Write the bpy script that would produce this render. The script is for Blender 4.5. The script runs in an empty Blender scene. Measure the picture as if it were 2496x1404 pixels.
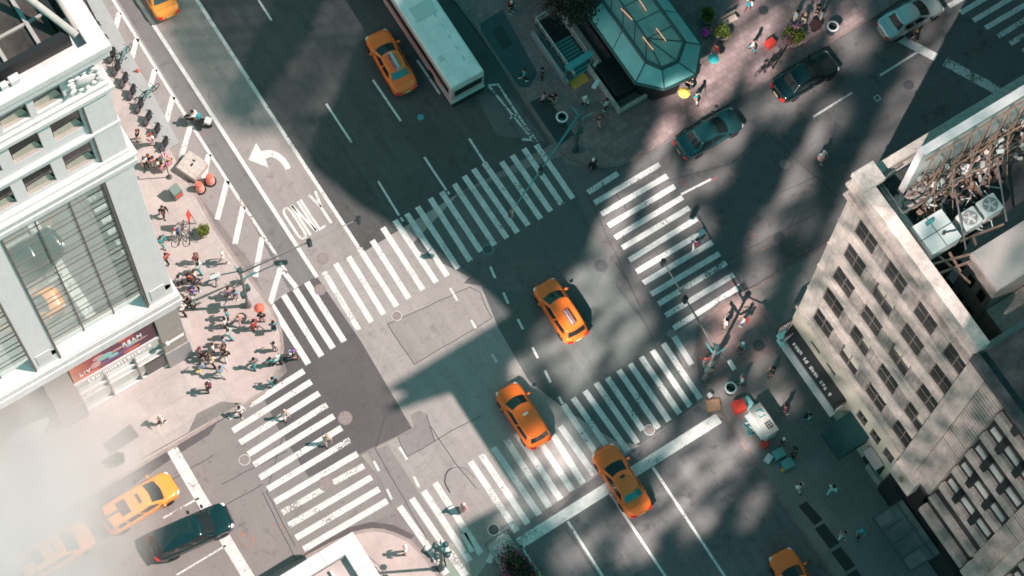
import bpy, bmesh, math, random
from mathutils import Vector, Matrix
random.seed(7)
S = bpy.context.scene
COL = S.collection
# ------------------------------------------------------------------ camera
RM = Matrix(((0.84208237, -0.5384455, 0.03120453), (-0.50017273, -0.80125611, -0.3283533), (0.20180317, 0.26089287, -0.9440394)))
FPX, DIST = 5681.07, 150.0
FW = Vector(RM[2])
CP = -DIST * FW
cam = bpy.data.cameras.new("camera"); camo = bpy.data.objects.new("camera", cam); COL.objects.link(camo)
cm = Matrix((Vector(RM[0]), -Vector(RM[1]), -FW)).transposed().to_4x4()
cm.translation = CP
camo.matrix_world = cm
cam.sensor_width = 36.0; cam.lens = FPX / 2496 * 36.0
cam.clip_start = 1.0; cam.clip_end = 3000.0
S.camera = camo
# ------------------------------------------------------------------ sky, sun, exposure
SUN_EL = math.radians(52)
SUN_A = Vector((0.886, -0.464, 0)).normalized()
TOSUN = (SUN_A * math.cos(SUN_EL) + Vector((0, 0, math.sin(SUN_EL)))).normalized()
W_ = bpy.data.worlds.new("World"); S.world = W_; W_.use_nodes = True
nt = W_.node_tree; nt.nodes.clear()
sky = nt.nodes.new('ShaderNodeTexSky'); sky.sky_type = 'NISHITA'; sky.sun_disc = False
sky.sun_elevation = SUN_EL; sky.sun_rotation = math.atan2(SUN_A.x, SUN_A.y)
mx = nt.nodes.new('ShaderNodeMix'); mx.data_type = 'RGBA'; mx.blend_type = 'MULTIPLY'; mx.inputs[0].default_value = 1.0
SKYTINT = (0.29, 1.08, 0.76, 1)
mx.inputs[7].default_value = SKYTINT
bg = nt.nodes.new('ShaderNodeBackground'); bg.inputs[1].default_value = 0.118
wo = nt.nodes.new('ShaderNodeOutputWorld')
nt.links.new(sky.outputs[0], mx.inputs[6]); nt.links.new(mx.outputs[2], bg.inputs[0]); nt.links.new(bg.outputs[0], wo.inputs[0])
sun = bpy.data.lights.new("sun", 'SUN'); sun.energy = 5.0; sun.angle = math.radians(0.45); sun.color = (1.0, 0.81, 0.765)
suno = bpy.data.objects.new("sun", sun); COL.objects.link(suno)
suno.rotation_euler = TOSUN.to_track_quat('Z', 'Y').to_euler(); suno.location = TOSUN * 200
S.view_settings.view_transform = 'Standard'; S.view_settings.look = 'None'
S.view_settings.gamma = 1.0; S.view_settings.exposure = 0.12
S.render.engine = 'CYCLES'
S.cycles.filter_width = 1.7
S.cycles.max_bounces = 6; S.cycles.volume_bounces = 4
S.cycles.caustics_reflective = False; S.cycles.caustics_refractive = False

def G(x, y, z=0.0):
    """photograph pixel -> world point on the horizontal plane at height z"""
    d = RM.transposed() @ Vector(((x - 1248) / FPX, (y - 702) / FPX, 1.0))
    t = (z - CP.z) / d.z
    return CP + d * t
def Z(ox, oy, s, pts):
    return [(ox + x / s, oy + y / s) for x, y in pts]

# sunlight thrown back by a glass tower across the street: broken patches of warm light on the shaded side
REF_P = Vector((8, -8, 0)); REF_D = Vector((0.855, 0.52, 0)).normalized(); REF_EL = math.radians(47)
LP = REF_P - REF_D * math.cos(REF_EL) * 200 + Vector((0, 0, math.sin(REF_EL) * 200))
rl = bpy.data.lights.new("window_reflection", 'POINT'); rl.energy = 1.0; rl.shadow_soft_size = 0.5; rl.color = (1.0, 0.86, 0.80)
rlo = bpy.data.objects.new("window_reflection", rl); COL.objects.link(rlo); rlo.location = LP
rl.use_nodes = True
REF_POWER = 2.5e6
# (px, py, rx, ry) soft bright patches, metres along / across the travel of the light
PATCH = [(1478, 610, 2.8, 1.2, 1.3), (1440, 700, 3.2, 1.7, 1.3), (1480, 560, 1.6, .9, 1), (1290, 960, 1.2, .7, .8), (1490, 790, 3.6, 2.9, 1.2), (1390, 860, 2.4, 2.4, 1.1), (1330, 830, 1.6, 1.2, .9), (1275, 905, 1.3, .9, .8),
 (1420, 940, 1.6, 1.3, .7), (1330, 1090, 3.0, 2.2, .42), (1250, 1230, 2.6, 1.4, .32), (1390, 1180, 3.2, 2.4, .45), (1420, 1330, 3.0, 2.0, .38), (1540, 1310, 2.6, 1.6, .4), (1630, 1210, 2.4, 1.4, .9), (1560, 1330, 2.2, 1.2, .5),
 (1700, 1090, 2.8, 1.8, 1.2), (1780, 1140, 3.0, 1.3, 1.2), (1690, 1180, 2.4, 1.0, 1.0), (1590, 1060, 2.0, 1.0, .55), (1650, 920, 2.6, 1.0, .8), (1600, 860, 1.4, .9, .5), (1710, 1260, 2.6, 1.3, .8), (1840, 1230, 2.2, .8, .5),
 (1590, 430, 2.4, 1.5, 1), (1500, 540, 2.6, 1.1, .9), (1640, 500, 2.6, 1.6, .8), (1580, 620, 2.4, 1.7, .85), (1700, 560, 1.8, 1.2, .7), (1730, 420, 1.9, 1.6, 1), (1620, 320, 2.3, .9, .95), (1680, 190, 2.6, .9, 1),
 (1650, 250, 2.0, .8, 1), (1760, 160, 3.6, 1.5, 1.4), (1830, 60, 3.8, 1.8, 1.3), (1870, 150, 2.6, 1.1, .9), (1720, 260, 2.4, .7, .9), (1960, 40, 2.6, 1.6, .7), (1780, 330, 2.0, 1.3, .85), (1850, 260, 2.4, 1.2, .8), (2070, 60, 3, 1.2, .6),
 (1920, 250, 2.2, 1.0, .7), (1985, 210, 2.3, 1.2, .7), (2110, 120, 2.2, 1.0, .35), (2060, 120, 1.8, 1.2, .5), (2230, 140, 1.4, .7, .15), (1960, 400, 3.0, .9, .9), (1930, 500, 3.4, 1.2, .95),
 (2030, 280, 2.2, 1.4, .7), (1990, 340, 2.0, .8, .7), (2135, 345, 2.2, .5, .5), (2080, 440, 2.0, 1.0, .6), (1990, 560, 1.8, 1.2, .6), (1860, 580, 2.2, 1.0, .55), (1780, 740, 2.0, 1.4, .75), (1850, 690, 2.4, 1.2, .7), (1700, 730, 1.6, 1.2, .7),
 (1760, 830, 1.8, 1.2, .6), (1880, 860, 2.8, 1.1, .85), (1960, 920, 2.6, 1.2, .9), (1900, 950, 2.2, .9, .7), (1820, 760, 1.6, 1.2, .5), (1760, 980, 1.8, 1.0, .6), (1980, 760, 3.2, 1.8, .9), (1800, 1060, 1.2, .7, .4), (1850, 1000, 1.4, 1.4, .4)]
def build_ref(lt):
    t = lt.node_tree; t.nodes.clear(); N = t.nodes.new; L = t.links.new
    out = N('ShaderNodeOutputLight'); em = N('ShaderNodeEmission'); L(em.outputs[0], out.inputs[0])
    tc = N('ShaderNodeTexCoord'); sp = N('ShaderNodeSeparateXYZ'); L(tc.outputs['Normal'], sp.inputs[0])
    def m(op, a, b=None):
        n = N('ShaderNodeMath'); n.operation = op
        if op == 'SMOOTH_MIN': n.inputs[2].default_value = .3
        for i, v in enumerate((a, b)):
            if v is None: continue
            if isinstance(v, (int, float)): n.inputs[i].default_value = v
            else: L(v, n.inputs[i])
        return n.outputs[0]
    nz = m('MULTIPLY', sp.outputs[2], -1.0)
    gx = m('ADD', m('MULTIPLY', m('DIVIDE', sp.outputs[0], nz), LP.z), LP.x)
    gy = m('ADD', m('MULTIPLY', m('DIVIDE', sp.outputs[1], nz), LP.z), LP.y)
    cb = N('ShaderNodeCombineXYZ'); L(gx, cb.inputs[0]); L(gy, cb.inputs[1])
    # warp
    nw = N('ShaderNodeTexNoise'); nw.inputs['Scale'].default_value = 0.45; nw.inputs['Detail'].default_value = 2; L(cb.outputs[0], nw.inputs['Vector'])
    v1 = N('ShaderNodeVectorMath'); v1.operation = 'SUBTRACT'; v1.inputs[1].default_value = (.5, .5, .5); L(nw.outputs['Color'], v1.inputs[0])
    v2 = N('ShaderNodeVectorMath'); v2.operation = 'SCALE'; v2.inputs['Scale'].default_value = 1.3; L(v1.outputs[0], v2.inputs[0])
    v3 = N('ShaderNodeVectorMath'); v3.operation = 'ADD'; L(v2.outputs[0], v3.inputs[0]); L(cb.outputs[0], v3.inputs[1])
    ang = math.atan2(REF_D.y, REF_D.x)
    acc = None
    for px, py, rx, ry, st in PATCH:
        g = G(px, py)
        mp = N('ShaderNodeMapping'); mp.vector_type = 'TEXTURE'
        mp.inputs['Location'].default_value = (g.x, g.y, 0); mp.inputs['Rotation'].default_value = (0, 0, ang); mp.inputs['Scale'].default_value = (rx * 1.0, ry * 1.0, 1)
        L(v3.outputs[0], mp.inputs['Vector'])
        gr = N('ShaderNodeTexGradient'); gr.gradient_type = 'SPHERICAL'; L(mp.outputs[0], gr.inputs[0])
        w = m('MULTIPLY', gr.outputs['Fac'], st * 2.3)
        acc = w if acc is None else m('ADD', acc, w)
    acc = m('MULTIPLY', m('SMOOTH_MIN', acc, 1.1), 2.2)
    yg = m('SUBTRACT', gy, m('MULTIPLY', m('SUBTRACT', gx, 12.7), 0.608))
    fg = N('ShaderNodeMapRange'); fg.interpolation_type = 'SMOOTHSTEP'; fg.inputs[1].default_value = -11.6; fg.inputs[2].default_value = -7.6; L(yg, fg.inputs[0])
    fh = N('ShaderNodeMapRange'); fh.inputs[1].default_value = 12.0; fh.inputs[2].default_value = 10.0; L(gx, fh.inputs[0])
    acc = m('MULTIPLY', acc, m('MAXIMUM', fg.outputs[0], fh.outputs[0]))
    # light that reaches the faces and roofs of the buildings on the east side
    yy = m('SUBTRACT', gy, m('MULTIPLY', m('SUBTRACT', gx, 12.7), 0.608))
    fx = N('ShaderNodeMapRange'); fx.inputs[1].default_value = 13.5; fx.inputs[2].default_value = 19.0; L(m('ADD', gx, m('MULTIPLY', gy, 0.02)), fx.inputs[0])
    fy = N('ShaderNodeMapRange'); fy.inputs[1].default_value = -11.4; fy.inputs[2].default_value = -12.0; L(yy, fy.inputs[0])
    fy2 = N('ShaderNodeMapRange'); fy2.inputs[1].default_value = -31.0; fy2.inputs[2].default_value = -15.0; fy2.inputs[3].default_value = .30; fy2.inputs[4].default_value = 1.2; L(yy, fy2.inputs[0])
    fac = m('MULTIPLY', m('MULTIPLY', m('MULTIPLY', fx.outputs[0], fy.outputs[0]), fy2.outputs[0]), 1.25)
    acc = m('MAXIMUM', acc, fac)
    # streaks
    mp = N('ShaderNodeMapping'); mp.inputs['Rotation'].default_value = (0, 0, -ang); mp.inputs['Scale'].default_value = (.33, 1.0, 1); L(cb.outputs[0], mp.inputs[0])
    ns = N('ShaderNodeTexNoise'); ns.inputs['Scale'].default_value = 1.0; ns.inputs['Detail'].default_value = 3; ns.inputs['Roughness'].default_value = .6; ns.inputs['Distortion'].default_value = .6; L(mp.outputs[0], ns.inputs[0])
    rg = N('ShaderNodeMapRange'); rg.inputs[1].default_value = .43; rg.inputs[2].default_value = .53; rg.inputs[3].default_value = .11; L(ns.outputs['Fac'], rg.inputs[0])
    mp2 = N('ShaderNodeMapping'); mp2.inputs['Rotation'].default_value = (0, 0, -ang + .35); mp2.inputs['Scale'].default_value = (.55, 1.5, 1); L(v3.outputs[0], mp2.inputs[0])
    n2 = N('ShaderNodeTexNoise'); n2.inputs['Scale'].default_value = 1.0; n2.inputs['Detail'].default_value = 2; n2.inputs['Distortion'].default_value = 1.0; L(mp2.outputs[0], n2.inputs[0])
    rg2 = N('ShaderNodeMapRange'); rg2.inputs[1].default_value = .40; rg2.inputs[2].default_value = .58; rg2.inputs[3].default_value = .62; rg2.inputs[4].default_value = 1.12; L(n2.outputs['Fac'], rg2.inputs[0])
    fin = m('MULTIPLY', m('MULTIPLY', m('MULTIPLY', acc, rg.outputs[0]), rg2.outputs[0]), REF_POWER)
    L(fin, em.inputs['Strength'])
build_ref(rl)

# ------------------------------------------------------------------ helpers
class MB:
    def __init__(s): s.v = []; s.f = []
    def add(s, vs, fs):
        o = len(s.v); s.v += [Vector(v) for v in vs]; s.f += [tuple(i + o for i in f) for f in fs]
    def box(s, c, d, rz=0.0, rx=0.0, ry=0.0):
        hx, hy, hz = d[0] / 2, d[1] / 2, d[2] / 2
        m = Matrix.Rotation(rz, 3, 'Z') @ Matrix.Rotation(ry, 3, 'Y') @ Matrix.Rotation(rx, 3, 'X')
        vs = [Vector(c) + m @ Vector((x * hx, y * hy, z * hz)) for x in (-1, 1) for y in (-1, 1) for z in (-1, 1)]
        s.add(vs, [(0, 1, 3, 2), (4, 6, 7, 5), (0, 4, 5, 1), (2, 3, 7, 6), (0, 2, 6, 4), (1, 5, 7, 3)])
    def b2(s, x0, x1, y0, y1, z0, z1):
        s.box(((x0 + x1) / 2, (y0 + y1) / 2, (z0 + z1) / 2), (abs(x1 - x0), abs(y1 - y0), abs(z1 - z0)))
    def tube(s, p, q, r, n=8, r2=None, cap=True):
        p = Vector(p); q = Vector(q); r2 = r if r2 is None else r2
        d = (q - p).normalized(); a = d.orthogonal().normalized(); b = d.cross(a)
        vs = []
        for c, rr in ((p, r), (q, r2)):
            for i in range(n):
                t = 2 * math.pi * i / n; vs.append(c + (a * math.cos(t) + b * math.sin(t)) * rr)
        fs = [(i, (i + 1) % n, n + (i + 1) % n, n + i) for i in range(n)]
        if cap: fs += [tuple(range(n))[::-1], tuple(range(n, 2 * n))]
        s.add(vs, fs)
    def path(s, pts, r, n=6):
        for a, b in zip(pts, pts[1:]): s.tube(a, b, r, n)
    def lathe(s, prof, c=(0, 0, 0), n=20, axis='Z', cap=True):
        vs = []; c = Vector(c)
        for r, z in prof:
            for i in range(n):
                t = 2 * math.pi * i / n
                v = Vector((r * math.cos(t), r * math.sin(t), z))
                if axis == 'X': v = Vector((v.z, v.x, v.y))
                if axis == 'Y': v = Vector((v.y, v.z, v.x))
                vs.append(c + v)
        fs = []
        for k in range(len(prof) - 1):
            for i in range(n):
                j = (i + 1) % n; fs.append((k * n + i, k * n + j, (k + 1) * n + j, (k + 1) * n + i))
        if cap and prof[0][0] > 1e-6: fs.append(tuple(range(n))[::-1])
        if cap and prof[-1][0] > 1e-6: fs.append(tuple(range((len(prof) - 1) * n, len(prof) * n)))
        s.add(vs, fs)
    def prism(s, poly, z0, z1):
        n = len(poly); vs = [Vector((p[0], p[1], z0)) for p in poly] + [Vector((p[0], p[1], z1)) for p in poly]
        fs = [tuple(range(n))[::-1], tuple(range(n, 2 * n))] + [(i, (i + 1) % n, n + (i + 1) % n, n + i) for i in range(n)]
        s.add(vs, fs)
    def sheet(s, poly, z):
        s.add([Vector((p[0], p[1], z)) for p in poly], [tuple(range(len(poly)))])
    def blob(s, c, r, n=8, sc=(1, 1, 1)):
        prof = [(math.sin(math.pi * i / n) * 1.0, -math.cos(math.pi * i / n)) for i in range(n + 1)]
        o = len(s.v); s.lathe([(p[0] * r, p[1] * r) for p in prof], (0, 0, 0), n * 2)
        for i in range(o, len(s.v)):
            v = s.v[i]; s.v[i] = Vector((v.x * sc[0] + c[0], v.y * sc[1] + c[1], v.z * sc[2] + c[2]))
    def split(s):
        n = len(s.v); p = list(range(n))
        def fd(i):
            while p[i] != i: p[i] = p[p[i]]; i = p[i]
            return i
        for f in s.f:
            for i in f[1:]: p[fd(i)] = fd(f[0])
        g = {}
        for f in s.f: g.setdefault(fd(f[0]), []).append(f)
        out = []
        for fs in g.values():
            used = sorted({i for f in fs for i in f}); ix = {u: k for k, u in enumerate(used)}; m = MB(); m.add([s.v[u] for u in used], [tuple(ix[i] for i in f) for f in fs]); out.append(m)
        return out
    def pieces(s, *a, **k): return [m.build(*a, **k) for m in s.split()]
    def build(s, name, mat, parent=None, smooth=False, world=False, bevel=0.0, sub=0, bseg=2):
        off = parent.location.copy() if (parent is not None and world) else Vector((0, 0, 0))
        me = bpy.data.meshes.new(name)
        me.from_pydata([tuple(v - off) for v in s.v], [], s.f)
        bm = bmesh.new(); bm.from_mesh(me)
        big = [f for f in bm.faces if len(f.verts) > 4]
        if big: bmesh.ops.triangulate(bm, faces=big)
        bmesh.ops.recalc_face_normals(bm, faces=bm.faces)
        bm.to_mesh(me); bm.free()
        if mat: me.materials.append(mat)
        if smooth:
            for p in me.polygons: p.use_smooth = True
        o = bpy.data.objects.new(name, me); COL.objects.link(o)
        if parent is not None: o.parent = parent
        if bevel:
            m = o.modifiers.new("bevel", 'BEVEL'); m.width = bevel; m.segments = bseg; m.limit_method = 'ANGLE'
        if sub:
            m = o.modifiers.new("sub", 'SUBSURF'); m.levels = sub; m.render_levels = sub
        return o
def tag(o, label=None, cat=None, group=None, kind=None):
    if label: o['label'] = label
    if cat: o['category'] = cat
    if group: o['group'] = group
    if kind: o['kind'] = kind
    return o
def empty(name, loc, rz=0.0, label=None, cat=None, group=None):
    o = bpy.data.objects.new(name, None); o.empty_display_size = .3; COL.objects.link(o)
    o.location = Vector(loc); o.rotation_euler = (0, 0, rz)
    return tag(o, label, cat, group)
def copy_tree(o, parent=None):
    c = o.copy(); COL.objects.link(c)
    if parent is not None: c.parent = parent
    for ch in [x for x in o.children]: copy_tree(ch, c)
    return c
def dup(root, loc, rz, label, group=None, cat=None):
    c = copy_tree(root); c.location = Vector(loc); c.rotation_euler = (0, 0, rz); tag(c, label, cat, group); return c

# ------------------------------------------------------------------ materials
_mc = {}
def mat(name, col, rough=.8, metal=0.0, var=0.0, scale=2.0, spec=None, bump=0.0, detail=4, coat=0.0, emit=None, col2=None, trans=0.0, thr=None):
    if name in _mc: return _mc[name]
    m = bpy.data.materials.new(name); m.use_nodes = True; t = m.node_tree; b = t.nodes['Principled BSDF']
    b.inputs['Roughness'].default_value = rough; b.inputs['Metallic'].default_value = metal
    if spec is not None: b.inputs['Specular IOR Level'].default_value = spec
    if coat: b.inputs['Coat Weight'].default_value = coat; b.inputs['Coat Roughness'].default_value = .05
    if trans: b.inputs['Transmission Weight'].default_value = trans
    if emit: b.inputs['Emission Color'].default_value = (*emit[:3], 1); b.inputs['Emission Strength'].default_value = emit[3]
    c = (*col, 1)
    if var or col2:
        tc = t.nodes.new('ShaderNodeTexCoord')
        n = t.nodes.new('ShaderNodeTexNoise'); n.inputs['Scale'].default_value = scale; n.inputs['Detail'].default_value = detail; n.inputs['Roughness'].default_value = .65
        t.links.new(tc.outputs['Object'], n.inputs['Vector'])
        r = t.nodes.new('ShaderNodeMapRange'); lo, hi = thr or (.3, .7); r.inputs[1].default_value = lo; r.inputs[2].default_value = hi
        t.links.new(n.outputs['Fac'], r.inputs[0])
        x = t.nodes.new('ShaderNodeMix'); x.data_type = 'RGBA'
        x.inputs[6].default_value = tuple(v * (1 - var) for v in col) + (1,)
        x.inputs[7].default_value = (*col2, 1) if col2 else tuple(min(1, v * (1 + var)) for v in col) + (1,)
        t.links.new(r.outputs[0], x.inputs[0]); t.links.new(x.outputs[2], b.inputs['Base Color'])
        if bump:
            bp = t.nodes.new('ShaderNodeBump'); bp.inputs['Strength'].default_value = bump; bp.inputs['Distance'].default_value = .03
            t.links.new(n.outputs['Fac'], bp.inputs['Height']); t.links.new(bp.outputs[0], b.inputs['Normal'])
    else: b.inputs['Base Color'].default_value = c
    _mc[name] = m; return m
def asphalt(name, col, var=.14, cracks=.25, stain=.25, seed=0.0, tracks=0.0):
    """road surface: big tonal drift, fine aggregate, sparse cracks, dark spots"""
    m = bpy.data.materials.new(name); m.use_nodes = True; t = m.node_tree; b = t.nodes['Principled BSDF']; N = t.nodes.new; L = t.links.new
    b.inputs['Roughness'].default_value = .92; b.inputs['Specular IOR Level'].default_value = .25
    tc = N('ShaderNodeTexCoord'); mp = N('ShaderNodeMapping'); mp.inputs['Location'].default_value = (seed, seed * 1.7, 0); L(tc.outputs['Object'], mp.inputs[0])
    def noise(s, d, r=.6, v=None):
        n = N('ShaderNodeTexNoise'); n.inputs['Scale'].default_value = s; n.inputs['Detail'].default_value = d; n.inputs['Roughness'].default_value = r
        L(v or mp.outputs[0], n.inputs['Vector']); return n.outputs['Fac']
    def rng(v, a, b_, c, d):
        r = N('ShaderNodeMapRange'); r.inputs[1].default_value = a; r.inputs[2].default_value = b_; r.inputs[3].default_value = c; r.inputs[4].default_value = d; L(v, r.inputs[0]); return r.outputs[0]
    def mul(a, b_):
        n = N('ShaderNodeMath'); n.operation = 'MULTIPLY'; L(a, n.inputs[0]); L(b_, n.inputs[1]); return n.outputs[0]
    f = rng(noise(.16, 4), .3, .7, 1 - var, 1 + var)
    f = mul(f, rng(noise(1.3, 5, .7), .3, .7, 1 - var * .6, 1 + var * .6))
    f = mul(f, rng(noise(24, 3, .8), .3, .7, .78, 1.22))
    f = mul(f, rng(noise(.9, 4, .7), .56, .70, 1.0, 1 - stain))
    f = mul(f, rng(noise(4.2, 2, .5), .62, .72, 1.0, .80))
    if tracks:
        sp = N('ShaderNodeSeparateXYZ'); L(tc.outputs['Object'], sp.inputs[0])
        mm = N('ShaderNodeMapping'); mm.inputs['Scale'].default_value = (1.6, .05, 1); L(tc.outputs['Object'], mm.inputs[0])
        f = mul(f, rng(noise(1.0, 3, .6, mm.outputs[0]), .3, .7, 1 - tracks, 1 + tracks))
    if cracks:
        wn = N('ShaderNodeTexNoise'); wn.inputs['Scale'].default_value = 2.4; wn.inputs['Detail'].default_value = 3; L(mp.outputs[0], wn.inputs['Vector'])
        ad = N('ShaderNodeMix'); ad.data_type = 'RGBA'; ad.blend_type = 'LINEAR_LIGHT'; ad.inputs[0].default_value = .12; L(mp.outputs[0], ad.inputs[6]); L(wn.outputs['Color'], ad.inputs[7])
        vo = N('ShaderNodeTexVoronoi'); vo.feature = 'DISTANCE_TO_EDGE'; vo.inputs['Scale'].default_value = .19; L(ad.outputs[2], vo.inputs['Vector'])
        f = mul(f, rng(vo.outputs['Distance'], .001, .005, 1 - cracks * .6, 1.0))
    mx_ = N('ShaderNodeMix'); mx_.data_type = 'RGBA'; mx_.blend_type = 'MULTIPLY'; mx_.inputs[0].default_value = 1.0; mx_.inputs[6].default_value = (*col, 1)
    cc = N('ShaderNodeCombineColor'); L(f, cc.inputs[0]); L(f, cc.inputs[1]); L(f, cc.inputs[2]); L(cc.outputs[0], mx_.inputs[7])
    L(mx_.outputs[2], b.inputs['Base Color'])
    bp = N('ShaderNodeBump'); bp.inputs['Strength'].default_value = .25; bp.inputs['Distance'].default_value = .01; L(noise(40, 2), bp.inputs['Height']); L(bp.outputs[0], b.inputs['Normal'])
    return m
def paving(name, col, w=1.5, h=1.5, mortar=.012, var=.07, jc=.72, off=0.0, rot=0.0, drift=.12):
    m = bpy.data.materials.new(name); m.use_nodes = True; t = m.node_tree; b = t.nodes['Principled BSDF']; N = t.nodes.new; L = t.links.new
    b.inputs['Roughness'].default_value = .88; b.inputs['Specular IOR Level'].default_value = .3
    tc = N('ShaderNodeTexCoord'); mp = N('ShaderNodeMapping'); mp.inputs['Rotation'].default_value = (0, 0, rot); L(tc.outputs['Object'], mp.inputs[0])
    br = N('ShaderNodeTexBrick'); br.offset = off; br.squash = 1.0; L(mp.outputs[0], br.inputs['Vector'])
    br.inputs['Scale'].default_value = 1.0; br.inputs['Brick Width'].default_value = w; br.inputs['Row Height'].default_value = h; br.inputs['Mortar Size'].default_value = mortar; br.inputs['Mortar Smooth'].default_value = .3
    br.inputs['Color1'].default_value = tuple(c * (1 - var) for c in col) + (1,); br.inputs['Color2'].default_value = tuple(min(1, c * (1 + var)) for c in col) + (1,)
    br.inputs['Mortar'].default_value = tuple(c * jc for c in col) + (1,)
    x = br.outputs['Color']
    for sc, am in ((.35, drift), (3.5, drift * .6), (30, .07)):
        n = N('ShaderNodeTexNoise'); n.inputs['Scale'].default_value = sc; n.inputs['Detail'].default_value = 4; n.inputs['Roughness'].default_value = .65; L(tc.outputs['Object'], n.inputs['Vector'])
        r = N('ShaderNodeMapRange'); r.inputs[1].default_value = .3; r.inputs[2].default_value = .7; r.inputs[3].default_value = 1 - am; r.inputs[4].default_value = 1 + am; L(n.outputs['Fac'], r.inputs[0])
        v = N('ShaderNodeVectorMath'); v.operation = 'SCALE'; L(x, v.inputs[0]); L(r.outputs[0], v.inputs['Scale']); x = v.outputs[0]
    L(x, b.inputs['Base Color']); return m
def paint(name, col, wear=.5, alpha=1.0):
    """road paint, rubbed through where the noise is high"""
    m = bpy.data.materials.new(name); m.use_nodes = True; t = m.node_tree; b = t.nodes['Principled BSDF']; N = t.nodes.new; L = t.links.new
    b.inputs['Roughness'].default_value = .7; b.inputs['Specular IOR Level'].default_value = .3
    tc = N('ShaderNodeTexCoord')
    n0 = N('ShaderNodeTexNoise'); n0.inputs['Scale'].default_value = 2.2; n0.inputs['Detail'].default_value = 4; L(tc.outputs['Object'], n0.inputs['Vector'])
    r0 = N('ShaderNodeMapRange'); r0.inputs[1].default_value = .3; r0.inputs[2].default_value = .7; r0.inputs[3].default_value = .80; r0.inputs[4].default_value = 1.05; L(n0.outputs['Fac'], r0.inputs[0])
    v = N('ShaderNodeVectorMath'); v.operation = 'SCALE'; v.inputs[0].default_value = col; L(r0.outputs[0], v.inputs['Scale']); L(v.outputs[0], b.inputs['Base Color'])
    n = N('ShaderNodeTexNoise'); n.inputs['Scale'].default_value = 7.0; n.inputs['Detail'].default_value = 6; n.inputs['Roughness'].default_value = .75; L(tc.outputs['Object'], n.inputs['Vector'])
    n2 = N('ShaderNodeTexNoise'); n2.inputs['Scale'].default_value = .8; n2.inputs['Detail'].default_value = 2; L(tc.outputs['Object'], n2.inputs['Vector'])
    ad = N('ShaderNodeMath'); ad.operation = 'MULTIPLY_ADD'; ad.inputs[1].default_value = .55; L(n2.outputs['Fac'], ad.inputs[0]); L(n.outputs['Fac'], ad.inputs[2])
    r = N('ShaderNodeMapRange'); e = 1.02 - wear * .38; r.inputs[1].default_value = e; r.inputs[2].default_value = e + .05; r.inputs[3].default_value = alpha; r.inputs[4].default_value = 0.08 * alpha; L(ad.outputs[0], r.inputs[0])
    L(r.outputs[0], b.inputs['Alpha']); return m
def stone(name, col, dirt):
    """masonry: drifting tone, rain streaks running down, soot blotches"""
    m = bpy.data.materials.new(name); m.use_nodes = True; t = m.node_tree; b = t.nodes['Principled BSDF']; N = t.nodes.new; L = t.links.new
    b.inputs['Roughness'].default_value = .85; b.inputs['Specular IOR Level'].default_value = .25
    tc = N('ShaderNodeTexCoord'); x = None
    for sc, s_, a, lo in (((1, 1, 1), .5, .5, .35), ((1, 1, .16), 3.2, .9, .42), ((1, 1, 1), 7.0, .35, .35), ((1, 1, 1), 1.9, 1.3, .56)):
        mp = N('ShaderNodeMapping'); mp.inputs['Scale'].default_value = sc; L(tc.outputs['Object'], mp.inputs[0])
        n = N('ShaderNodeTexNoise'); n.inputs['Scale'].default_value = s_; n.inputs['Detail'].default_value = 5; n.inputs['Roughness'].default_value = .7; L(mp.outputs[0], n.inputs['Vector'])
        r = N('ShaderNodeMapRange'); r.inputs[1].default_value = lo; r.inputs[2].default_value = lo + .26; r.inputs[3].default_value = 1.0; r.inputs[4].default_value = 1 - dirt * a; L(n.outputs['Fac'], r.inputs[0])
        if x is None: x = r.outputs[0]
        else:
            q = N('ShaderNodeMath'); q.operation = 'MULTIPLY'; L(x, q.inputs[0]); L(r.outputs[0], q.inputs[1]); x = q.outputs[0]
    sp = N('ShaderNodeSeparateXYZ'); L(tc.outputs['Object'], sp.inputs[0]); ad = N('ShaderNodeMath'); L(sp.outputs[0], ad.inputs[0]); L(sp.outputs[1], ad.inputs[1]); cb = N('ShaderNodeCombineXYZ'); L(ad.outputs[0], cb.inputs[0]); L(sp.outputs[2], cb.inputs[1])
    br = N('ShaderNodeTexBrick'); br.inputs['Scale'].default_value = 1; br.inputs['Brick Width'].default_value = 1.3; br.inputs['Row Height'].default_value = .62; br.inputs['Mortar Size'].default_value = .014; br.inputs['Color1'].default_value = (1, 1, 1, 1); j_ = max(.7, 1 - dirt * .95); br.inputs['Color2'].default_value = (1 - dirt * .22,) * 3 + (1,); br.inputs['Mortar'].default_value = (j_, j_, j_, 1); L(cb.outputs[0], br.inputs['Vector'])
    sc_ = N('ShaderNodeSeparateColor'); L(br.outputs['Color'], sc_.inputs[0]); q = N('ShaderNodeMath'); q.operation = 'MULTIPLY'; L(x, q.inputs[0]); L(sc_.outputs[0], q.inputs[1]); x = q.outputs[0]
    v = N('ShaderNodeVectorMath'); v.operation = 'SCALE'; v.inputs[0].default_value = tuple(min(1, c * (1 + dirt * .55)) for c in col); L(x, v.inputs['Scale']); L(v.outputs[0], b.inputs['Base Color']); return m

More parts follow.
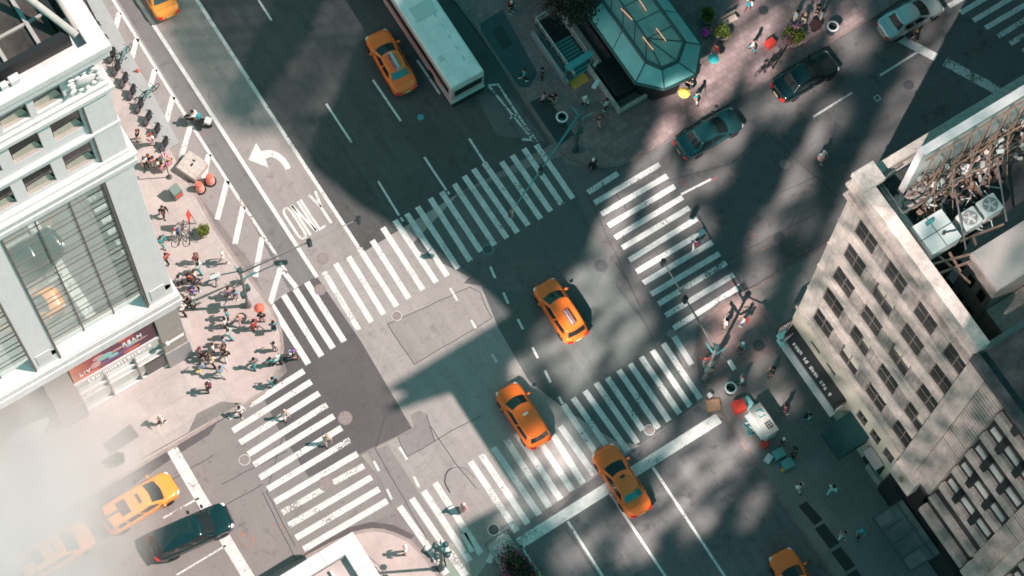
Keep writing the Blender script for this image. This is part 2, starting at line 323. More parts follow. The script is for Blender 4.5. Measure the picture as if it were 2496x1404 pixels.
M = dict(
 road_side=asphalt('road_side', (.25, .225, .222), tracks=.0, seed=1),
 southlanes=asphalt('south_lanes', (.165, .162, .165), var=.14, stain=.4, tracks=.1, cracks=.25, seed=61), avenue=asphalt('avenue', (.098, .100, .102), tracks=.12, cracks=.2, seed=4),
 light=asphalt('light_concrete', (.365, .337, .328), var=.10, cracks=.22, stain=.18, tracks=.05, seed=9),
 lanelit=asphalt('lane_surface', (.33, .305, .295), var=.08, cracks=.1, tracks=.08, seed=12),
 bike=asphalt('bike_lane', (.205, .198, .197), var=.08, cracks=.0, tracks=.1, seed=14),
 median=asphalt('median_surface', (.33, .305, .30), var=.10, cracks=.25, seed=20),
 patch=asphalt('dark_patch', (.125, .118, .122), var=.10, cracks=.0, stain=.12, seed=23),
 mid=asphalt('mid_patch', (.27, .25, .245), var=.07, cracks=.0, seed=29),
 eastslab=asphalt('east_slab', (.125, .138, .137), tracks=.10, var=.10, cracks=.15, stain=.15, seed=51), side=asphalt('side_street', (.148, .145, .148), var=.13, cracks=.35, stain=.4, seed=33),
 seam=mat('tar_seam', (.05, .05, .055), .6),
 paint=paint('road_paint', (.76, .76, .745), .36), oldpaint=paint('worn_paint', (.76, .75, .73), .56), freshpaint=paint('fresh_paint', (.78, .78, .77), .24),
 ghost=paint('ghost_paint', (.62, .62, .60), 1.25, .7),
 green=paint('green_paint', (.38, .55, .42), .7, .6), orange=paint('utility_orange', (.9, .30, .12), .95, .8), pink=paint('utility_pink', (.85, .16, .18), .95, .8),
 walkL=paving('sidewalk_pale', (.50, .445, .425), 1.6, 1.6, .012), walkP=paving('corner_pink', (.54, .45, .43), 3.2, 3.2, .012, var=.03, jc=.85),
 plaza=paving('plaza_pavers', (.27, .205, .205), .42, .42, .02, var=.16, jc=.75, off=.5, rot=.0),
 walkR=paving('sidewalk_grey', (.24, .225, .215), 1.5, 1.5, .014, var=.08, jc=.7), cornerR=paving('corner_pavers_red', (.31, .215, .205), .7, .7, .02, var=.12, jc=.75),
 kerb=mat('kerb_stone', (.36, .30, .28), .85, var=.2, scale=3), kerbd=mat('kerb_steel', (.22, .17, .165), .8, var=.25, scale=3),
 iron=mat('cast_iron', (.10, .10, .11), .6, .3, var=.25, scale=12), pinkiron=mat('rusty_cover', (.29, .24, .235), .8, var=.25, scale=9),
 white=stone('white_stone', (.91, .84, .845), .07), white2=stone('white_moulding', (.84, .79, .79), .12),
 tan=mat('tan_stone', (.44, .39, .35), .7, var=.08, scale=1.0), grey_stone=mat('grey_granite', (.42, .40, .40), .5, var=.08, scale=2),
 bronze=mat('bronze_frame', (.19, .15, .14), .5, .2), dframe=mat('window_frame_dark', (.17, .14, .13), .6), cream3=stone('grey_cream_stone', (.47, .41, .385), .32), 
 glassL=mat('shop_glass', (.70, .80, .76), .03, .62, var=.04, scale=.5), glassD=mat('dark_glass', (.02, .03, .032), .06, 0, spec=.35),
 glassU=mat('upper_window_glass', (.07, .055, .05), .12, 0, spec=.6, var=.5, scale=1.5, col2=(.025, .028, .03)),
 blind=mat('window_blind', (.50, .46, .39), .7, var=.1, scale=4), 
 cream=stone('cream_stone', (.52, .465, .43), .30), cream2=stone('cream_pier', (.50, .425, .395), .30),
 creambase=mat('cream_render', (.56, .50, .42), .8, var=.05, scale=1), soot=stone('sooty_stone', (.36, .32, .30), .5),
 tar=mat('tar_roof', (.06, .06, .065), .9, var=.4, scale=1.5), pinkroof=mat('pale_roof', (.56, .47, .45), .9, var=.12, scale=.8, detail=8),
 glassR=mat('sash_glass', (.02, .025, .025), .3, spec=.25, var=.4, scale=3), rust=mat('rusty_steel', (.33, .215, .165), .8, .2, var=.35, scale=5), steel=mat('galvanised_steel', (.30, .285, .28), .55, .5, var=.15, scale=3),
 greymetal=mat('grey_metal', (.62, .64, .63), .5, .15, var=.06, scale=2), whitemetal=mat('white_metal', (.80, .81, .80), .4, .0, var=.04, scale=2),
 teal=mat('teal_metal', (.10, .36, .37), .4, .3, var=.1, scale=2), tealroof=mat('teal_canopy', (.28, .62, .61), .45, .0, var=.12, scale=1.2),
 kglass=mat('kiosk_glass', (.30, .38, .34), .12, .2, var=.18, scale=1.2, spec=.8), kframe=mat('kiosk_frame', (.06, .12, .12), .5, .3),
 black=mat('black_paint', (.02, .022, .024), .5), blackg=mat('black_gloss', (.015, .02, .022), .25, coat=.4), rubber=mat('rubber', (.02, .02, .02), .85),
 red=mat('red_paint', (.85, .07, .05), .5), orangeb=mat('orange_plastic', (.95, .20, .12), .5), bandw=mat('reflective_band', (.85, .75, .7), .5),
 yellow=mat('yellow_mat', (.75, .38, .07), .8, var=.1, scale=8), yell=mat('yellow_cloth', (.85, .62, .12), .8), magenta=mat('magenta_cloth', (.75, .05, .45), .7),
 wood=mat('plank_wood', (.50, .42, .37), .8, var=.2, scale=4), cardboard=mat('cardboard', (.33, .20, .12), .85, var=.15, scale=5),
 awning=mat('dark_green_awning', (.008, .055, .058), .8, var=.15, scale=2), lens=mat('light_lens', (.75, .78, .8), .15, spec=.8), redlens=mat('tail_lens', (.65, .02, .02), .2, coat=.5),
 chrome=mat('chrome', (.75, .76, .78), .15, 1.0), plate=mat('licence_plate', (.75, .60, .35), .5), concrete=mat('old_concrete', (.55, .50, .46), .9, var=.2, scale=3, bump=.3),
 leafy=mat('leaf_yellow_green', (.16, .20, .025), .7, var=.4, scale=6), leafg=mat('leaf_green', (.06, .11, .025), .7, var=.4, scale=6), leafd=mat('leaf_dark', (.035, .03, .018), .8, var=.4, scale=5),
 flower=mat('flower_magenta', (.80, .05, .30), .7), flowerp=mat('flower_pink', (.80, .28, .50), .7), pot=mat('planter_pot', (.50, .47, .44), .8, var=.1, scale=4), bark=mat('bark', (.10, .075, .055), .9, var=.3, scale=8),
)
def taxi_paint(name, c): return mat(name, c, .32, 0, coat=.35, spec=.5)
# ------------------------------------------------------------------ ground, roads, pavements
def struct(o): o['kind'] = 'structure'; return o
_zs = [0]
def sheet(name, px, z, m):
    if z == 0.0: _zs[0] += 1; z = _zs[0] * .0004
    elif z < .0046: _zs[0] += 1; z = .0036 + _zs[0] * .00012
    b = MB(); b.sheet([G(x, y) for x, y in px], z); return struct(b.build(name, m))
b = MB(); n_ = 24
b.sheet([(math.cos(2 * math.pi * i / n_) * 900, math.sin(2 * math.pi * i / n_) * 900) for i in range(n_)], -0.012)
struct(b.build('ground', M['road_side']))
# avenue (runs along world Y) : top half dark asphalt, lit lanes, intersection slab
A1a, A1b = (330, -8), (772, 674)
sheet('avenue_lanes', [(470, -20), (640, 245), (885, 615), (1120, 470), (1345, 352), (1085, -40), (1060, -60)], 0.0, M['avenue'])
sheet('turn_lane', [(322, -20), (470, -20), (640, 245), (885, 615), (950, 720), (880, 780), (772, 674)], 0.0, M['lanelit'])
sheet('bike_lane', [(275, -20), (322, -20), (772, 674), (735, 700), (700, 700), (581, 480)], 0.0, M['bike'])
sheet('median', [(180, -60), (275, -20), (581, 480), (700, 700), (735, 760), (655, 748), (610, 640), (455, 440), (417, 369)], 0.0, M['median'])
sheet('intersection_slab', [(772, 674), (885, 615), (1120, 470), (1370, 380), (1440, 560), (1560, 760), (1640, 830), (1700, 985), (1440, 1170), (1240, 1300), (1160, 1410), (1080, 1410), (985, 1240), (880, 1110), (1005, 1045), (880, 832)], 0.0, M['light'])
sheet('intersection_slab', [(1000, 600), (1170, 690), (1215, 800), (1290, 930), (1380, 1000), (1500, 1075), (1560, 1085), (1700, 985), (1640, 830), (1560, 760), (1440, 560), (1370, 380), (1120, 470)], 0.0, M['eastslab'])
sheet('side_street_west', [(-120, 1420), (200, 1205), (545, 1005), (690, 900), (752, 1162), (985, 1240), (870, 1290), (760, 1340), (560, 1480), (200, 1620)], 0.0, M['mid'])
sheet('side_street_east', [(1500, 415), (1640, 340), (2131, 43), (2400, -130), (2600, -60), (2600, 250), (2010, 600), (1760, 740), (1650, 810), (1560, 760), (1440, 560), (1380, 400)], 0.0, M['side'])
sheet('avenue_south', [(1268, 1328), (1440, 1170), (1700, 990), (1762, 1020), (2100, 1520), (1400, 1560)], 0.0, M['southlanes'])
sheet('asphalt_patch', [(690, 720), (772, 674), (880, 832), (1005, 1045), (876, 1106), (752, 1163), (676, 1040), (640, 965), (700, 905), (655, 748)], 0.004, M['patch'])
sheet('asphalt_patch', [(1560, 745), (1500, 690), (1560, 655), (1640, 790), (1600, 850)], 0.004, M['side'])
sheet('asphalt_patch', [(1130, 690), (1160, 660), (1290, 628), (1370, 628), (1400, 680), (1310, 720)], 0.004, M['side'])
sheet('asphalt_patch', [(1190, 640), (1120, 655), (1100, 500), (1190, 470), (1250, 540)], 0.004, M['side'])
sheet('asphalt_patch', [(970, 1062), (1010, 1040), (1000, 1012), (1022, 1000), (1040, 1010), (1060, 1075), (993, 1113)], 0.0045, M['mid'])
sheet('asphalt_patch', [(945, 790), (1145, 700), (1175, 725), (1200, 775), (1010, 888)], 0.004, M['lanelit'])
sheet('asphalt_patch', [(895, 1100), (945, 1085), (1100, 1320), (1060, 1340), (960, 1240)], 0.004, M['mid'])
sheet('asphalt_patch', [(1210, 330), (1330, 345), (1250, 240), (1160, 230)], 0.004, M['side'])
# tar seams and cuts
b = MB()
def seam(pts, w=.05, z=.0065):
    P0 = [G(x, y) for x, y in pts]; P = [P0[0]]
    for p, q in zip(P0, P0[1:]):
        k_ = max(1, int((q - p).length / .7))
        for i in range(1, k_ + 1): P.append(p + (q - p) * i / k_ + (Vector((random.uniform(-.035, .035), random.uniform(-.035, .035), 0)) if i < k_ else Vector()))
    for p, q in zip(P, P[1:]):
        d = (q - p).normalized(); n = Vector((-d.y, d.x, 0)) * w / 2; e = d * w * .3
        b.add([p + n - e + Vector((0, 0, z)), p - n - e + Vector((0, 0, z)), q - n + e + Vector((0, 0, z)), q + n + e + Vector((0, 0, z))], [(0, 1, 2, 3)])
for s_ in [[(945, 790), (958, 812), (1010, 888)], [(945, 790), (1145, 700)], [(1145, 700), (1170, 712), (1185, 750), (1200, 775), (1010, 888)],
           [(970, 1065), (980, 1090), (993, 1113), (1060, 1075), (1040, 1010)], [(1060, 1075), (1100, 1050), (1170, 1015)], [(940, 1010), (915, 1095), (1000, 1245), (1040, 1310)],
           [(1500, 690), (1575, 790), (1600, 850)], [(1430, 470), (1560, 745)], [(1630, 440), (1780, 400), (1870, 320), (1930, 380), (2000, 440)],
           [(700, 1025), (650, 1200), (720, 1330)], [(215, 1209), (430, 1090), (560, 1010)], [(400, 1180), (520, 1110)], [(540, 1180), (700, 1100)], [(430, 1300), (640, 1180)], [(640, 0), (905, 60), (1000, 210), (1200, 540)],
           [(1110, 60), (1270, 340)], [(640, 1200), (740, 1404)], [(1000, 560), (1060, 640)], [(1050, 1040), (1110, 1130), (1160, 1190)], [(1380, 1290), (1470, 1420)], [(1760, 640), (1990, 520)], [(1900, 470), (1990, 430), (2040, 480)], [(1290, 1180), (1340, 1240)]]:
    seam(s_, .045)
for k, (x, y) in enumerate([(1455, 430), (1500, 470), (1548, 540), (1590, 600), (1500, 640)]): seam([(x, y), (x + 32, y + 48)], .05)
struct(b.build('tar_seams', M['seam']))
# ---- raised pavements
def walk(name, px, m, h=.14):
    b = MB(); b.prism([G(x, y) for x, y in px], -.01, h); return struct(b.build(name, m))
def kerb(px, side, w=.2, h=.146, m='kerb'):
    P = [G(x, y) for x, y in px]; b = MB(); off = []
    for i, p in enumerate(P):
        a = P[max(i - 1, 0)]; c = P[min(i + 1, len(P) - 1)]; d = (c - a).normalized(); off.append(p + Vector((-d.y, d.x, 0)) * w * side)
    for i in range(len(P) - 1):
        o1 = P[i] + (P[i] - off[i]).normalized() * .012; o2 = P[i + 1] + (P[i + 1] - off[i + 1]).normalized() * .012
        vs = [o1, o2, off[i + 1], off[i]]
        b.add([(v.x, v.y, -.008) for v in vs] + [(v.x, v.y, h) for v in vs], [(4, 5, 6, 7), (0, 1, 5, 4), (1, 2, 6, 5), (2, 3, 7, 6), (3, 0, 4, 7)])
    return struct(b.build('kerb', M[m]))
KL = [(150, -60), (253, 113), (417, 369), (455, 440), (520, 560), (575, 640), (612, 690), (655, 748), (672, 780), (682, 815), (685, 850), (680, 885), (668, 918), (640, 955), (595, 985), (540, 1014), (215, 1209), (-150, 1430)]
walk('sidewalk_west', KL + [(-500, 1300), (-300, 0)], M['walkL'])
kerb(KL, 1)
b = MB(); b.sheet([G(x, y) for x, y in [(470, 770), (640, 752), (652, 756), (668, 790), (676, 820), (679, 850), (674, 880), (662, 912), (634, 950), (600, 975), (575, 988), (520, 900), (470, 860)]], .1445); struct(b.build('corner_paving', M['walkP']))
b = MB(); b.sheet([G(x, y) for x, y in [(378, 1100), (460, 1055), (480, 1010), (540, 980), (590, 985), (500, 1035), (385, 1100), (330, 1130)]], .1445); struct(b.build('grey_pavement_slabs', M['walkR']))
b = MB(); b.sheet([G(x, y) for x, y in [(250, 1085), (318, 1035), (340, 1065), (270, 1110)]], .1446); struct(b.build('grey_pavement_slabs', M['walkR']))
KP = [(1060, -60), (1161, 73.5), (1350, 352), (1365, 372), (1390, 390), (1430, 405), (1470, 411), (1505, 408), (1545, 393), (1600, 359), (2131, 43), (2330, -90)]
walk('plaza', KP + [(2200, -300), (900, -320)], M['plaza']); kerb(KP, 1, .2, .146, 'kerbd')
KR = [(2500, 300), (2006, 598), (1839, 700), (1755, 737), (1722, 762), (1703, 795), (1696, 830), (1696, 870), (1706, 920), (1726, 960), (1762, 1018), (2027, 1404), (2150, 1590)]
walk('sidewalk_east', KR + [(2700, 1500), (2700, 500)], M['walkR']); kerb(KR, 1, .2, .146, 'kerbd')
b = MB(); b.sheet([G(x, y) for x, y in [(1830, 712), (1755, 745), (1728, 768), (1711, 797), (1704, 830), (1704, 868), (1713, 915), (1735, 945), (1905, 845), (1900, 800)]], .1445); struct(b.build('corner_paving', M['cornerR']))
KS = [(600, 1440), (690, 1385), (800, 1326), (862, 1298), (885, 1292), (909, 1289), (935, 1291), (962, 1299), (999, 1316), (1035, 1352), (1067, 1395), (1110, 1465)]
walk('sidewalk_south', KS + [(1000, 1700), (600, 1700)], M['walkP']); kerb(KS, -1)
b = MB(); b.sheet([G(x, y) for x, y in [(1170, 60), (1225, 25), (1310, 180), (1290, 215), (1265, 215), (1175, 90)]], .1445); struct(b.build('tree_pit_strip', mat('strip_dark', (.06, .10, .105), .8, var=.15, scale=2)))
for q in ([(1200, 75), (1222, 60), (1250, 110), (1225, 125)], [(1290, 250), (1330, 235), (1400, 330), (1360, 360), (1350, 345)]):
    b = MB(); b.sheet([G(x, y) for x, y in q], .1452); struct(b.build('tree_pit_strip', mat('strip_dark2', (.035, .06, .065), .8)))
b = MB()
for q in ([(1945, 1235), (1965, 1223), (2005, 1268), (1985, 1282)], [(1985, 1290), (2008, 1276), (2045, 1325), (2022, 1340)], [(2025, 1348), (2048, 1334), (2085, 1380), (2060, 1395)], [(2062, 1402), (2087, 1388), (2120, 1440), (2100, 1450)]):
    b.sheet([G(x, y) for x, y in q], .1455)
struct(b.build('pavement_gratings', mat('grating', (.03, .035, .035), .7)))
# ---- painted markings
def bar(b, p, q, w, z=.0105, slant=0):
    p = G(*p) if not isinstance(p, Vector) else p; q = G(*q) if not isinstance(q, Vector) else q
    d = (q - p).normalized(); n = Vector((-d.y, d.x, 0)) * w / 2
    N = max(1, int((q - p).length / .5)); vs = []
    for i in range(N + 1):
        c = p + (q - p) * i / N; a = random.uniform(-.008, .008)
        vs += [c + n * (1 + a) + Vector((0, 0, z)), c - n * (1 - a) + Vector((0, 0, z))]
    b.add(vs, [(2 * i, 2 * i + 1, 2 * i + 3, 2 * i + 2) for i in range(N)])
def bars(name, off, lst, w, m='paint', z=.0105):
    b = MB(); ox, oy, s = off
    for x0, y0, x1, y1 in lst: bar(b, (ox + x0 / s, oy + y0 / s), (ox + x1 / s, oy + y1 / s), w, z)
    return struct(b.build(name, M[m]))
R1 = (640, 520, 3.51); R2 = (900, 340, 3.509); R3 = (1400, 370, 3.052); R4 = (540, 880, 2.925); R5 = (940, 1040, 3.857); R6 = (1320, 790, 3.12); Z4 = (300, 300, 3.052); Z1 = (0, 0, 2.925)
CW = .375
bars('crosswalk', R1, [(180, 700, 505, 1222), (280, 648, 603, 1155), (378, 590, 698, 1098), (75, 785, 393, 1290)], .40, 'freshpaint')
bars('crosswalk', R1, [(625, 430, 932, 930), (735, 372, 1037, 865), (828, 300, 1148, 795), (938, 232, 1252, 728), (1028, 122, 1373, 655)], CW)
bars('crosswalk', R1, [(525, 500, 825, 1000)], .36, 'oldpaint')
bars('crosswalk', R2, [(220, 690, 573, 1222), (320, 635, 668, 1168), (412, 575, 760, 1105), (522, 502, 865, 1040), (618, 448, 955, 958), (727, 380, 1073, 905), (812, 312, 1178, 845), (892, 252, 1268, 797), (982, 200, 1360, 735), (1132, 190, 1467, 680), (1222, 135, 1552, 615), (1322, 78, 1647, 555), (1428, 45, 1742, 505)], CW)
bars('crosswalk', R3, [(100, 303, 325, 160), (150, 380, 635, 95), (200, 465, 690, 180), (252, 550, 748, 257), (302, 640, 805, 338), (357, 715, 855, 417), (408, 806, 912, 497), (462, 893, 972, 588), (512, 976, 1028, 672), (572, 1060, 1080, 757)], CW)
bars('crosswalk', R3, [(625, 1132, 1130, 825), (678, 1220, 1185, 915)], CW, 'oldpaint'); bars('crosswalk', R3, [(737, 1314, 1237, 1000)], CW)
bars('crosswalk', R4, [(250, 285, 588, 70), (80, 498, 640, 147), (130, 583, 697, 230), (190, 665, 752, 312), (230, 740, 802, 392), (272, 833, 857, 475), (328, 914, 917, 562), (380, 1006, 970, 660), (480, 1172, 1070, 828), (530, 1262, 1125, 912), (585, 1343, 1182, 997)], .40)
bars('crosswalk', R4, [(430, 1082, 728, 912), (787, 872, 1015, 748)], .38, 'oldpaint'); bars('crosswalk', R4, [(50, 405, 250, 285)], .36, 'oldpaint')
bars('crosswalk', R5, [(130, 750, 575, 1385), (245, 675, 600, 1200), (358, 605, 790, 1265), (465, 530, 895, 1195), (797, 328, 1235, 985), (897, 262, 1337, 915), (1010, 193, 1445, 830), (1132, 118, 1540, 757), (1232, 62, 1645, 685), (1440, 130, 1752, 600), (1575, 80, 1855, 532), (1640, -5, 1962, 452)], .41)
bars('crosswalk', R6, [(165, 612, 500, 1110), (240, 562, 570, 1035), (330, 508, 655, 965), (415, 447, 730, 906), (500, 408, 770, 806), (587, 350, 890, 792), (672, 302, 970, 737), (757, 250, 1050, 682), (842, 200, 1130, 627), (925, 148, 1207, 567), (1007, 95, 1142, 307)], .38)
bars('crosswalk', (1600, 0, 2.786), [(1985, 42, 2140, -50), (2065, 88, 2330, -70), (2152, 140, 2480, -55), (2235, 190, 2560, 0)], .36)
bars('crosswalk', (1600, 0, 2.786), [(2320, 248, 2600, 75), (2402, 298, 2640, 150), (2490, 350, 2700, 220)], .36, 'oldpaint')
bars('stop_line', (0, 0, 1), [(1263, 1327, 1752, 1019)], .72)
bars('stop_line', (0, 0, 1), [(418, 1092, 478, 1196), (478, 1196, 616, 1425)], .72)
bars('stop_line', (0, 0, 1), [(2190, 92, 2282, 140)], .62); bars('stop_line', (0, 0, 1), [(2303, 150, 2440, 225)], .66, 'oldpaint')
bars('lane_line', (0, 0, 1), [(330, -8, 773, 676)], .26, 'freshpaint')
bars('lane_line', (0, 0, 1), [(475, -8, 640, 247), (640, 247, 876, 606)], .24)
bars('lane_line', (0, 0, 1), [(1268, 1328, 1330, 1425), (1384, 1271, 1480, 1422), (1487, 1203, 1640, 1432), (1591, 1139, 1780, 1425)], .17)
bars('lane_line', R2, [(75, 355, 255, 650), (268, 668, 292, 700), (470, 150, 660, 435), (668, 445, 686, 468), (855, -8, 988, 200)], .15)
bars('lane_line', (0, 0, 1), [(795, 253, 857, 347), (909, 195, 977, 295), (1017, 147, 1072, 229), (630, 0, 662, 50), (1075, 345, 1075, 345.5)][:4], .15)
bars('lane_line', (0, 0, 1), [(1982, 285, 2077, 226), (2145, 184, 2238, 126), (1660, 474, 1733, 437)], .15)
bars('lane_line', (0, 0, 1), [(397, 1263, 485, 1214), (430, 1402, 550, 1330)], .12, 'oldpaint')
bars('lane_line', (0, 0, 1), [(1195, 650, 1207, 678), (1227, 713, 1239, 740), (1262, 778, 1275, 803), (1097, 702, 1115, 733), (1199, 863, 1211, 883), (1298, 847, 1311, 873), (1328, 903, 1342, 932), (1362, 967, 1372, 985), (911, 1124, 924, 1148), (943, 1192, 955, 1217), (974, 1090, 992, 1120), (1009, 1162, 1021, 1187), (1148, 780, 1160, 800)], .16)
bars('lane_line', (0, 0, 1), [(1192, 210, 1302, 345), (1215, 207, 1262, 280), (1190, 208, 1217, 206), (1238, 285, 1264, 280), (1262, 280, 1310, 345), (1272, 340, 1308, 342), (1240, 282, 1245, 290)], .15, 'oldpaint')
bars('worn_lettering', (0, 0, 1), [(940, 340, 958, 362), (962, 372, 978, 394), (950, 380, 965, 404), (985, 368, 995, 382), (815, 165, 828, 185), (838, 190, 852, 208), (846, 204, 866, 222), (930, 330, 944, 334), (800, 330, 812, 350), (770, 480, 790, 510)], .12, 'ghost')
# hatched zone beside the bike lane
bars('hatching', (0, 0, 1), [(273, -5, 462, 298), (470, 310, 581, 482)], .2)
bars('hatching', (0, 0, 1), [(581, 482, 680, 632), (683, 640, 700, 665)], .2, 'oldpaint')
bars('hatching', Z1, [(715, -30, 690, 90), (850, 90, 808, 270), (975, 275, 940, 415), (1105, 495, 1065, 640), (1232, 690, 1185, 870), (1362, 885, 1290, 1125), (1488, 1100, 1455, 1270)], .36)
bars('hatching', Z4, [(775, 430, 700, 718), (893, 620, 832, 900), (1035, 850, 983, 1145), (1172, 1075, 1085, 1375)], .36)
bars('hatching', Z4, [(1195, 1105, 1290, 1225)], .33); bars('hatching', (0, 0, 1), [(1190, 1372, 1225, 1300), (1130, 1300, 1152, 1345)], .36)
# turn arrow
b = MB(); P = lambda l: [G(*q) for q in Z(*Z4, l)]
b.sheet(P([(932, 273), (990, 148), (1027, 208), (1060, 270), (1086, 333)]), .0107)
arc = [(1027, 208, 1062, 268), (1075, 200, 1090, 252), (1120, 205, 1112, 255), (1165, 228, 1140, 268), (1205, 262, 1170, 292), (1232, 300, 1195, 322), (1247, 332, 1212, 350)]
vs = []
for x0, y0, x1, y1 in arc: vs += P([(x0, y0), (x1, y1)])
b.add([v + Vector((0, 0, .0107)) for v in vs], [(2 * i, 2 * i + 1, 2 * i + 3, 2 * i + 2) for i in range(len(arc) - 1)])
struct(b.build('turn_arrow', M['paint']))
# ONLY : strokes laid out on a grid aligned to the street
b = MB(); O = G(731, 590); W1, H1 = .52, 2.55
def stroke(pts, w=.175):
    Pp = [O + Vector((x, y, 0)) for x, y in pts]
    for p, q in zip(Pp, Pp[1:]): bar(b, p, q, w, .0107)
def lx(i): return .13 + i * .70
stroke([(lx(0), .45), (lx(0) + .08, .15), (lx(0) + .26, .08), (lx(0) + .42, .18), (lx(0) + .48, .5), (lx(0) + .48, 2.1), (lx(0) + .40, 2.42), (lx(0) + .24, 2.5), (lx(0) + .07, 2.4), (lx(0), 2.1), (lx(0), .45)])
stroke([(lx(1), .05), (lx(1), 2.5)]); stroke([(lx(1) + .04, 2.45), (lx(1) + .44, .12)]); stroke([(lx(1) + .48, .05), (lx(1) + .48, 2.5)])
stroke([(lx(2), 2.5), (lx(2), .0)]); stroke([(lx(2) + .08, .09), (lx(2) + .46, .09)], .17)
stroke([(lx(3) - .06, 2.5), (lx(3) + .17, 1.35), (lx(3) + .17, .05)]); stroke([(lx(3) + .42, 2.5), (lx(3) + .19, 1.35)])
struct(b.build('lane_lettering', M['paint']))
# green bike lane box at the south crossing
sheet('green_bike_lane', [(1060, 1345), (1110, 1330), (1165, 1420), (1110, 1430)], .0060, M['green'])
bars('bike_lane_mark', (0, 0, 1), [(1095, 1345, 1135, 1404)], .5, 'oldpaint')
# utility spray marks
def squig(name, px, m, w=.05, n=3, sp=10):
    b = MB(); rnd = random.Random(int(px[0] * 7 + px[1]))
    for k in range(n):
        x, y = px[0] + rnd.uniform(-sp, sp), px[1] + rnd.uniform(-sp, sp)
        for j in range(rnd.randint(2, 4)):
            nx, ny = x + rnd.uniform(-9, 9), y + rnd.uniform(-9, 9)
            bar(b, (x, y), (nx, ny), w, .0115 + k * .0003 + j * .00008); x, y = nx, ny
    struct(b.build(name, M[m]))
for p in [(1845, 560), (1830, 575), (1930, 600), (1950, 610), (1910, 625)]: squig('utility_marks', p, 'orange', .055, 3, 12)
for p in [(600, 1300), (615, 1330), (685, 1290), (590, 1335)]: squig('utility_marks', p, 'orange', .07, 5, 16)
for p in [(1625, 395), (1660, 440), (1700, 490), (1465, 510), (1480, 560), (1505, 590), (1580, 500), (1885, 625), (1775, 705), (1790, 700), (490, 1130), (1740, 440)]: squig('utility_marks', p, 'pink', .045, 3, 12)
b = MB()
for p, q in [((1860, 590), (1965, 560)), ((1895, 645), (1975, 625)), ((1780, 600), (1840, 570)), ((1780, 640), (1900, 590))]: bar(b, p, q, .04, .0112)
struct(b.build('utility_marks', M['orange']))
# manholes and covers
def cover(px, r, m, ring=None, z=.012):
    g = G(*px); b = MB(); b.lathe([(r * .86, 0), (r * .86, .006), (r * .6, .010), (r * .55, .006), (r * .2, .010), (0.0, .010)], (g.x, g.y, z - .006), 24)
    o = struct(b.build('manhole_cover', M[m]))
    b = MB(); b.lathe([(r * .88, .0), (r * .88, .008), (r, .008), (r * 1.02, .0)], (g.x, g.y, z - .006), 24); struct(b.build('manhole_rim', M[ring or m]))
cover((841, 1019), .45, 'pinkiron'); cover((596, 1121), .36, 'pinkiron', 'greymetal'); cover((794, 1179), .48, 'pinkiron'); cover((787, 630), .40, 'pinkiron'); cover((780, 706), .38, 'pinkiron')
cover((967, 770), .34, 'pinkiron', 'greymetal'); cover((1189, 608), .36, 'iron', 'teal'); cover((1465, 648), .42, 'iron'); cover((1203, 1291), .38, 'iron', 'greymetal'); cover((1583, 1048), .36, 'pinkiron', 'greymetal')
cover((1849, 844), .38, 'iron', z=.16); cover((1860, 27), .33, 'iron', z=.16); cover((1900, 580), .4, 'iron'); cover((1912, 400), .34, 'pinkiron'); cover((2215, 207), .36, 'iron'); cover((1025, 286), .22, 'teal'); cover((352, 1366), .36, 'pinkiron')
b = MB(); g = G(1085, 1175)      # curved tar joint in the slab
pts = [G(*q) for q in Z(*R5, [(605, 620), (575, 570), (555, 520), (560, 465), (580, 420), (620, 390)])]
for p, q in zip(pts, pts[1:]): bar(b, p, q, .09, .0065)
pts = [G(*q) for q in Z(*R5, [(620, 390), (690, 378), (750, 395), (790, 430), (840, 490)])]
for p, q in zip(pts, pts[1:]): bar(b, p, q, .03, .0065)
struct(b.build('tar_joint', M['seam']))
b = MB(); g = G(2138, 239)
for dx, dy, sx, sy in ((0, .17, .4, .06), (0, -.17, .4, .06), (.17, 0, .06, .28), (-.17, 0, .06, .28)): b.box((g.x + dx, g.y + dy, .012), (sx, sy, .01))
struct(b.build('survey_square', M['greymetal']))
# damp / dirty stain along the south kerb (has a shape of its own)
sheet('kerb_stain', [(640, 1420), (700, 1378), (800, 1312), (850, 1286), (905, 1272), (960, 1280), (1010, 1305), (1000, 1316), (962, 1300), (909, 1290), (862, 1299), (800, 1327), (690, 1388)], .0075, asphalt('damp_asphalt', (.13, .115, .115), stain=.4, cracks=0, seed=41))
sheet('kerb_stain', [(215, 1209), (330, 1130), (420, 1075), (500, 1020), (540, 1014), (510, 1060), (430, 1110), (330, 1180), (250, 1230)], .0075, M['patch'])

# ------------------------------------------------------------------ WEST BUILDING (white, classical)
YF = 6.95
wb = empty('white_department_store', (-24, YF, 0), 0, 'white stone corner store with giant street-reflecting windows and glass roof', 'building')
def part(name, mb, m, **k): return mb.build(name, M[m], wb, world=True, **k)
def part_s(name, mb, m, **k): return mb.pieces(name, M[m], wb, world=True, **k)
XC = -19.5; XL = -62.0
b = MB()
b.b2(XL, XC, YF + .02, 40, 12.2, 33.6)            # main mass behind piers is cut by window boxes below
body = None
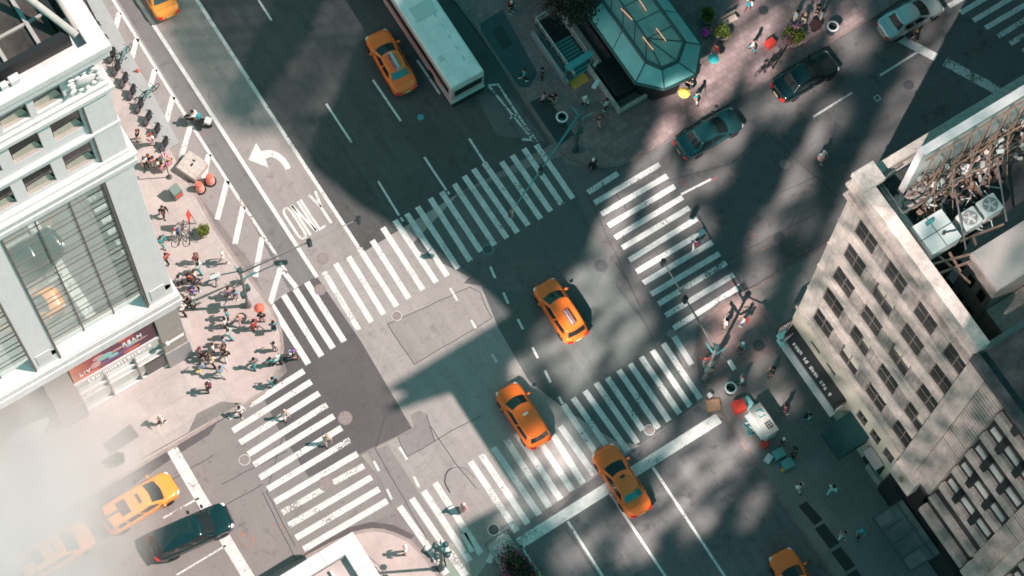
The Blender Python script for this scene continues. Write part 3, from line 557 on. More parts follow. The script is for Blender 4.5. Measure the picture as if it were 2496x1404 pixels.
# piers, solid walls
b = MB()
b.b2(-21.15, XC, YF, YF + 6, 11.9, 32.0)
bays = [(-27.1, -21.2), (-34.5, -28.6), (-42.0, -36.1)]
for x0, x1 in [(-28.6, -27.1), (-36.1, -34.5), (-62, -42.0)]: b.b2(x0, x1, YF, YF + 6, 11.9, 32.0)
b.b2(XL, XC, YF + 1.6, 40, 11.9, 33.6)
part('wall', b, 'white', bevel=.03)
b = MB()                                            # attic storeys with real openings
def wall_open(b, x0, x1, z0, z1, y0, y1, holes):
    xs = sorted({x0, x1, *[h[0] for h in holes], *[h[1] for h in holes]}); zs = sorted({z0, z1, *[h[2] for h in holes], *[h[3] for h in holes]})
    for i in range(len(xs) - 1):
        run = None
        for k in range(len(zs) - 1):
            cx, cz = (xs[i] + xs[i + 1]) / 2, (zs[k] + zs[k + 1]) / 2
            hole = any(h[0] < cx < h[1] and h[2] < cz < h[3] for h in holes)
            if hole:
                if run is not None: b.b2(xs[i], xs[i + 1], y0, y1, run, zs[k]); run = None
            elif run is None: run = zs[k]
        if run is not None: b.b2(xs[i], xs[i + 1], y0, y1, run, z1)
H1 = [(-22.68 - 2.2 * k, -21.12 - 2.2 * k, 34.35, 36.55) for k in range(12)]
H2 = [(-22.68 - 2.2 * k, -21.12 - 2.2 * k, 38.45, 40.42) for k in range(12)]
H3 = [(-22.98 - 1.77 * k, -21.56 - 1.77 * k, 42.35, 43.95) for k in range(14)]
wall_open(b, XL, -20.9, 33.6, 41.2, YF + .15, YF + .75, H1 + H2)
b.b2(-20.9, XC, YF, YF + .75, 33.6, 41.2)
wall_open(b, XL, XC, 41.2, 45.3, YF + .05, YF + .75, H3)
b.b2(XL, XC - .02, YF + 1.5, 40, 33.6, 45.3)
part('attic_wall', b, 'white')
b = MB()
for x0, x1, z0, z1 in H1 + H2 + H3: b.b2(x0 - .02, x1 + .02, YF + .62, YF + .70, z0, z1)
b2 = MB()
for i, (x0, x1, z0, z1) in enumerate(H1 + H2 + H3):
    if x0 < -36: continue
    b = MB(); b.b2(x0 + .001, x1 - .001, YF + .40, YF + .46, z0 + .001, z1 - .001); w = part('window', b, 'glassU')
    b = MB(); b.b2(x0 + .002, x1 - .002, YF + .17, YF + .39, z0 + .001, z0 + .06); s_ = b.build('sill', M['tan'], w); s_.location = Vector((24, -YF, 0)) * 1
    # shade drawn part way: a real sloping blind just in front of the glass
    b = MB(); b.add([(x0 + .05, YF + .33, z0 + .08), (x1 - .05, YF + .33, z0 + .08), (x1 - .25, YF + .38, z0 + .75), (x0 + .08, YF + .38, z0 + .55)], [(0, 1, 2, 3)])
    s_ = b.build('blind', M['blind'], w); s_.location = Vector((24, -YF, 0))
for w in [c for c in bpy.data.objects if c.parent and c.parent.parent == wb and c.name.split('.')[0] in ('sill', 'blind')]: w.location = Vector((24, -YF, 0))
def mould(b, x0, x1, prof):
    """horizontal moulding along X built of steps (y_out, z0, z1); returns round the corner"""
    for o, z0, z1 in prof: b.b2(x0, x1 + o, YF - o, YF + 2, z0, z1)
b = MB(); mould(b, XL, XC, [(.08, 9.5, 10.1), (.16, 10.1, 10.8), (.30, 10.8, 11.1), (.24, 11.1, 11.8), (.18, 11.8, 12.0)]); part('ledge', b, 'white2', bevel=.04)
b = MB(); mould(b, XL, XC, [(.12, 31.8, 32.2), (.25, 32.2, 32.7), (.20, 32.7, 33.3), (.34, 33.3, 33.6), (.10, 33.6, 33.9)]); part('cornice', b, 'white2', bevel=.05)
b = MB(); mould(b, XL, XC, [(.08, 37.2, 37.5), (.14, 41.0, 41.25), (.25, 41.25, 41.65), (.10, 41.65, 42.0), (.12, 44.6, 44.8), (.22, 44.8, 45.1), (.45, 45.1, 45.7)]); part('cornice', b, 'white2', bevel=.05)
b = MB(); b.b2(XL, XC + .6, YF - .55, YF + .1, 45.7, 46.3); b.b2(XC - .3, XC + .6, YF + .1, 40, 45.7, 46.3); part('parapet', b, 'white2', bevel=.06)
# pier frame lines beside windows
b = MB()
for x0, x1 in bays:
    for s, x in ((-1, x0), (1, x1)): b.b2(x - .09 if s > 0 else x, x if s > 0 else x + .09, YF - .06, YF + .45, 12.0, 31.75)
b.b2(-20.98, -20.86, YF + .02, YF + .2, 33.9, 40.9)
part_s('window_surround', b, 'bronze')
# giant windows
for n, (x0, x1) in enumerate(bays):
    if n > 1: continue
    b = MB(); b.b2(x0 + .09, x1 - .09, YF + .42, YF + .5, 12.9, 31.7); w = part('shop_window', b, 'glassL')
    b = MB(); W3 = (x1 - x0) / 3
    for k in (1, 2): b.b2(x0 + W3 * k - .04, x0 + W3 * k + .04, YF + .36, YF + .419, 12.9, 31.7)
    z = 14.2
    while z < 31.5:
        b.b2(x0 + .09, x1 - .09, YF + .395, YF + .418, z - .03, z + .03); b.b2(x0 + .09, x1 - .09, YF + .40, YF + .417, z + .62, z + .65); z += 1.75
    f = b.build('mullions', M['bronze'], w); f.location = Vector((24, -YF, 0))
    b = MB(); b.add([(x0 + .09, YF - .05, 12.02), (x1 - .09, YF - .05, 12.02), (x1 - .09, YF + .42, 12.95), (x0 + .09, YF + .42, 12.95), (x0 + .09, YF + .5, 12.02), (x1 - .09, YF + .5, 12.02)], [(0, 1, 2, 3), (0, 3, 4), (1, 5, 2), (3, 2, 5, 4)])
    part('sloping_sill', b, 'white')
# cartouche relief at the frieze corner
b = MB(); cx, cz = -20.4, 43.2
b.lathe([(0, -.18), (.42, -.14), (.62, 0)], (0, 0, 0), 20)
b.v = [Vector((v.x * 1.0 + cx, YF + .04 + v.z, v.y * .95 + cz)) for v in b.v]
for a in range(12):
    t = a * math.pi / 6; r = .72 + .12 * (a % 2); b.blob((cx + math.cos(t) * r * .95, YF - .0, cz + math.sin(t) * r * 1.0), .14, 5, (1.2, .9, 1))
for dx, dz in ((-.9, .6), (-.95, -.5), (.75, .7), (.8, -.6), (-.8, .95), (.5, 1.0)): b.tube((cx + dx * .6, YF, cz + dz * .6), (cx + dx, YF - .08, cz + dz), .07, 6, .12)
part('cartouche', b, 'white2', smooth=True)
# scroll plaque on the pier foot, small holes in the ledge
b = MB()
for x0 in (-20.9, -28.35): b.b2(x0, x0 + .95, YF - .04, YF + .02, 12.6, 14.2); b.lathe([(.40, 0), (.40, .04)], (x0 + .95, YF, 13.4), 16, 'Y'); 
part_s('pier_plaque', b, 'white2', bevel=.02)
# ground floor
b = MB(); b.b2(-21.2, -19.62, YF + .0, YF + 4, 2.9, 9.5); b.b2(-28.75, -27.1, YF, YF + 4, 2.9, 9.5); b.b2(-36.2, -34.6, YF, YF + 4, 2.9, 9.5); b.b2(XL, -19.65, YF + 3, 40, 0, 9.5)
for x0 in (-34.6,): b.b2(x0, -28.75, YF + .5, YF + 1.5, 3.9, 9.5)
part_s('pier', b, 'tan', bevel=.03)
b = MB(); b.b2(-21.25, -19.55, YF - .08, YF + 4, 0.14, 2.9); b.b2(-28.8, -27.05, YF - .08, YF + 4, .14, 2.9); b.b2(-36.25, -34.55, YF - .08, YF + 4, .14, 2.9); b.b2(-34.55, -28.8, YF + .1, YF + 2, .14, 1.1); part_s('pier_base', b, 'grey_stone', bevel=.03)
b = MB(); b.box((-20.35, YF - .25, 5.2), (1.1, .12, .12)); b.lathe([(.12, 0), (.16, .2), (.10, .3)], (-20.95, YF - .25, 5.05), 12); b.b2(-19.95, -19.93, YF - .02, YF, 3, 6); b.b2(-20.6, -19.7, YF - .02, YF, 4.7, 4.75); part('pier_lamp', b, 'white2')
b = MB(); b.b2(-27.08, -21.22, YF + .30, YF + .38, .2, 6.2); w = part('storefront_glass', b, 'glassL')
b = MB(); b.b2(-27.08, -21.22, YF + .05, YF + .29, 5.95, 6.28); b.b2(-27.08, -21.22, YF + .12, YF + .29, 3.6, 3.8); b.b2(-27.08, -21.22, YF + .18, YF + .29, 2.6, 2.7); b.b2(-27.08, -21.22, YF + .12, YF + .29, .15, .5)
part_s('storefront_rail', b, 'white2')
b = MB()
for x in (-27.05, -25.1, -23.1, -21.25): b.b2(x - .05, x + .05, YF + .1, YF + .295, .5, 5.95)
part_s('storefront_mullion', b, 'tan')
b = MB(); b.b2(-22.7, -21.35, YF + .14, YF + .27, .16, 2.5); part('door', b, 'blackg')
# poster above the shop front: plain colour fields and the letters that can be read
def poster_mat():
    m = bpy.data.materials.new('poster_print'); m.use_nodes = True; t = m.node_tree; bs = t.nodes['Principled BSDF']; N = t.nodes.new; L = t.links.new; bs.inputs['Roughness'].default_value = .5
    tc = N('ShaderNodeTexCoord'); sp = N('ShaderNodeSeparateXYZ'); L(tc.outputs['Object'], sp.inputs[0])
    r = N('ShaderNodeMapRange'); r.inputs[1].default_value = -3.1; r.inputs[2].default_value = 2.8; L(sp.outputs[0], r.inputs[0])
    n = N('ShaderNodeTexNoise'); n.inputs['Scale'].default_value = .9; n.inputs['Detail'].default_value = 3; L(tc.outputs['Object'], n.inputs['Vector'])
    a = N('ShaderNodeMath'); a.operation = 'MULTIPLY_ADD'; a.inputs[1].default_value = .35; L(n.outputs['Fac'], a.inputs[0])
    s2 = N('ShaderNodeMath'); s2.operation = 'SUBTRACT'; s2.inputs[1].default_value = .17; L(r.outputs[0], s2.inputs[0]); L(s2.outputs[0], a.inputs[2])
    cr = N('ShaderNodeValToRGB'); e = cr.color_ramp.elements; e[0].position = 0; e[0].color = (.72, .24, .14, 1); e[1].position = 1; e[1].color = (.10, .035, .06, 1)
    for p, c in ((.25, (.42, .07, .06, 1)), (.42, (.24, .04, .06, 1)), (.55, (.16, .05, .10, 1)), (.68, (.55, .08, .07, 1)), (.78, (.13, .04, .08, 1))):
        k = e.new(p); k.color = c
    L(a.outputs[0], cr.inputs[0]); L(cr.outputs[0], bs.inputs['Base Color']); return m
b = MB(); b.b2(-27.0, -21.3, YF + .12, YF + .22, 6.3, 9.45); ps = b.build('poster', poster_mat(), wb, world=True)
b = MB(); rp = random.Random(3)
def pf(b, x, z, rx, rz, c=None): b.blob((x, YF + .115, z), 1.0, 6, (rx, .02, rz))
for mt, lst in (('poster_teal', [(-24.7, 7.9, .55, .45), (-24.2, 7.3, .35, .3), (-22.9, 7.5, .4, .22)]), ('poster_pink', [(-25.1, 8.3, .4, .3), (-25.4, 7.4, .35, .5), (-23.8, 7.9, .6, .16), (-22.6, 7.4, .8, .10)]), ('poster_violet', [(-24.4, 7.0, .8, .16), (-23.4, 7.1, .6, .12)]), ('poster_orange', [(-23.4, 9.0, .3, .3), (-22.9, 9.1, .5, .2), (-26.0, 6.6, .8, .14), (-23.0, 6.7, .6, .16)])):
    b = MB()
    for q in lst: pf(b, *q)
    mm = mat(mt, {'poster_teal': (.35, .62, .60), 'poster_pink': (.75, .42, .40), 'poster_violet': (.20, .14, .42), 'poster_orange': (.85, .20, .10)}[mt], .5)
    for o in b.pieces('printed_shape', mm, ps): o.location = Vector((24, -YF, 0))
def text(name, s, size, m, loc, rot, parent=None, ext=.02, off=.0, sx=1.0, spacing=1.0, align='LEFT'):
    c = bpy.data.curves.new(name, 'FONT'); c.body = s; c.size = size; c.extrude = ext; c.offset = off; c.space_character = spacing; c.align_x = align
    t = bpy.data.objects.new(name + '_tmp', c); COL.objects.link(t); dg = bpy.context.evaluated_depsgraph_get(); me = bpy.data.meshes.new_from_object(t.evaluated_get(dg)); bpy.data.objects.remove(t)
    me.materials.clear(); me.materials.append(m); o = bpy.data.objects.new(name, me); COL.objects.link(o); o.location = loc; o.rotation_euler = rot; o.scale = (sx, 1, 1)
    if parent is not None: o.parent = parent
    return o
text('lettering', 'LIV', .72, M['whitemetal'], (-26.55 + 24, .10, 6.95), (math.pi / 2, 0, 0), ps, spacing=1.35, off=.02, sx=.62)
text('lettering', 'REAM', .80, M['whitemetal'], (-23.5 + 24, .10, 7.75), (math.pi / 2, 0, 0), ps, spacing=1.1, off=.02, sx=.62)
b = MB(); x = -26.2; rr = random.Random(5)              # channel letters, too blurred in the photograph to read
while x < -21.9:
    w = rr.uniform(.12, .2); b.b2(x, x + .07, YF - .08, YF + .04, 5.45, 5.9)
    if rr.random() < .7: b.b2(x + w - .05, x + w + .01, YF - .08, YF + .04, 5.45, 5.9)
    k = rr.random(); zz = 5.84 if k < .4 else (5.46 if k < .7 else 5.65); b.b2(x + .071, x + w - .051 if w > .14 else x + .1, YF - .08, YF + .04, zz, zz + .06)
    x += w + (.3 if rr.random() < .13 else .09)
part_s('channel_letter', b, 'white')
# hemispherical awning at the west entrance
b = MB(); n = 12; vs = []
for k in range(7):
    a = k / 6 * math.pi / 2
    for i in range(n + 1): t = math.pi * i / n; vs.append((-30.9 + math.cos(t) * 1.6 * math.cos(a), YF - math.sin(a) * 1.2 * math.sin(t) ** .5 - .02, 3.4 + math.sin(t) * 1.3 * math.cos(a) * .8))
b.add(vs, [(k * (n + 1) + i, k * (n + 1) + i + 1, (k + 1) * (n + 1) + i + 1, (k + 1) * (n + 1) + i) for k in range(6) for i in range(n)]); part('awning', b, 'greymetal', smooth=True)
# roof: cornice band, gutter, glass roof with frames, white tubes
b = MB(); b.b2(XL, XC - .3, YF + .1, 40, 45.0, 45.35); part('roof', b, 'tar')
b = MB(); b.b2(XL, -20.3, YF + .6, YF + .9, 45.36, 46.9); b.b2(-20.6, -20.3, YF + .9, 40, 45.36, 46.9); part('roof_kerb', b, 'black')
gz = 46.4
M['roofglass'] = mat('brown_roof_glass', (.05, .042, .04), .12, spec=.5, var=.5, scale=.6, col2=(.12, .10, .09))
b = MB(); b.b2(XL, -20.7, YF + 1.0, 40, gz - .1, gz); gl = part('glass_roof', b, 'roofglass')
g1 = [G(*q, gz) for q in Z(*Z1, [(190, 170), (120, 15), (290, 390), (80, 500), (0, 350), (0, 270), (320, 100)])]
b = MB()
xs = [-22.9 - 2.15 * k for k in range(16)]; ys = [YF + 1.0 + 2.2 * k for k in range(15)]
xv = G(*Z(*Z1, [(190, 170)])[0], gz).x; xv2 = G(*Z(*Z1, [(80, 500)])[0], gz).x; dxv = xv - xv2
for k in range(-1, 14): 
    x = xv - dxv * k
    if x < -20.8: b.b2(x - .09, x + .09, YF + 1.0, 38, gz + .001, gz + .16)
yh = G(*Z(*Z1, [(200, 165)])[0], gz).y; 
for k in range(-1, 12):
    y = yh + dxv * 1.1 * k
    if y > YF + 1.1: b.b2(XL, -20.75, y - .07, y + .07, gz + .001, gz + .13)
o = b.build('glazing_bars', mat('roof_bars', (.46, .42, .40), .6, var=.1), gl); o.location = Vector((24, -YF, 0))
b = MB(); p1 = G(75, 0, gz + 1.2); p2 = G(187, 86, gz + .5); b.tube(p1 + (p1 - p2) * 1.5, p2, .17, 10); part('roof_tube', b, 'pot', smooth=True)
b = MB(); p1 = G(128, -20, gz + .6); p2 = G(186, 74, gz + .4); b.tube(p1, p2, .09, 8); part('roof_tube', b, 'tan', smooth=True)
b = MB(); g = G(35, 193, 46.6); b.box((g.x, g.y, 46.6), (.5, .35, .4)); g = G(8, 206, 46.6); b.box((g.x, g.y, 46.5), (.35, .3, .3)); b.box((g.x + 1.0, g.y, 46.5), (.7, .1, .1)); part_s('floodlight', b, 'white2', bevel=.04)
# ------------------------------------------------------------------ EAST CORNER BUILDING (cream stone, roof clutter)
XF = 12.7
def wall_openY(b, y0, y1, z0, z1, x0, x1, holes):
    ys = sorted({y0, y1, *[h[0] for h in holes], *[h[1] for h in holes]}); zs = sorted({z0, z1, *[h[2] for h in holes], *[h[3] for h in holes]})
    for i in range(len(ys) - 1):
        run = None
        for k in range(len(zs) - 1):
            cy, cz = (ys[i] + ys[i + 1]) / 2, (zs[k] + zs[k + 1]) / 2
            hole = any(h[0] < cy < h[1] and h[2] < cz < h[3] for h in holes)
            if hole:
                if run is not None: b.b2(x0, x1, ys[i], ys[i + 1], run, zs[k]); run = None
            elif run is None: run = zs[k]
        if run is not None: b.b2(x0, x1, ys[i], ys[i + 1], run, z1)
eb = empty('stone_office_block', (XF, -18, 0), 0, 'cream stone office block with rows of sash windows and cluttered roof on the east corner', 'building')
def ep(name, b, m, **k): return b.build(name, M[m], eb, world=True, **k)
def ep_s(name, b, m, **k): return b.pieces(name, M[m], eb, world=True, **k)
def sub(name, b, m, par, org): o = b.build(name, M[m], par); o.location = -Vector(org); return o
EO = (XF, -18, 0)
YC = [-14.35, -17.08, -19.81, -22.56]; ZC = [24.0, 20.25, 16.55, 12.85, 9.1]
Y0, Y1 = -23.35, -12.3
holes = [(y - .84, y + .84, z - 1.12, z + 1.12) for y in YC for z in ZC]
b = MB(); wall_openY(b, Y0, Y1, 7.3, 26.0, XF, XF + .5, holes); b.b2(XF + .5, 17, Y1 - .4, Y1, 0, 26.0); b.b2(XF + .5, 17.2, Y0, Y0 + .4, 0, 26.0); ep('wall', b, 'cream')
b = MB(); wall_openY(b, Y0 - .0, Y1 + .06, 26.0, 27.3, XF - .12, XF + .35, []); ep('frieze', b, 'soot')
b = MB()
y = Y0 + .2
while y < Y1: b.b2(XF - .24, XF - .121, y - .05, y + .05, 26.9, 27.08); y += .3
b.b2(XF - .34, XF + .4, Y0, Y1 + .34, 27.1, 27.4); b.b2(XF - .26, XF + .3, Y0, Y1 + .26, 25.7, 25.9); ep('cornice', b, 'cream2')
b = MB(); b.b2(XF - .22, XF + .55, Y0, Y1 + .2, 27.4, 28.3); b.b2(XF + .55, 34, Y1 - .35, Y1 + .2, 27.4, 28.1); b.b2(XF - .3, XF + 1.1, Y1 - .9, Y1 + .3, 28.3, 28.75); ep('parapet', b, 'cream', bevel=.04)
b = MB()                                    # string courses
for z in (22.35, 18.65, 14.95, 11.2): b.b2(XF - .09, XF - .001, Y0, Y1 + .02, z - .14, z + .05)
ep_s('string_course', b, 'cream')
b = MB()
for z in (21.6, 17.9): b.b2(XF - .05, XF - .001, Y0, Y1 - .9, z - .0, z + .58)
ep_s('coloured_band', b, 'cream2')
b = MB()
for y in [(-14.35 - 17.08) / 2, (-17.08 - 19.81) / 2, (-19.81 - 22.56) / 2]:
    for z in ZC: b.b2(XF - .045, XF - .002, y - .55, y + .55, z - .95, z + .95)
ep_s('wall_panel', b, 'soot')
rr = random.Random(11)
for y in YC:
    for z in ZC:
        y0, y1, z0, z1 = y - .84, y + .84, z - 1.12, z + 1.12
        b = MB(); b.b2(XF + .10, XF + .16, y0 + .001, y1 - .001, z0 + .001, z1 - .001); w = ep('window', b, 'glassR')
        b = MB()
        for a0, a1, c0, c1 in ((y0, y1, z0, z0 + .06), (y0, y1, z1 - .06, z1), (y0, y0 + .05, z0 + .09, z1 - .09), (y1 - .05, y1, z0 + .09, z1 - .09), (y0 + .05, y1 - .05, z - .025, z + .025)): b.b2(XF + .06, XF + .099, a0 + .002, a1 - .002, c0 + .002, c1 - .002)
        b.b2(XF + .055, XF + .098, y - .04, y + .04, z0 + .095, z - .045); b.b2(XF + .055, XF + .098, y - .04, y + .04, z + .045, z1 - .095)
        sub('frame', b, 'dframe', w, EO)
        b = MB(); b.b2(XF - .05, XF - .002, y0 - .03, y1 + .03, z0 - .07, z0 - .001); sub('sill', b, 'cream', w, EO)
        if rr.random() < .45:
            b = MB(); h = rr.uniform(.3, 1.2); s_ = rr.choice([(y0 + .1, y - .06), (y + .06, y1 - .1), (y0 + .1, y1 - .1)]); b.b2(XF + .07, XF + .085, s_[0], s_[1], z1 - .1 - h, z1 - .1); sub('blind', b, 'blind', w, EO)
hb = [(-15.15, -14.2, 5.0, 5.7), (-16.8, -15.85, 5.0, 5.7)] + [(y - .45, y + .45, 3.95, 5.55) for y in (-19.8, -21.2, -22.6)]
b = MB(); wall_openY(b, Y0, Y1 + .02, .1, 7.3, XF - .10, XF + .4, hb); ep('base_wall', b, 'creambase')
for y0, y1, z0, z1 in hb:
    b = MB(); b.b2(XF + .05, XF + .1, y0 + .001, y1 - .001, z0 + .001, z1 - .001); w = ep('window', b, 'glassD')
    b = MB()
    for a0, a1, c0, c1 in ((y0, y1, z0, z0 + .07), (y0, y1, z1 - .07, z1), (y0, y0 + .07, z0 + .07, z1 - .07), (y1 - .07, y1, z0 + .07, z1 - .07), ((y0 + y1) / 2 - .03, (y0 + y1) / 2 + .03, z0 + .07, z1 - .07)): b.b2(XF, XF + .049, a0 + .002, a1 - .002, c0 + .002, c1 - .002)
    sub('frame', b, 'dframe', w, EO)
b = MB(); b.b2(XF - .2, XF - .101, Y0, Y1 + .1, 7.15, 7.35); b.b2(XF - .35, XF - .101, -23.3, -21.9, .14, 1.1); ep_s('base_course', b, 'cream')
# signboard canopy
b = MB(); b.add([(XF - .11, -12.5, 4.5), (XF - .11, -18.2, 4.5), (12.0, -18.3, 3.45), (12.0, -12.6, 3.45), (XF - .11, -12.5, 3.2), (XF - .11, -18.2, 3.2), (12.0, -18.3, 3.2), (12.0, -12.6, 3.2)], [(0, 1, 2, 3), (4, 7, 6, 5), (0, 4, 5, 1), (3, 2, 6, 7), (0, 3, 7, 4), (1, 5, 6, 2)]); sg = ep('shop_canopy', b, 'black')
b = MB(); y = -13.0; r5 = random.Random(8)
dn = Vector((-.58, 0, -1.05)).normalized(); nn = Vector((-1.05, 0, .58)).normalized()
while y > -17.9:      # white sign letters, too blurred in the photograph to read
    w = r5.uniform(.10, .17); c = Vector((12.16, y, 3.74)) + nn * .02
    if r5.random() < .86:
        for k in range(r5.randint(2, 3)):
            o = Vector((0, -w * (k / 2.0), 0)) + dn * r5.uniform(-.05, .05); b.box(tuple(c + o), (.03, .045, .24), ry=math.atan2(.58, 1.05))
        b.box(tuple(c + Vector((0, -w / 2, 0)) + dn * r5.choice((-.1, 0, .1))), (.03, w, .05), ry=math.atan2(.58, 1.05))
    y -= w + (.32 if r5.random() < .16 else .09)
sub('canopy_lettering', b, 'white2', sg, EO)
b = MB(); b.b2(11.55, 11.95, -18.45, -12.55, 2.95, 3.15); b.b2(11.55, 11.95, -13.1, -13.08, 3.151, 3.16); ep('canopy_edge', b, 'white2', bevel=.02)
b = MB()
for x, y in ((12.0, -12.7), (12.0, -18.2)): b.tube((x, y, .14), (x, y, 2.95), .05, 8)
ep_s('canopy_post', b, 'steel')
for nm, (y, w, z0, z1) in enumerate([(-12.35, .95, 3.9, 5.3), (-12.9, .75, 3.3, 4.4), (-18.35, .75, 3.6, 4.6)]):
    b = MB(); b.b2(XF - .2 - w, XF - .2, y - .06, y + .06, z0, z1); s_ = ep('projecting_sign', b, 'black', bevel=.01)
    b = MB(); r5 = random.Random(nm)
    for k in range(3):
        for j in range(5):
            b.b2(XF - .26 - w * (.08 + .18 * j) - .1, XF - .26 - w * (.08 + .18 * j) - .04, y - .085, y - .061, z0 + .15 + k * (z1 - z0 - .2) / 3, z0 + .12 + (k + .75) * (z1 - z0 - .2) / 3)
    sub('sign_lettering', b, 'white2', s_, EO)
b = MB(); b.b2(11.6, 12.3, -12.95, -12.35, 3.3, 3.5); b.b2(11.45, 11.75, -13.25, -12.7, 3.3, 3.5); ep_s('sign_lightbox', b, 'tealroof', bevel=.03)
# dark green barrel awning
c = [G(1850 + x / 1.862, 650 + y / 1.862, 2.9) for x, y in [(305, 740), (400, 680), (480, 780), (395, 860)]]
b = MB(); n = 8; ya, yb = -18.95, -20.95; vs = []
for i in range(n + 1):
    t = math.pi / 2 * i / n; x = XF - .12 - 2.0 * math.sin(t); z = 2.7 + 1.2 * math.cos(t)
    vs += [(x, ya, z), (x, yb, z)]
b.add(vs, [(2 * i, 2 * i + 1, 2 * i + 3, 2 * i + 2) for i in range(n)]); m_ = len(b.v)
b.add([v for v in vs[0::2]] + [(XF - .12, ya, 2.7)], [tuple(range(n + 2))]); b.add([v for v in vs[1::2]] + [(XF - .12, yb, 2.7)], [tuple(range(n + 2))])
b.b2(XF - 2.14, XF - 2.11, yb, ya, 2.35, 2.7)
b.tube((XF - .3, (ya + yb) / 2, 3.92), (XF - 2.1, (ya + yb) / 2, 2.75), .035, 6); ep('barrel_awning', b, 'awning')
b = MB(); b.b2(XF - .14, XF - .101, -22.9, -21.3, .2, 2.9); ep('entrance_glass', b, 'glassD')
b = MB(); b.b2(XF - .75, XF - .145, -22.75, -21.35, 2.95, 3.25); ep('entrance_ledge', b, 'grey_stone', bevel=.03)
# roof levels
RZ = 26.3
b = MB(); b.b2(XF + .5, 34, -17.6, Y1 - .4, RZ - .4, RZ); ep('roof', b, 'tar')
b = MB(); b.b2(XF + .5, 17.2, Y0 + .4, -17.6, 15.5, 16.0); b.b2(13.2, 17.2, -17.6, -17.4, 16.0, RZ); ep('light_well', b, 'tar')
b = MB(); g0 = G(2366.6, 616.7, 27.6); g1 = G(2433, 707, 27.6); b.b2(g0.x, 36, g1.y, g0.y, 27.2, 27.6); ep('rooftop_slab', b, 'pinkroof', bevel=.03)
b = MB(); b.b2(g0.x + .1, 36, g1.y - .0 + .05, g0.y - .05, 14, 27.2); b.b2(g0.x + .2, 36, -23.3, g1.y, 14, 24.0); ep('inner_wall', b, 'cream')
b = MB()
for k in range(3):
    for j in range(3): b.b2(g0.x + .06, g0.x + .099, g1.y + .4 + j * .95, g1.y + .9 + j * .95, 24.4 - k * 3, 25.6 - k * 3)
ep_s('inner_window', b, 'glassD')
# coping strip of the light well
b = MB(); gg = G(2330, 690, 27.5); b.b2(XF + .55, XF + 1.3, -17.6, Y1 - .9, 27.0, 27.4); ep('gutter', b, 'grey_stone')
b = MB(); rr = random.Random(21)
for k in range(26):
    y = -17.4 + rr.random() * 4.7; x = XF + .95 + rr.random() * .35; b.box((x, y, 27.42 + rr.random() * .05), (rr.uniform(.08, .3), rr.uniform(.06, .22), .05), rr.random() * 3)
ep('loose_slates', b, 'grey_stone')
# --- things on the roof
def rp3(x, y, z=RZ): return G(1900 + x / 2.925, 280 + y / 2.925, z)
bb = empty('rooftop_billboard', (18, -13.4, RZ), 0, 'large billboard with white top edge and rusty frame behind it on the cream block', 'billboard')
by = rp3(865, 580).y; bx = rp3(865, 580).x
def hz(px, py, Y):
    d = RM.transposed() @ Vector(((px - 1248) / FPX, (py - 702) / FPX, 1.0)); t = (Y - CP.y) / d.y; return CP + d * t
bt = hz(1900 + 1040 / 2.925, 280 + 262 / 2.925, by).z
b = MB(); b.b2(bx, bx + 15, by, by + .22, RZ + .25, bt); b.build('panel', M['greymetal'], bb, world=True)
b = MB(); b.b2(bx, bx + 15, by - .18, by + .30, bt, bt + .14); b.b2(bx - .1, bx, by - .1, by + .3, RZ + .25, bt); b.build('panel_edge', M['white2'], bb, world=True, bevel=.02)
rr = random.Random(4)
b = MB(); k = 0
x = bx + .5
while x < bx + 15:
    for yy in (by - .35, by - 1.3): b.tube((x, yy, RZ), (x, yy, bt - (.2 if yy > by - 1 else 1.6)), .035, 6)
    b.tube((x, by - .35, bt - .3), (x, by - 2.4, RZ), .03, 6); b.tube((x, by - 1.3, RZ + 1), (x + 1.2, by - .35, bt - .5), .035, 6); x += 1.2
for z in (RZ + .7, RZ + 1.9, bt - .3):
    b.tube((bx, by - .35, z), (bx + 15, by - .35, z), .06, 6); b.tube((bx + .2, by - 1.3, z - .3), (bx + 15, by - 1.3, z - .3), .05, 6)
b.build('rusty_bracing', M['rust'], bb, world=True)
b = MB()
for k in range(90):
    p = Vector((bx + rr.uniform(0, 9), by - rr.uniform(.25, 1.9), RZ + rr.uniform(.1, 2.2))); q = p + Vector((rr.uniform(-.7, .7), rr.uniform(-.4, .4), rr.uniform(-.6, .6))); b.tube(p, q, rr.uniform(.02, .05), 5)
b.build('cable_tangle', M['black'], bb, world=True)['kind'] = 'stuff'
b = MB()
for k in range(60):
    p = Vector((bx + rr.uniform(0, 9), by - rr.uniform(.25, 1.7), RZ + rr.uniform(.1, 2.4))); b.box(tuple(p), (rr.uniform(.1, .45), rr.uniform(.05, .2), rr.uniform(.05, .25)), rr.random() * 3, rr.random())
b.pieces('junction_box', M['greymetal'], bb, world=True)
b = MB()
for a_, c_ in [((1150, 640), (1250, 490)), ((1250, 490), (1550, 330)), ((1420, 520), (1640, 130)), ((1550, 330), (1620, 760)), ((1250, 530), (1330, 960)), ((880, 700), (1743, 170)), ((850, 740), (700, 490)), ((720, 470), (880, 350)), ((880, 700), (720, 480))]:
    p = rp3(*a_, RZ + 1.6); q = rp3(*c_, RZ + 1.2); b.tube(p, q, .06, 6)
b.build('prop', M['steel'], bb, world=True)
b = MB()
for k in range(10): 
    p = rp3(1090 + k * 62, 470 - k * 38, RZ + 1.0); b.box(tuple(p), (.55, .12, .5), math.radians(8))
b.pieces('louvre', M['rust'], bb, world=True)
lamps = [((1710, 1000), 27.9), ((2020, 830), 27.9), ((2280, 672), 27.9)]
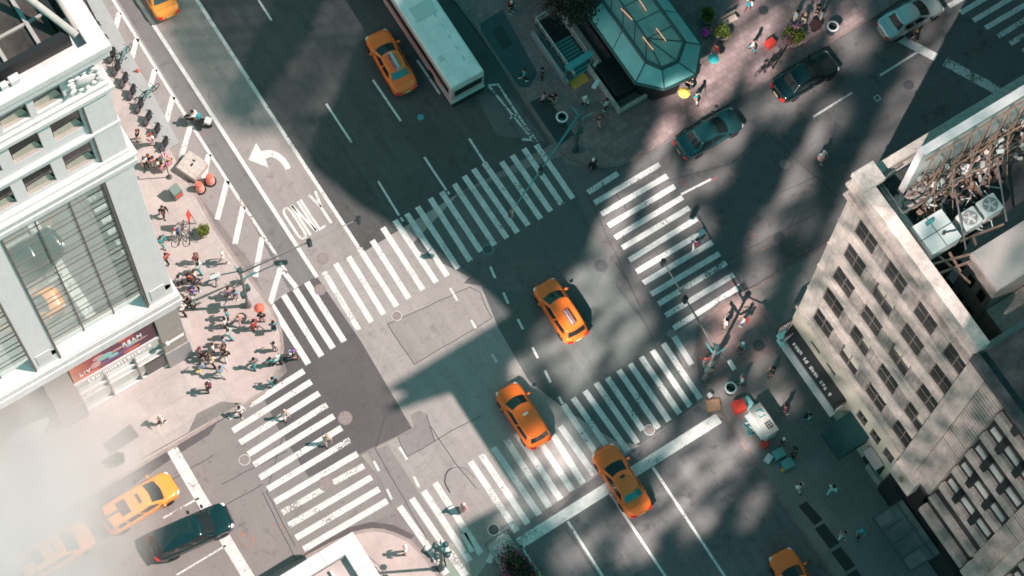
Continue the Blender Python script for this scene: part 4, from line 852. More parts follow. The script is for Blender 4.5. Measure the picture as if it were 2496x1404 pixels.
for i, ((x, y), z) in enumerate(lamps):
    g = G(1600 + x / 2.786 + 12, y / 2.786, z); lp = empty('billboard_floodlight', g, 0, ['teal floodlight nearest the roof corner along the billboard', 'teal floodlight in the middle of the three over the road edge', 'teal floodlight farthest up the street beside the billboard'][i], 'floodlight', 'billboard floodlights')
    b = MB(); b.box((0, 0, 0), (.62, .3, .2)); b.build('housing', M['greymetal'], lp, bevel=.06)
    b = MB(); b.box((0, 0, .104), (.42, .16, .01)); b.build('lens', M['tealroof'], lp)
    b = MB(); b.tube((0, -.1, -.05), (.15, -1.4, -.3), .025, 6); b.build('arm', M['steel'], lp)
ac = empty('rooftop_air_handler', rp3(1100, 830), 0, 'big pale sheet-metal air handler box on the rooftop', 'air handler')
q = [rp3(940, 800, RZ + 1.5), rp3(1155, 665, RZ + 1.5), rp3(1300, 865, RZ + 1.5), rp3(1095, 978, RZ + 1.5)]
w_ = (q[1] - q[0]).length; l_ = (q[2] - q[1]).length; cc = (q[0] + q[2]) / 2
b = MB(); b.b2(cc.x - w_ / 2, cc.x + w_ / 2, cc.y - l_ / 2, cc.y + l_ / 2, RZ + .35, RZ + 1.5); b.build('casing', M['whitemetal'], ac, world=True, bevel=.03)
b = MB(); b.b2(cc.x - .01, cc.x + .01, cc.y - l_ / 2, cc.y + l_ / 2, RZ + 1.501, RZ + 1.53); b.b2(cc.x - w_ / 2 - .03, cc.x + w_ / 2 + .03, cc.y - .02, cc.y + .02, RZ + 1.501, RZ + 1.52); b.tube((cc.x + .3, cc.y - .3, RZ + 1.58), (cc.x + .9, cc.y - .5, RZ + 1.58), .04, 8); b.lathe([(.1, 0), (.1, .12), (0, .14)], (cc.x + .25, cc.y - .28, RZ + 1.5), 10); b.build('seam_and_pipe', M['iron'], ac, world=True)
b = MB(); b.box((cc.x - .1, cc.y + .6, RZ + 1.58), (.35, .2, .12)); b.blob((cc.x + .1, cc.y + .6, RZ + 1.62), .12, 5); b.build('valve', M['teal'], ac, world=True)
b = MB(); [b.b2(cc.x + s * (w_ / 2 - .1) - .06, cc.x + s * (w_ / 2 - .1) + .06, cc.y + t * (l_ / 2 - .1) - .06, cc.y + t * (l_ / 2 - .1) + .06, RZ, RZ + .35) for s in (-1, 1) for t in (-1, 1)]; b.pieces('leg', M['rust'], ac, world=True)
for i, (x, y) in enumerate([(1358, 735), (1502, 640)]):
    g = rp3(x, y, RZ + 1.3); f = empty('condenser_unit', (g.x, g.y, RZ), 0, ['white fan condenser unit touching the air handler', 'white fan condenser unit farther from the air handler'][i], 'air conditioner', 'rooftop fan units')
    b = MB(); b.box((0, 0, .8), (1.12, 1.0, 1.0)); b.build('casing', M['whitemetal'], f, bevel=.05)
    b = MB(); b.lathe([(.42, 0), (.42, .02), (.0, .02)], (0, 0, 1.3), 24); b.build('fan_opening', mat('fan_well', (.28, .27, .26), .7), f)
    b = MB(); b.lathe([(.10, .0), (.10, .06), (0, .07)], (0, 0, 1.33), 12); 
    for k in range(5): a = k * 2 * math.pi / 5; b.box((math.cos(a) * .22, math.sin(a) * .22, 1.345), (.26, .12, .015), a, .35)
    b.build('fan', M['white2'], f)
    b = MB()
    for r_ in (.2, .3, .4):
        pts = [(math.cos(t * math.pi / 12) * r_, math.sin(t * math.pi / 12) * r_, 1.39) for t in range(25)]; b.path(pts, .008, 4)
    for k in range(8): a = k * math.pi / 4; b.tube((math.cos(a) * .1, math.sin(a) * .1, 1.39), (math.cos(a) * .43, math.sin(a) * .43, 1.37), .007, 4)
    b.build('fan_guard', M['white2'], f)
    b = MB(); [b.box((s * .45, t * .4, .15), (.08, .08, .3)) for s in (-1, 1) for t in (-1, 1)]; b.pieces('foot', M['rust'], f)
rr = random.Random(31)
mt = empty('roof_plant_frame', (16, -15, RZ), 0, 'rusty steel beams and ducts spread across the block roof', 'steel frame')
b = MB()
for a_, c_ in [((860, 720), (1400, 400)), ((800, 650), (900, 830)), ((1050, 1075), (1380, 990)), ((1090, 1150), (1400, 1030)), ((1080, 1060), (1120, 1170)), ((1360, 450), (1460, 600)), ((1100, 620), (1180, 700)), ((1290, 900), (1600, 780)), ((1380, 870), (1420, 980)), ((1210, 980), (1290, 1120)), ((1060, 940), (1360, 1200)), ((820, 760), (930, 800))]:
    p = rp3(*a_, RZ + .5); q = rp3(*c_, RZ + .5); d = q - p; b.box(tuple((p + q) / 2), (d.length, .11, .14), math.atan2(d.y, d.x))
b.build('beam', M['rust'], mt, world=True)
b = MB()
for k in range(260):
    p = rp3(rr.uniform(780, 1500), 0, RZ); t = rr.random(); p = rp3(780 + 760 * t, 700 - 430 * t + rr.uniform(-70, 60), RZ + rr.uniform(.1, .7)); b.box(tuple(p), (rr.uniform(.1, .5), rr.uniform(.08, .3), rr.uniform(.05, .3)), rr.random() * 3, rr.uniform(-.4, .4))
b.build('ducting', M['pinkroof'], mt, world=True)['kind'] = 'stuff'
b = MB()
for k in range(70):
    t = rr.random(); p = rp3(800 + 800 * t, 690 - 400 * t + rr.uniform(-60, 180), RZ + rr.uniform(.1, .5)); b.box(tuple(p), (rr.uniform(.1, .4), rr.uniform(.08, .3), rr.uniform(.05, .3)), rr.random() * 3)
b.build('brown_casing', M['rust'], mt, world=True)['kind'] = 'stuff'
b = MB()
for k in range(40):
    t = rr.random(); p = rp3(850 + 700 * t, 820 - 300 * t + rr.uniform(-60, 260), RZ + rr.uniform(.1, .6)); b.box(tuple(p), (rr.uniform(.3, .8), .05, .05), rr.random() * 3, 0, rr.uniform(-.3, .3))
b.build('conduit', M['whitemetal'], mt, world=True)['kind'] = 'stuff'
# ------------------------------------------------------------------ SOUTH-EAST NEIGHBOUR
nb = empty('ribbed_office_block', (12, -30, 0), 0, 'tall office block with ribbed piers and banded windows beside the cream building', 'building')
def npt(name, b, m, **k): return b.build(name, M[m], nb, world=True, **k)
def npt_s(name, b, m, **k): return b.pieces(name, M[m], nb, world=True, **k)
NO = (12, -30, 0)
b = MB(); b.b2(13.6, 34, -62, -23.45, 0, 27.0); npt('core', b, 'tar')
b = MB()
for y0 in (-24.7, -31.9 - .75, -39.5): b.b2(12.2, 13.6, y0 if y0 == -24.7 else y0, y0 + (1.3 if y0 == -24.7 else .7), 5.2, 27.2)
npt_s('pier', b, 'cream3', bevel=.03)
b = MB()
for (ya, yb) in ((-26.2, -24.72), (-32.0, -30.6), (-39.4, -38.0)):
    b.b2(12.5, 13.6, ya, yb, 7.6, 27.0); z = 7.9
    while z < 26.9: b.b2(12.28, 12.499, ya, yb, z, z + .22); z += .47
npt('ribs', b, 'cream3')
b = MB()
for ya in (-26.12, -31.95, -30.85, -39.3):
    z = 8.16
    while z < 26.7: b.b2(12.33, 12.499, ya, ya + .17, z, z + .16); z += .47
npt('rib_blocks', b, 'rust')['kind'] = 'stuff'
b = MB()
for y0 in (-24.75, -32.0): b.b2(11.95, 12.6, y0 - .6, y0 + 1.3, 5.2, 7.6)
npt_s('pier_base', b, 'cream', bevel=.05)
b = MB()
for y0 in (-24.75, -32.0): b.lathe([(0, -.05), (.12, -.03), (.22, 0)], (0, 0, 0), 12); 
o_ = len(b.v) // 2
for i, v in enumerate(b.v): y0 = (-24.75, -32.0)[i // o_]; b.v[i] = Vector((11.94 + v.z, y0 + .35 + v.x * .8, 6.4 + v.y * 2.4))
npt_s('medallion', b, 'rust')
rr = random.Random(17)
for bi, (ya, yb) in enumerate(((-30.55, -26.25), (-37.9, -32.7))):
    b = MB(); b.b2(12.86, 13.58, ya, yb, 3.0, 27.0); npt('window_wall', b, 'black')
    b = MB(); bd = MB(); bs = MB()
    for k in range(5):
        z = 9.3 + 3.65 * k; b.b2(12.58, 12.855, ya, yb, z - .1, z + .95)
        ys = [ya + .05, ya + (yb - ya) * .345, ya + (yb - ya) * .70, yb - .05]
        for j in range(3):
            y0, y1 = ys[j] + .16, ys[j + 1] - .16
            bs.b2(12.74, 12.855, y0, y1, z + 1.6, z + 2.15)
        for j in (1, 2): bd.b2(12.50, 12.85, ys[j] - .2, ys[j] + .2, z + .96, z + 2.9)
    b.b2(12.45, 12.855, ya, yb, 6.9, 7.5); b.b2(12.35, 12.855, ya, yb, 4.2, 5.0); b.b2(12.58, 12.855, ya, yb, 26.4, 27.0)
    npt_s('spandrel', b, 'cream3', bevel=.02); npt_s('dark_pier', bd, 'black'); npt_s('window_sill', bs, 'greymetal')
b = MB(); b.b2(12.4, 34, -62, -23.45, 27.0, 27.25); b.b2(12.1, 12.6, -62, -23.4, 27.25, 27.8); npt('roof', b, 'tar')
b = MB(); b.b2(14.8, 17.4, -26.4, -25.0, 27.26, 27.5); gr = npt('roof_skylight', b, 'glassD')
b = MB()
for k in range(4): b.b2(14.8 + k * .85, 14.86 + k * .85, -26.4, -25.0, 27.501, 27.56)
for k in range(3): b.b2(14.8, 17.4, -26.4 + k * .68, -26.35 + k * .68, 27.501, 27.57)
sub('glazing_bars', b, 'teal', gr, NO)
b = MB(); rr = random.Random(2)
for k in range(16): b.box((rr.uniform(12.8, 18), rr.uniform(-31, -28), 27.4 + rr.random() * .2), (rr.uniform(.3, 1), rr.uniform(.3, .9), rr.uniform(.2, .7)), rr.random() * .3)
npt_s('roof_plant', b, 'steel')
b = MB(); b.b2(12.2, 13.7, -62, -23.45, .14, 3.2); npt('shop_wall', b, 'black')
cp = empty('entrance_canopy', (11.2, -27.1, 3.2), 0, 'flat grey-teal glass entrance canopy over the dark pavement below the ribbed block', 'canopy')
b = MB(); b.b2(9.95, 12.15, -29.1, -25.15, 3.3, 3.5); b.build('roof_panel', mat('canopy_glass', (.10, .15, .15), .4, var=.25, scale=1.0), cp, world=True, bevel=.02)
b = MB()
for k in range(5): y = -29.1 + k * .985; b.b2(9.95, 12.15, y - .02, y + .02, 3.501, 3.53)
b.b2(9.9, 9.949, -29.12, -25.12, 3.25, 3.56); b.b2(11.6, 11.68, -29.1, -25.15, 3.501, 3.58); b.build('frame', M['kframe'], cp, world=True)
b = MB(); b.b2(10.0, 11.1, -25.9, -25.2, 3.502, 3.515); b.b2(10.0, 11.2, -29.0, -28.2, 3.502, 3.515); b.pieces('dusty_panel', mat('dusty_glass', (.20, .21, .205), .7, var=.15), cp, world=True)
# ------------------------------------------------------------------ SOUTH-WEST CORNER: white roof edge of a low pavilion
sb = empty('white_roof_pavilion', (-24, -20, 0), 0, 'low corner building with broad white roof edge, cut by the bottom of the photo', 'building')
zr = 5.0
def s8(x, y, z=zr): return G(650 + x / 4.709, 1260 + y / 4.709, z)
c0 = s8(985, 168); i0 = s8(930, 395)
b = MB(); we = .95
b.b2(c0.x - 16, c0.x, c0.y - we * 1.0, c0.y, zr - .8, zr); b.b2(c0.x - 1.1, c0.x, c0.y - 16, c0.y - we, zr - .8, zr); b.build('roof_edge', M['whitemetal'], sb, world=True, bevel=.02)
b = MB()
for k in range(1, 7): b.b2(c0.x - 2.35 * k, c0.x - 2.35 * k + .025, c0.y - we, c0.y, zr + .001, zr + .006); b.b2(c0.x - 1.1, c0.x, c0.y - 2.2 * k, c0.y - 2.2 * k + .025, zr + .001, zr + .006)
b.b2(c0.x - 16, c0.x - 1.25, c0.y - we - .10, c0.y - we - .02, zr - .2, zr - .12); b.build('panel_joint', M['steel'], sb, world=True)
b = MB(); b.b2(c0.x - 16, c0.x - 1.1, c0.y - 16, c0.y - we, zr - .75, zr - .55); b.build('roof', M['pinkroof'], sb, world=True)
b = MB(); b.b2(c0.x - 3.2, c0.x - 2.9, c0.y - 9, c0.y - we - .4, zr - .549, zr - .35); b.b2(c0.x - 2.4, c0.x - 2.25, c0.y - 9, c0.y - we - .3, zr - .549, zr - .3); b.b2(c0.x - 5.5, c0.x - 4.6, c0.y - 3.4, c0.y - 2.6, zr - .549, zr - .1); b.pieces('roof_duct', M['white2'], sb, world=True, bevel=.03)
b = MB(); b.b2(c0.x - 5.0, c0.x - 4.2, c0.y - 2.5, c0.y - 1.7, zr - .549, zr - .2); b.b2(c0.x - 6.6, c0.x - 6.1, c0.y - 2.0, c0.y - 1.5, zr - .549, zr - .1); b.pieces('roof_box', M['rust'], sb, world=True, bevel=.03)
b = MB(); b.b2(c0.x - 15, c0.x - .7, c0.y - 15, c0.y - .7, .1, zr - .8); b.build('wall', M['tan'], sb, world=True)
# ------------------------------------------------------------------ towers outside the frame: their shadow falls over the crossing
PA = Vector((-SUN_A.y, SUN_A.x, 0)) * 1.0       # perpendicular, points to +Y side
def sil(px, py, L=46.0):
    g = G(px, py); return g.dot(PA), (L - g.dot(SUN_A)) * math.tan(SUN_EL)
def tower(name, px, L, label, thick=14, base=True):
    pts = [sil(x, y, L) for x, y in px]; b = MB(); n = len(pts)
    o = SUN_A * L
    f = [o + PA * s + Vector((0, 0, h)) for s, h in pts]; k = [v + SUN_A * thick for v in f]
    b.add(f + k, [tuple(range(n)), tuple(range(n, 2 * n))[::-1]] + [(i, (i + 1) % n, n + (i + 1) % n, n + i) for i in range(n)])
    return b
tw = empty('shadow_casting_tower', SUN_A * 52, 0, 'grey high-rise towers standing beyond the right edge of the view', 'building')
bound = [(1145, 1430), (1118, 1330), (1112, 1285), (1160, 1262), (1215, 1235), (1262, 1205), (1293, 1142), (1240, 1070), (1190, 1020), (1150, 958), (1060, 962), (935, 1003), (990, 958), (935, 950), (1000, 912), (1242, 765), (1190, 715), (1110, 655), (1050, 610), (985, 565), (925, 532), (870, 500), (805, 445), (755, 405), (745, 380), (800, 270), (850, 160), (905, 20), (930, -60), (990, -200)]
pts = [sil(x, y) for x, y in bound]
# keep only a single-valued skyline
poly = []; last = -1e9
for s, h in pts:
    if s > last + .02: poly.append((s, h)); last = s
print('skyline', len(poly), 'of', len(pts), poly[0], poly[-1])
def slab(poly, L, thick, name, m, par):
    o = SUN_A * L; n = len(poly); f = [o + PA * s + Vector((0, 0, h)) for s, h in poly]; k = [v + SUN_A * thick for v in f]
    b = MB(); b.add(f + k, [tuple(range(n)), tuple(range(n, 2 * n))[::-1]] + [(i, (i + 1) % n, n + (i + 1) % n, n + i) for i in range(n)])
    return b.build(name, m, par, world=True)
towerm = mat('tower_curtain_wall', (.30, .30, .30), .5, var=.2, scale=.4)
smin = pts[0][0] - 0.0; smax = pts[-1][0] + 60
full = [(smin, 0)] + pts + [(smax, pts[-1][1] + 10), (smax, 0)]
slab(full, 46, 1.0, 'crown', towerm, tw)
body = []
for k in range(161):
    s = smin + .01 + (pts[-1][0] - smin - .02) * k / 160
    hs = [h0 + (h1 - h0) * (q - s0) / (s1 - s0) for q in (s - .25, s, s + .25) for (s0, h0), (s1, h1) in zip(pts, pts[1:]) if abs(s1 - s0) > 1e-6 and min(s0, s1) <= q <= max(s0, s1)]
    if hs: body.append((s, min(hs) - 2.0))
slab([(smin, 0)] + body + [(smax, body[-1][1] + 4), (smax, 0)], 47.01, 12, 'tower', towerm, tw)
# unseen steel lattice added to thin the sunlight over the upper lanes
outer = [sil(*q, 100) for q in [(745, 380), (700, 348), (600, 338), (520, 290), (450, 160), (395, 60), (360, -20), (300, -160), (240, -300)]]
inner = [sil(*q, 100) for q in [(745, 380), (760, 360), (800, 270), (850, 160), (905, 20), (930, -60), (990, -200)]]
def hi(lst, s):
    for (s0, h0), (s1, h1) in zip(lst, lst[1:]):
        if min(s0, s1) <= s <= max(s0, s1): return h0 + (h1 - h0) * (s - s0) / (s1 - s0 + 1e-9)
    return lst[0][1] if s < lst[0][0] else lst[-1][1]
b = MB(); o = SUN_A * 100
ss = min(p[0] for p in outer) ; s = ss; r6 = random.Random(12)
while s < ss + 26:
    h0 = hi(inner, s) - .5; h1 = hi(outer, s)
    if h1 > h0 + .1:
        p = o + PA * s + Vector((0, 0, h0)); q = o + PA * (s + .25) + Vector((0, 0, h1)); b.tube(p, q, .13 + r6.random() * .10, 6, .30 + r6.random() * .1)
        h = h0 + r6.random()
        while h < h1 - .2: b.tube(o + PA * (s - .1) + Vector((0, 0, h)), o + PA * (s + 1.2) + Vector((0, 0, h + .6)), .10 + r6.random() * .18, 6); h += r6.uniform(.8, 1.3)
    s += r6.uniform(.7, 1.4)
b.build('sun_thinning_lattice', M['steel'], tw, world=True)
# unseen floating slab added to cast a dark band over the lanes
band = [sil(*q) for q in [(790, -60), (690, -60), (540, 262), (572, 292), (650, 190), (720, 90)]]
slab(band, 46.05, .9, 'mast', towerm, tw)
# street-side lattice whose fine shadow lies over the south crossing
b = MB()
for a_, c_ in [((1010, 1330), (1320, 1010)), ((1300, 1000), (1500, 1330)), ((1200, 1010), (1420, 1300)), ((1170, 1120), (1100, 1330)), ((1380, 1180), (1240, 1404)), ((1480, 1080), (1330, 1300)), ((1430, 1290), (1560, 1404)), ((1440, 1404), (1500, 1280)), ((1160, 1160), (1260, 1160))]:
    pass
# ------------------------------------------------------------------ PLAZA: glazed kiosk, subway stairs, planters
def k2(x, y, z=0): return G(1100 + x / 2.924, y / 2.924, z)
ks = empty('plaza_kiosk', k2(1450, 200), 0, 'long teal glass-roofed kiosk with octagonal end on the paved plaza', 'kiosk')
zo, zi = 3.6, 4.6
out = [k2(*p, zo) for p in [(860, -120), (1310, 592), (1520, 640), (1745, 535), (1785, 320), (1330, -420)]]
inn = [k2(*p, zi) for p in [(960, -300), (1385, 440), (1500, 490), (1610, 440), (1660, 300), (1250, -350)]]
# regularise along the street axes
oL, oR = out[1].x, out[4].x; oy0 = out[2].y; 
out = [Vector((out[0].x, out[0].y, zo))] + out[1:5] + [Vector((out[4].x, out[4].y + 16, zo))]; out[0] = Vector((out[1].x, out[1].y + 16, zo))
inn = [Vector((inn[1].x, inn[1].y + 16, zi))] + inn[1:5] + [Vector((inn[4].x, inn[4].y + 16, zi))]
b = MB()
for i in range(5): b.add([out[i], out[i + 1], inn[i + 1], inn[i], out[i] - Vector((0, 0, .25)), out[i + 1] - Vector((0, 0, .25))], [(0, 1, 2, 3), (0, 4, 5, 1)])
b.build('canopy', M['tealroof'], ks, world=True)
ctr = Vector(((inn[1].x + inn[3].x) / 2 + .0, inn[2].y + 2.2, zi + .35)); ctr2 = Vector((ctr.x, ctr.y + 14, zi + .35))
b = MB(); b.add([i_ + Vector((0, 0, .06)) for i_ in inn] + [ctr, ctr2], [(0, 1, 6, 7), (1, 2, 6), (2, 3, 6), (3, 4, 6), (4, 5, 7, 6)]); b.build('skylight', M['kglass'], ks, world=True)
b = MB()
for i in range(5): b.tube(inn[i] + Vector((0, 0, .05)), inn[i + 1] + Vector((0, 0, .05)), .14, 6); b.tube(out[i], out[i + 1], .10, 6)
for i in (1, 2, 3, 4): b.tube(inn[i] + Vector((0, 0, .07)), ctr, .045, 6); b.tube(out[i] + Vector((0, 0, .01)), inn[i] + Vector((0, 0, .03)), .04, 6)
b.tube(ctr, ctr2, .07, 6)
for k in range(1, 10):
    dy = Vector((0, 1.35 * k, 0)); b.tube(inn[1] + dy + Vector((0, 0, .07)), ctr + dy - Vector((0, (ctr - inn[1]).y, 0)) * 0, .035, 5) if k < 10 else None
    b.tube(inn[4] + dy + Vector((0, 0, .07)), Vector((ctr.x, inn[4].y + dy.y, ctr.z)), .035, 5)
    if k % 2 == 0: b.tube(out[1] + dy, inn[1] + Vector((0, dy.y, .03)), .03, 5); b.tube(out[4] + dy, inn[4] + Vector((0, dy.y, .03)), .03, 5)
b.build('frame', M['kframe'], ks, world=True)
b = MB()
cxk = (inn[1].x + inn[4].x) / 2
wall = [Vector((out[1].x + .8, out[1].y + 14, 0)), out[1] + Vector((.8, .5, 0)), out[2] + Vector((0, .9, 0)), out[3] + Vector((-.7, .7, 0)), out[4] + Vector((-.8, .2, 0)), Vector((out[4].x - .8, out[4].y + 14, 0))]
b.prism([(v.x, v.y) for v in wall], .14, 3.3); b.build('wall', M['black'], ks, world=True)
b = MB()
for (x0, y0), (x1, y1) in [((1210, 60), (1290, 140)), ((1340, 0), (1390, 75)), ((1365, 262), (1440, 355)), ((1460, 200), (1530, 292))]:
    p = k2(x0, y0, zi + .42); q = k2(x1, y1, zi + .42); b.tube(p, q, .03, 6)
b.pieces('lamp_tube', mat('warm_tube', (.9, .5, .3), .5, emit=(1.0, .45, .25, .8)), ks, world=True)
# subway entrance: stair well with railings
sw = empty('subway_entrance', k2(780, 350), 0, 'subway stair entrance with pale railings and an orange mat on the plaza', 'stairs')
A0, A1, A2, A3 = k2(570, 175), k2(725, 95), k2(985, 440), k2(820, 560)
b = MB(); xa, xb = k2(565, 175).x + .25, k2(725, 90).x + .1; yb, ya = k2(640, 140).y - .1, k2(880, 590).y + .2
b.b2(xa, xb, ya, yb, .141, .150); b.build('stairwell', M['black'], sw, world=True)
b = MB(); n = 11
for k in range(n): b.b2(xa + .1, xb - .1, ya + .05 + k * .26, ya + .23 + k * .26, .152 + 0.001 * k, .165)
b.build('steps', M['teal'], sw, world=True)
b = MB(); H = 1.05
for p, q in (((xa, ya), (xa, yb)), ((xb, ya + 1.0), (xb, yb)), ((xa, yb), (xb, yb))): b.tube((*p, H), (*q, H), .055, 8); b.tube((*p, .55), (*q, .55), .03, 6)
y = ya
while y <= yb + .01: b.tube((xa, y, .14), (xa, y, H), .03, 6); b.tube((xb, max(y, ya + 1.0), .14), (xb, max(y, ya + 1.0), H), .03, 6); y += (yb - ya) / 7
b.build('railing', M['greymetal'], sw, world=True)
b = MB(); b.b2(xa - .75, xa - .55, ya - .2, yb - .6, .14, .8); b.b2(xb + .3, xb + .5, ya - .4, yb - .2, .14, .75); b.pieces('side_wall', M['grey_stone'], sw, world=True)
b = MB(); p, q = k2(820, 490, 2.6), k2(1005, 375, 2.6); d = q - p; b.box(tuple((p + q) / 2), (d.length, .45, .12), math.atan2(d.y, d.x)); 
for v in (p, q): b.tube((v.x, v.y, .14), (v.x, v.y, 2.6), .05, 6)
b.build('entrance_sign', M['teal'], sw, world=True)
mt_ = empty('floor_mat', k2(910, 575, .15), 0, 'orange tactile mat at the foot of the subway stairs', 'mat')
q4 = [k2(*p, .15) for p in [(835, 585), (945, 518), (985, 572), (878, 638)]]; b = MB(); b.prism([(v.x, v.y) for v in q4], .146, .165); b.build('mat', M['yellow'], mt_, world=True)
q4 = [k2(*p, .15) for p in [(1075, 560), (1230, 440), (1300, 600), (1165, 670)]]
pl = empty('elevator_pit', k2(1180, 560), 0, 'dark lift enclosure with low stone kerb beside the octagonal kiosk', 'enclosure')
b = MB(); cxy = sum((Vector((v.x, v.y, 0)) for v in q4), Vector()) / 4; b.b2(cxy.x - 1.1, cxy.x + 1.1, cxy.y - 1.3, cxy.y + 1.3, .14, 1.2); b.build('box', M['black'], pl, world=True, bevel=.03)
b = MB(); b.b2(cxy.x - 1.4, cxy.x - 1.25, cxy.y - 2.0, cxy.y + 1.7, .14, .9); b.b2(cxy.x - 1.4, cxy.x + 1.3, cxy.y - 2.1, cxy.y - 1.9, .14, .6); b.pieces('low_wall', M['concrete'], pl, world=True, bevel=.02)
b = MB(); g = k2(1030, 450, 1.5); b.box(tuple(g), (.45, .22, .15), .5); b.tube((g.x, g.y, .14), tuple(g), .04, 6); b.pieces('call_post', M['greymetal'], pl, world=True)
# leaf clumps
def foliage(n, R_, rnd, leaf=.09, shell=.55, flat=.8):
    b = MB()
    cl = [(Vector((rnd.gauss(0, 1), rnd.gauss(0, 1), rnd.gauss(0, .8))).normalized() * rnd.uniform(shell, 1.0)) for _ in range(max(6, n // 22))]
    for i in range(n):
        c = rnd.choice(cl); p = Vector((c.x * R_, c.y * R_, c.z * R_ * flat)) + Vector((rnd.gauss(0, .16), rnd.gauss(0, .16), rnd.gauss(0, .14))) * R_
        u = Vector((rnd.gauss(0, 1), rnd.gauss(0, 1), rnd.gauss(0, 1))).normalized(); v = u.orthogonal().normalized() * leaf * rnd.uniform(.6, 1.1); u *= leaf * rnd.uniform(.5, .9)
        b.add([p - u, p + v * .6, p + u, p - v * .6], [(0, 1, 2, 3)])
    return b
def planter(loc, R_, label, kind='leafy', fl=None, pot='pot', seed=1, group=None, n=900, ph=.5):
    rnd = random.Random(seed); r = empty('potted_plant', loc, rnd.random() * 6, label, 'potted plant', group)
    b = MB(); b.lathe([(R_ * .55, 0), (R_ * .78, ph), (R_ * .82, ph + .04), (R_ * .7, ph + .04), (R_ * .68, ph - .06), (0, ph - .06)], (0, 0, 0), 20); b.build('pot', M[pot], r)
    b = foliage(n, R_ * .8, rnd, R_ * .13); b.v = [v + Vector((0, 0, ph + R_ * .45)) for v in b.v]; b.build('foliage', M[kind], r)
    b = foliage(n // 3, R_ * .62, rnd, R_ * .13); b.v = [v + Vector((0, 0, ph + R_ * .3)) for v in b.v]; b.build('inner_leaves', M['leafg'], r)
    if fl:
        b = foliage(n // 3, R_ * .86, rnd, R_ * .085, .9); b.v = [v + Vector((0, 0, ph + R_ * .52)) for v in b.v]; b.build('flowers', M[fl], r)
    return r
planter(G(497, 570, .14), .52, 'round planter of yellow-green leaves near the parked bicycles', 'leafy', None, 'pot', 1)
planter(G(291, 1124, .14), .50, 'yellow-green potted shrub alone on the pale pavement above the yellow van', 'leafy', None, 'pot', 2)
planter(k2(1820, 140, .14), .62, 'green shrub in a round pot at the top beside the kiosk roof', 'leafy', None, 'concrete', 3)
planter(k2(1930, 260, .14), .62, 'lower green shrub on the plaza next to the bench', 'leafy', None, 'concrete', 4)
planter(G(1930, 100, .14), .85, 'large round planter with pink flowers by the kerb of the plaza', 'leafy', 'flowerp', 'concrete', 5, n=1500)
# median flower bed at the bottom
r = empty('flower_bed', G(1265, 1400), 0, 'dark planting bed ringed with magenta flowers at the bottom edge', 'flower bed'); rnd = random.Random(6)
b = foliage(4200, 1.0, rnd, .075, .3, .35); b.v = [Vector((v.x * .92, v.y * 2.2 - .45, v.z + .55)) for v in b.v]; b.build('foliage', M['leafd'], r)
b = MB()
for k in range(250):
    t = rnd.uniform(0, 2 * math.pi); a = rnd.uniform(.72, 1.08) if math.sin(t) > -.9 else 1
    if rnd.random() < .12: a = rnd.uniform(.3, .7)
    p = (math.cos(t) * 1.0 * a, math.sin(t) * 2.3 * a - .45, .75 + rnd.uniform(0, .25)); b.blob(p, rnd.uniform(.022, .045), 3)
b.build('flowers', M['flower'], r)
b = foliage(700, 1.0, rnd, .06, .95, .3); b.v = [Vector((v.x * .97, v.y * 2.25 - .45, v.z + .7)) for v in b.v]; b.build('edge_leaves', M['leafg'], r)
mi = empty('steel_tray', G(1240, 1335), 0, 'grey steel tray frame on the traffic island above the flower bed', 'tray')
q4 = [G(*q) for q in [(1186, 1332), (1238, 1302), (1300, 1395), (1240, 1432)]]
x0, x1 = q4[0].x, q4[1].x; y1 = (q4[0].y + q4[1].y) / 2; y0 = y1 - 3.2
b = MB(); b.b2(x0, x1, y0, y1, .0, .16); b.build('base', mat('island_concrete', (.42, .45, .45), .8, var=.1, scale=2), mi, world=True, bevel=.02)
b = MB(); b.b2(x0 + .28, x1 - .3, y0, y1 - .25, .161, .19); b.build('panel', M['greymetal'], mi, world=True)
b = MB()
for p, q in (((x0 - .05, y1 + .06), (x1 + .05, y1 + .06)), ((x1 + .05, y1 + .06), (x1 + .05, y0))): b.tube((*p, .95), (*q, .95), .035, 6); b.tube((*p, .0), (*p, .95), .03, 6); b.tube((*q, .0), (*q, .95), .03, 6)
b.build('rail', M['kframe'], mi, world=True)
# plaza trees (dark in the tower shade)
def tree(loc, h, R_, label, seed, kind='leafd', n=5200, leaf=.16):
    rnd = random.Random(seed); r = empty('plaza_tree', loc, 0, label, 'tree', 'plaza trees')
    b = MB(); top = Vector((rnd.uniform(-.2, .2), rnd.uniform(-.2, .2), h * .62)); b.tube((0, 0, 0), top, .16, 8, .09)
    tips = []
    for k in range(9):
        a = k * 2.4; q = top + Vector((math.cos(a) * R_ * .6, math.sin(a) * R_ * .6, h * .16 + rnd.random() * .8)); s = top * rnd.uniform(.7, 1); b.tube(s, q, .06, 6, .02); tips.append(q)
        for j in range(2): q2 = q + Vector((rnd.uniform(-1, 1), rnd.uniform(-1, 1), rnd.uniform(.1, .6))) * .6; b.tube(q, q2, .022, 5, .008); tips.append(q2)
    b.build('trunk', M['bark'], r)
    b = MB()
    for i in range(n):
        c = rnd.choice(tips); p = c + Vector((rnd.gauss(0, .42), rnd.gauss(0, .42), rnd.gauss(0, .32)))
        u = Vector((rnd.gauss(0, 1), rnd.gauss(0, 1), rnd.gauss(0, 1))).normalized(); v = u.orthogonal().normalized() * leaf * .5; u *= leaf * .6; b.add([p - u, p + v, p + u, p - v], [(0, 1, 2, 3)])
    b.build('crown', M[kind], r); return r
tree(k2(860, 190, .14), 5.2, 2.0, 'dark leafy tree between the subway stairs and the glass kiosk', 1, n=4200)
tree(k2(620, -110, .14), 5.6, 2.0, 'dark tree at the top edge beside the bus', 3, n=3000)
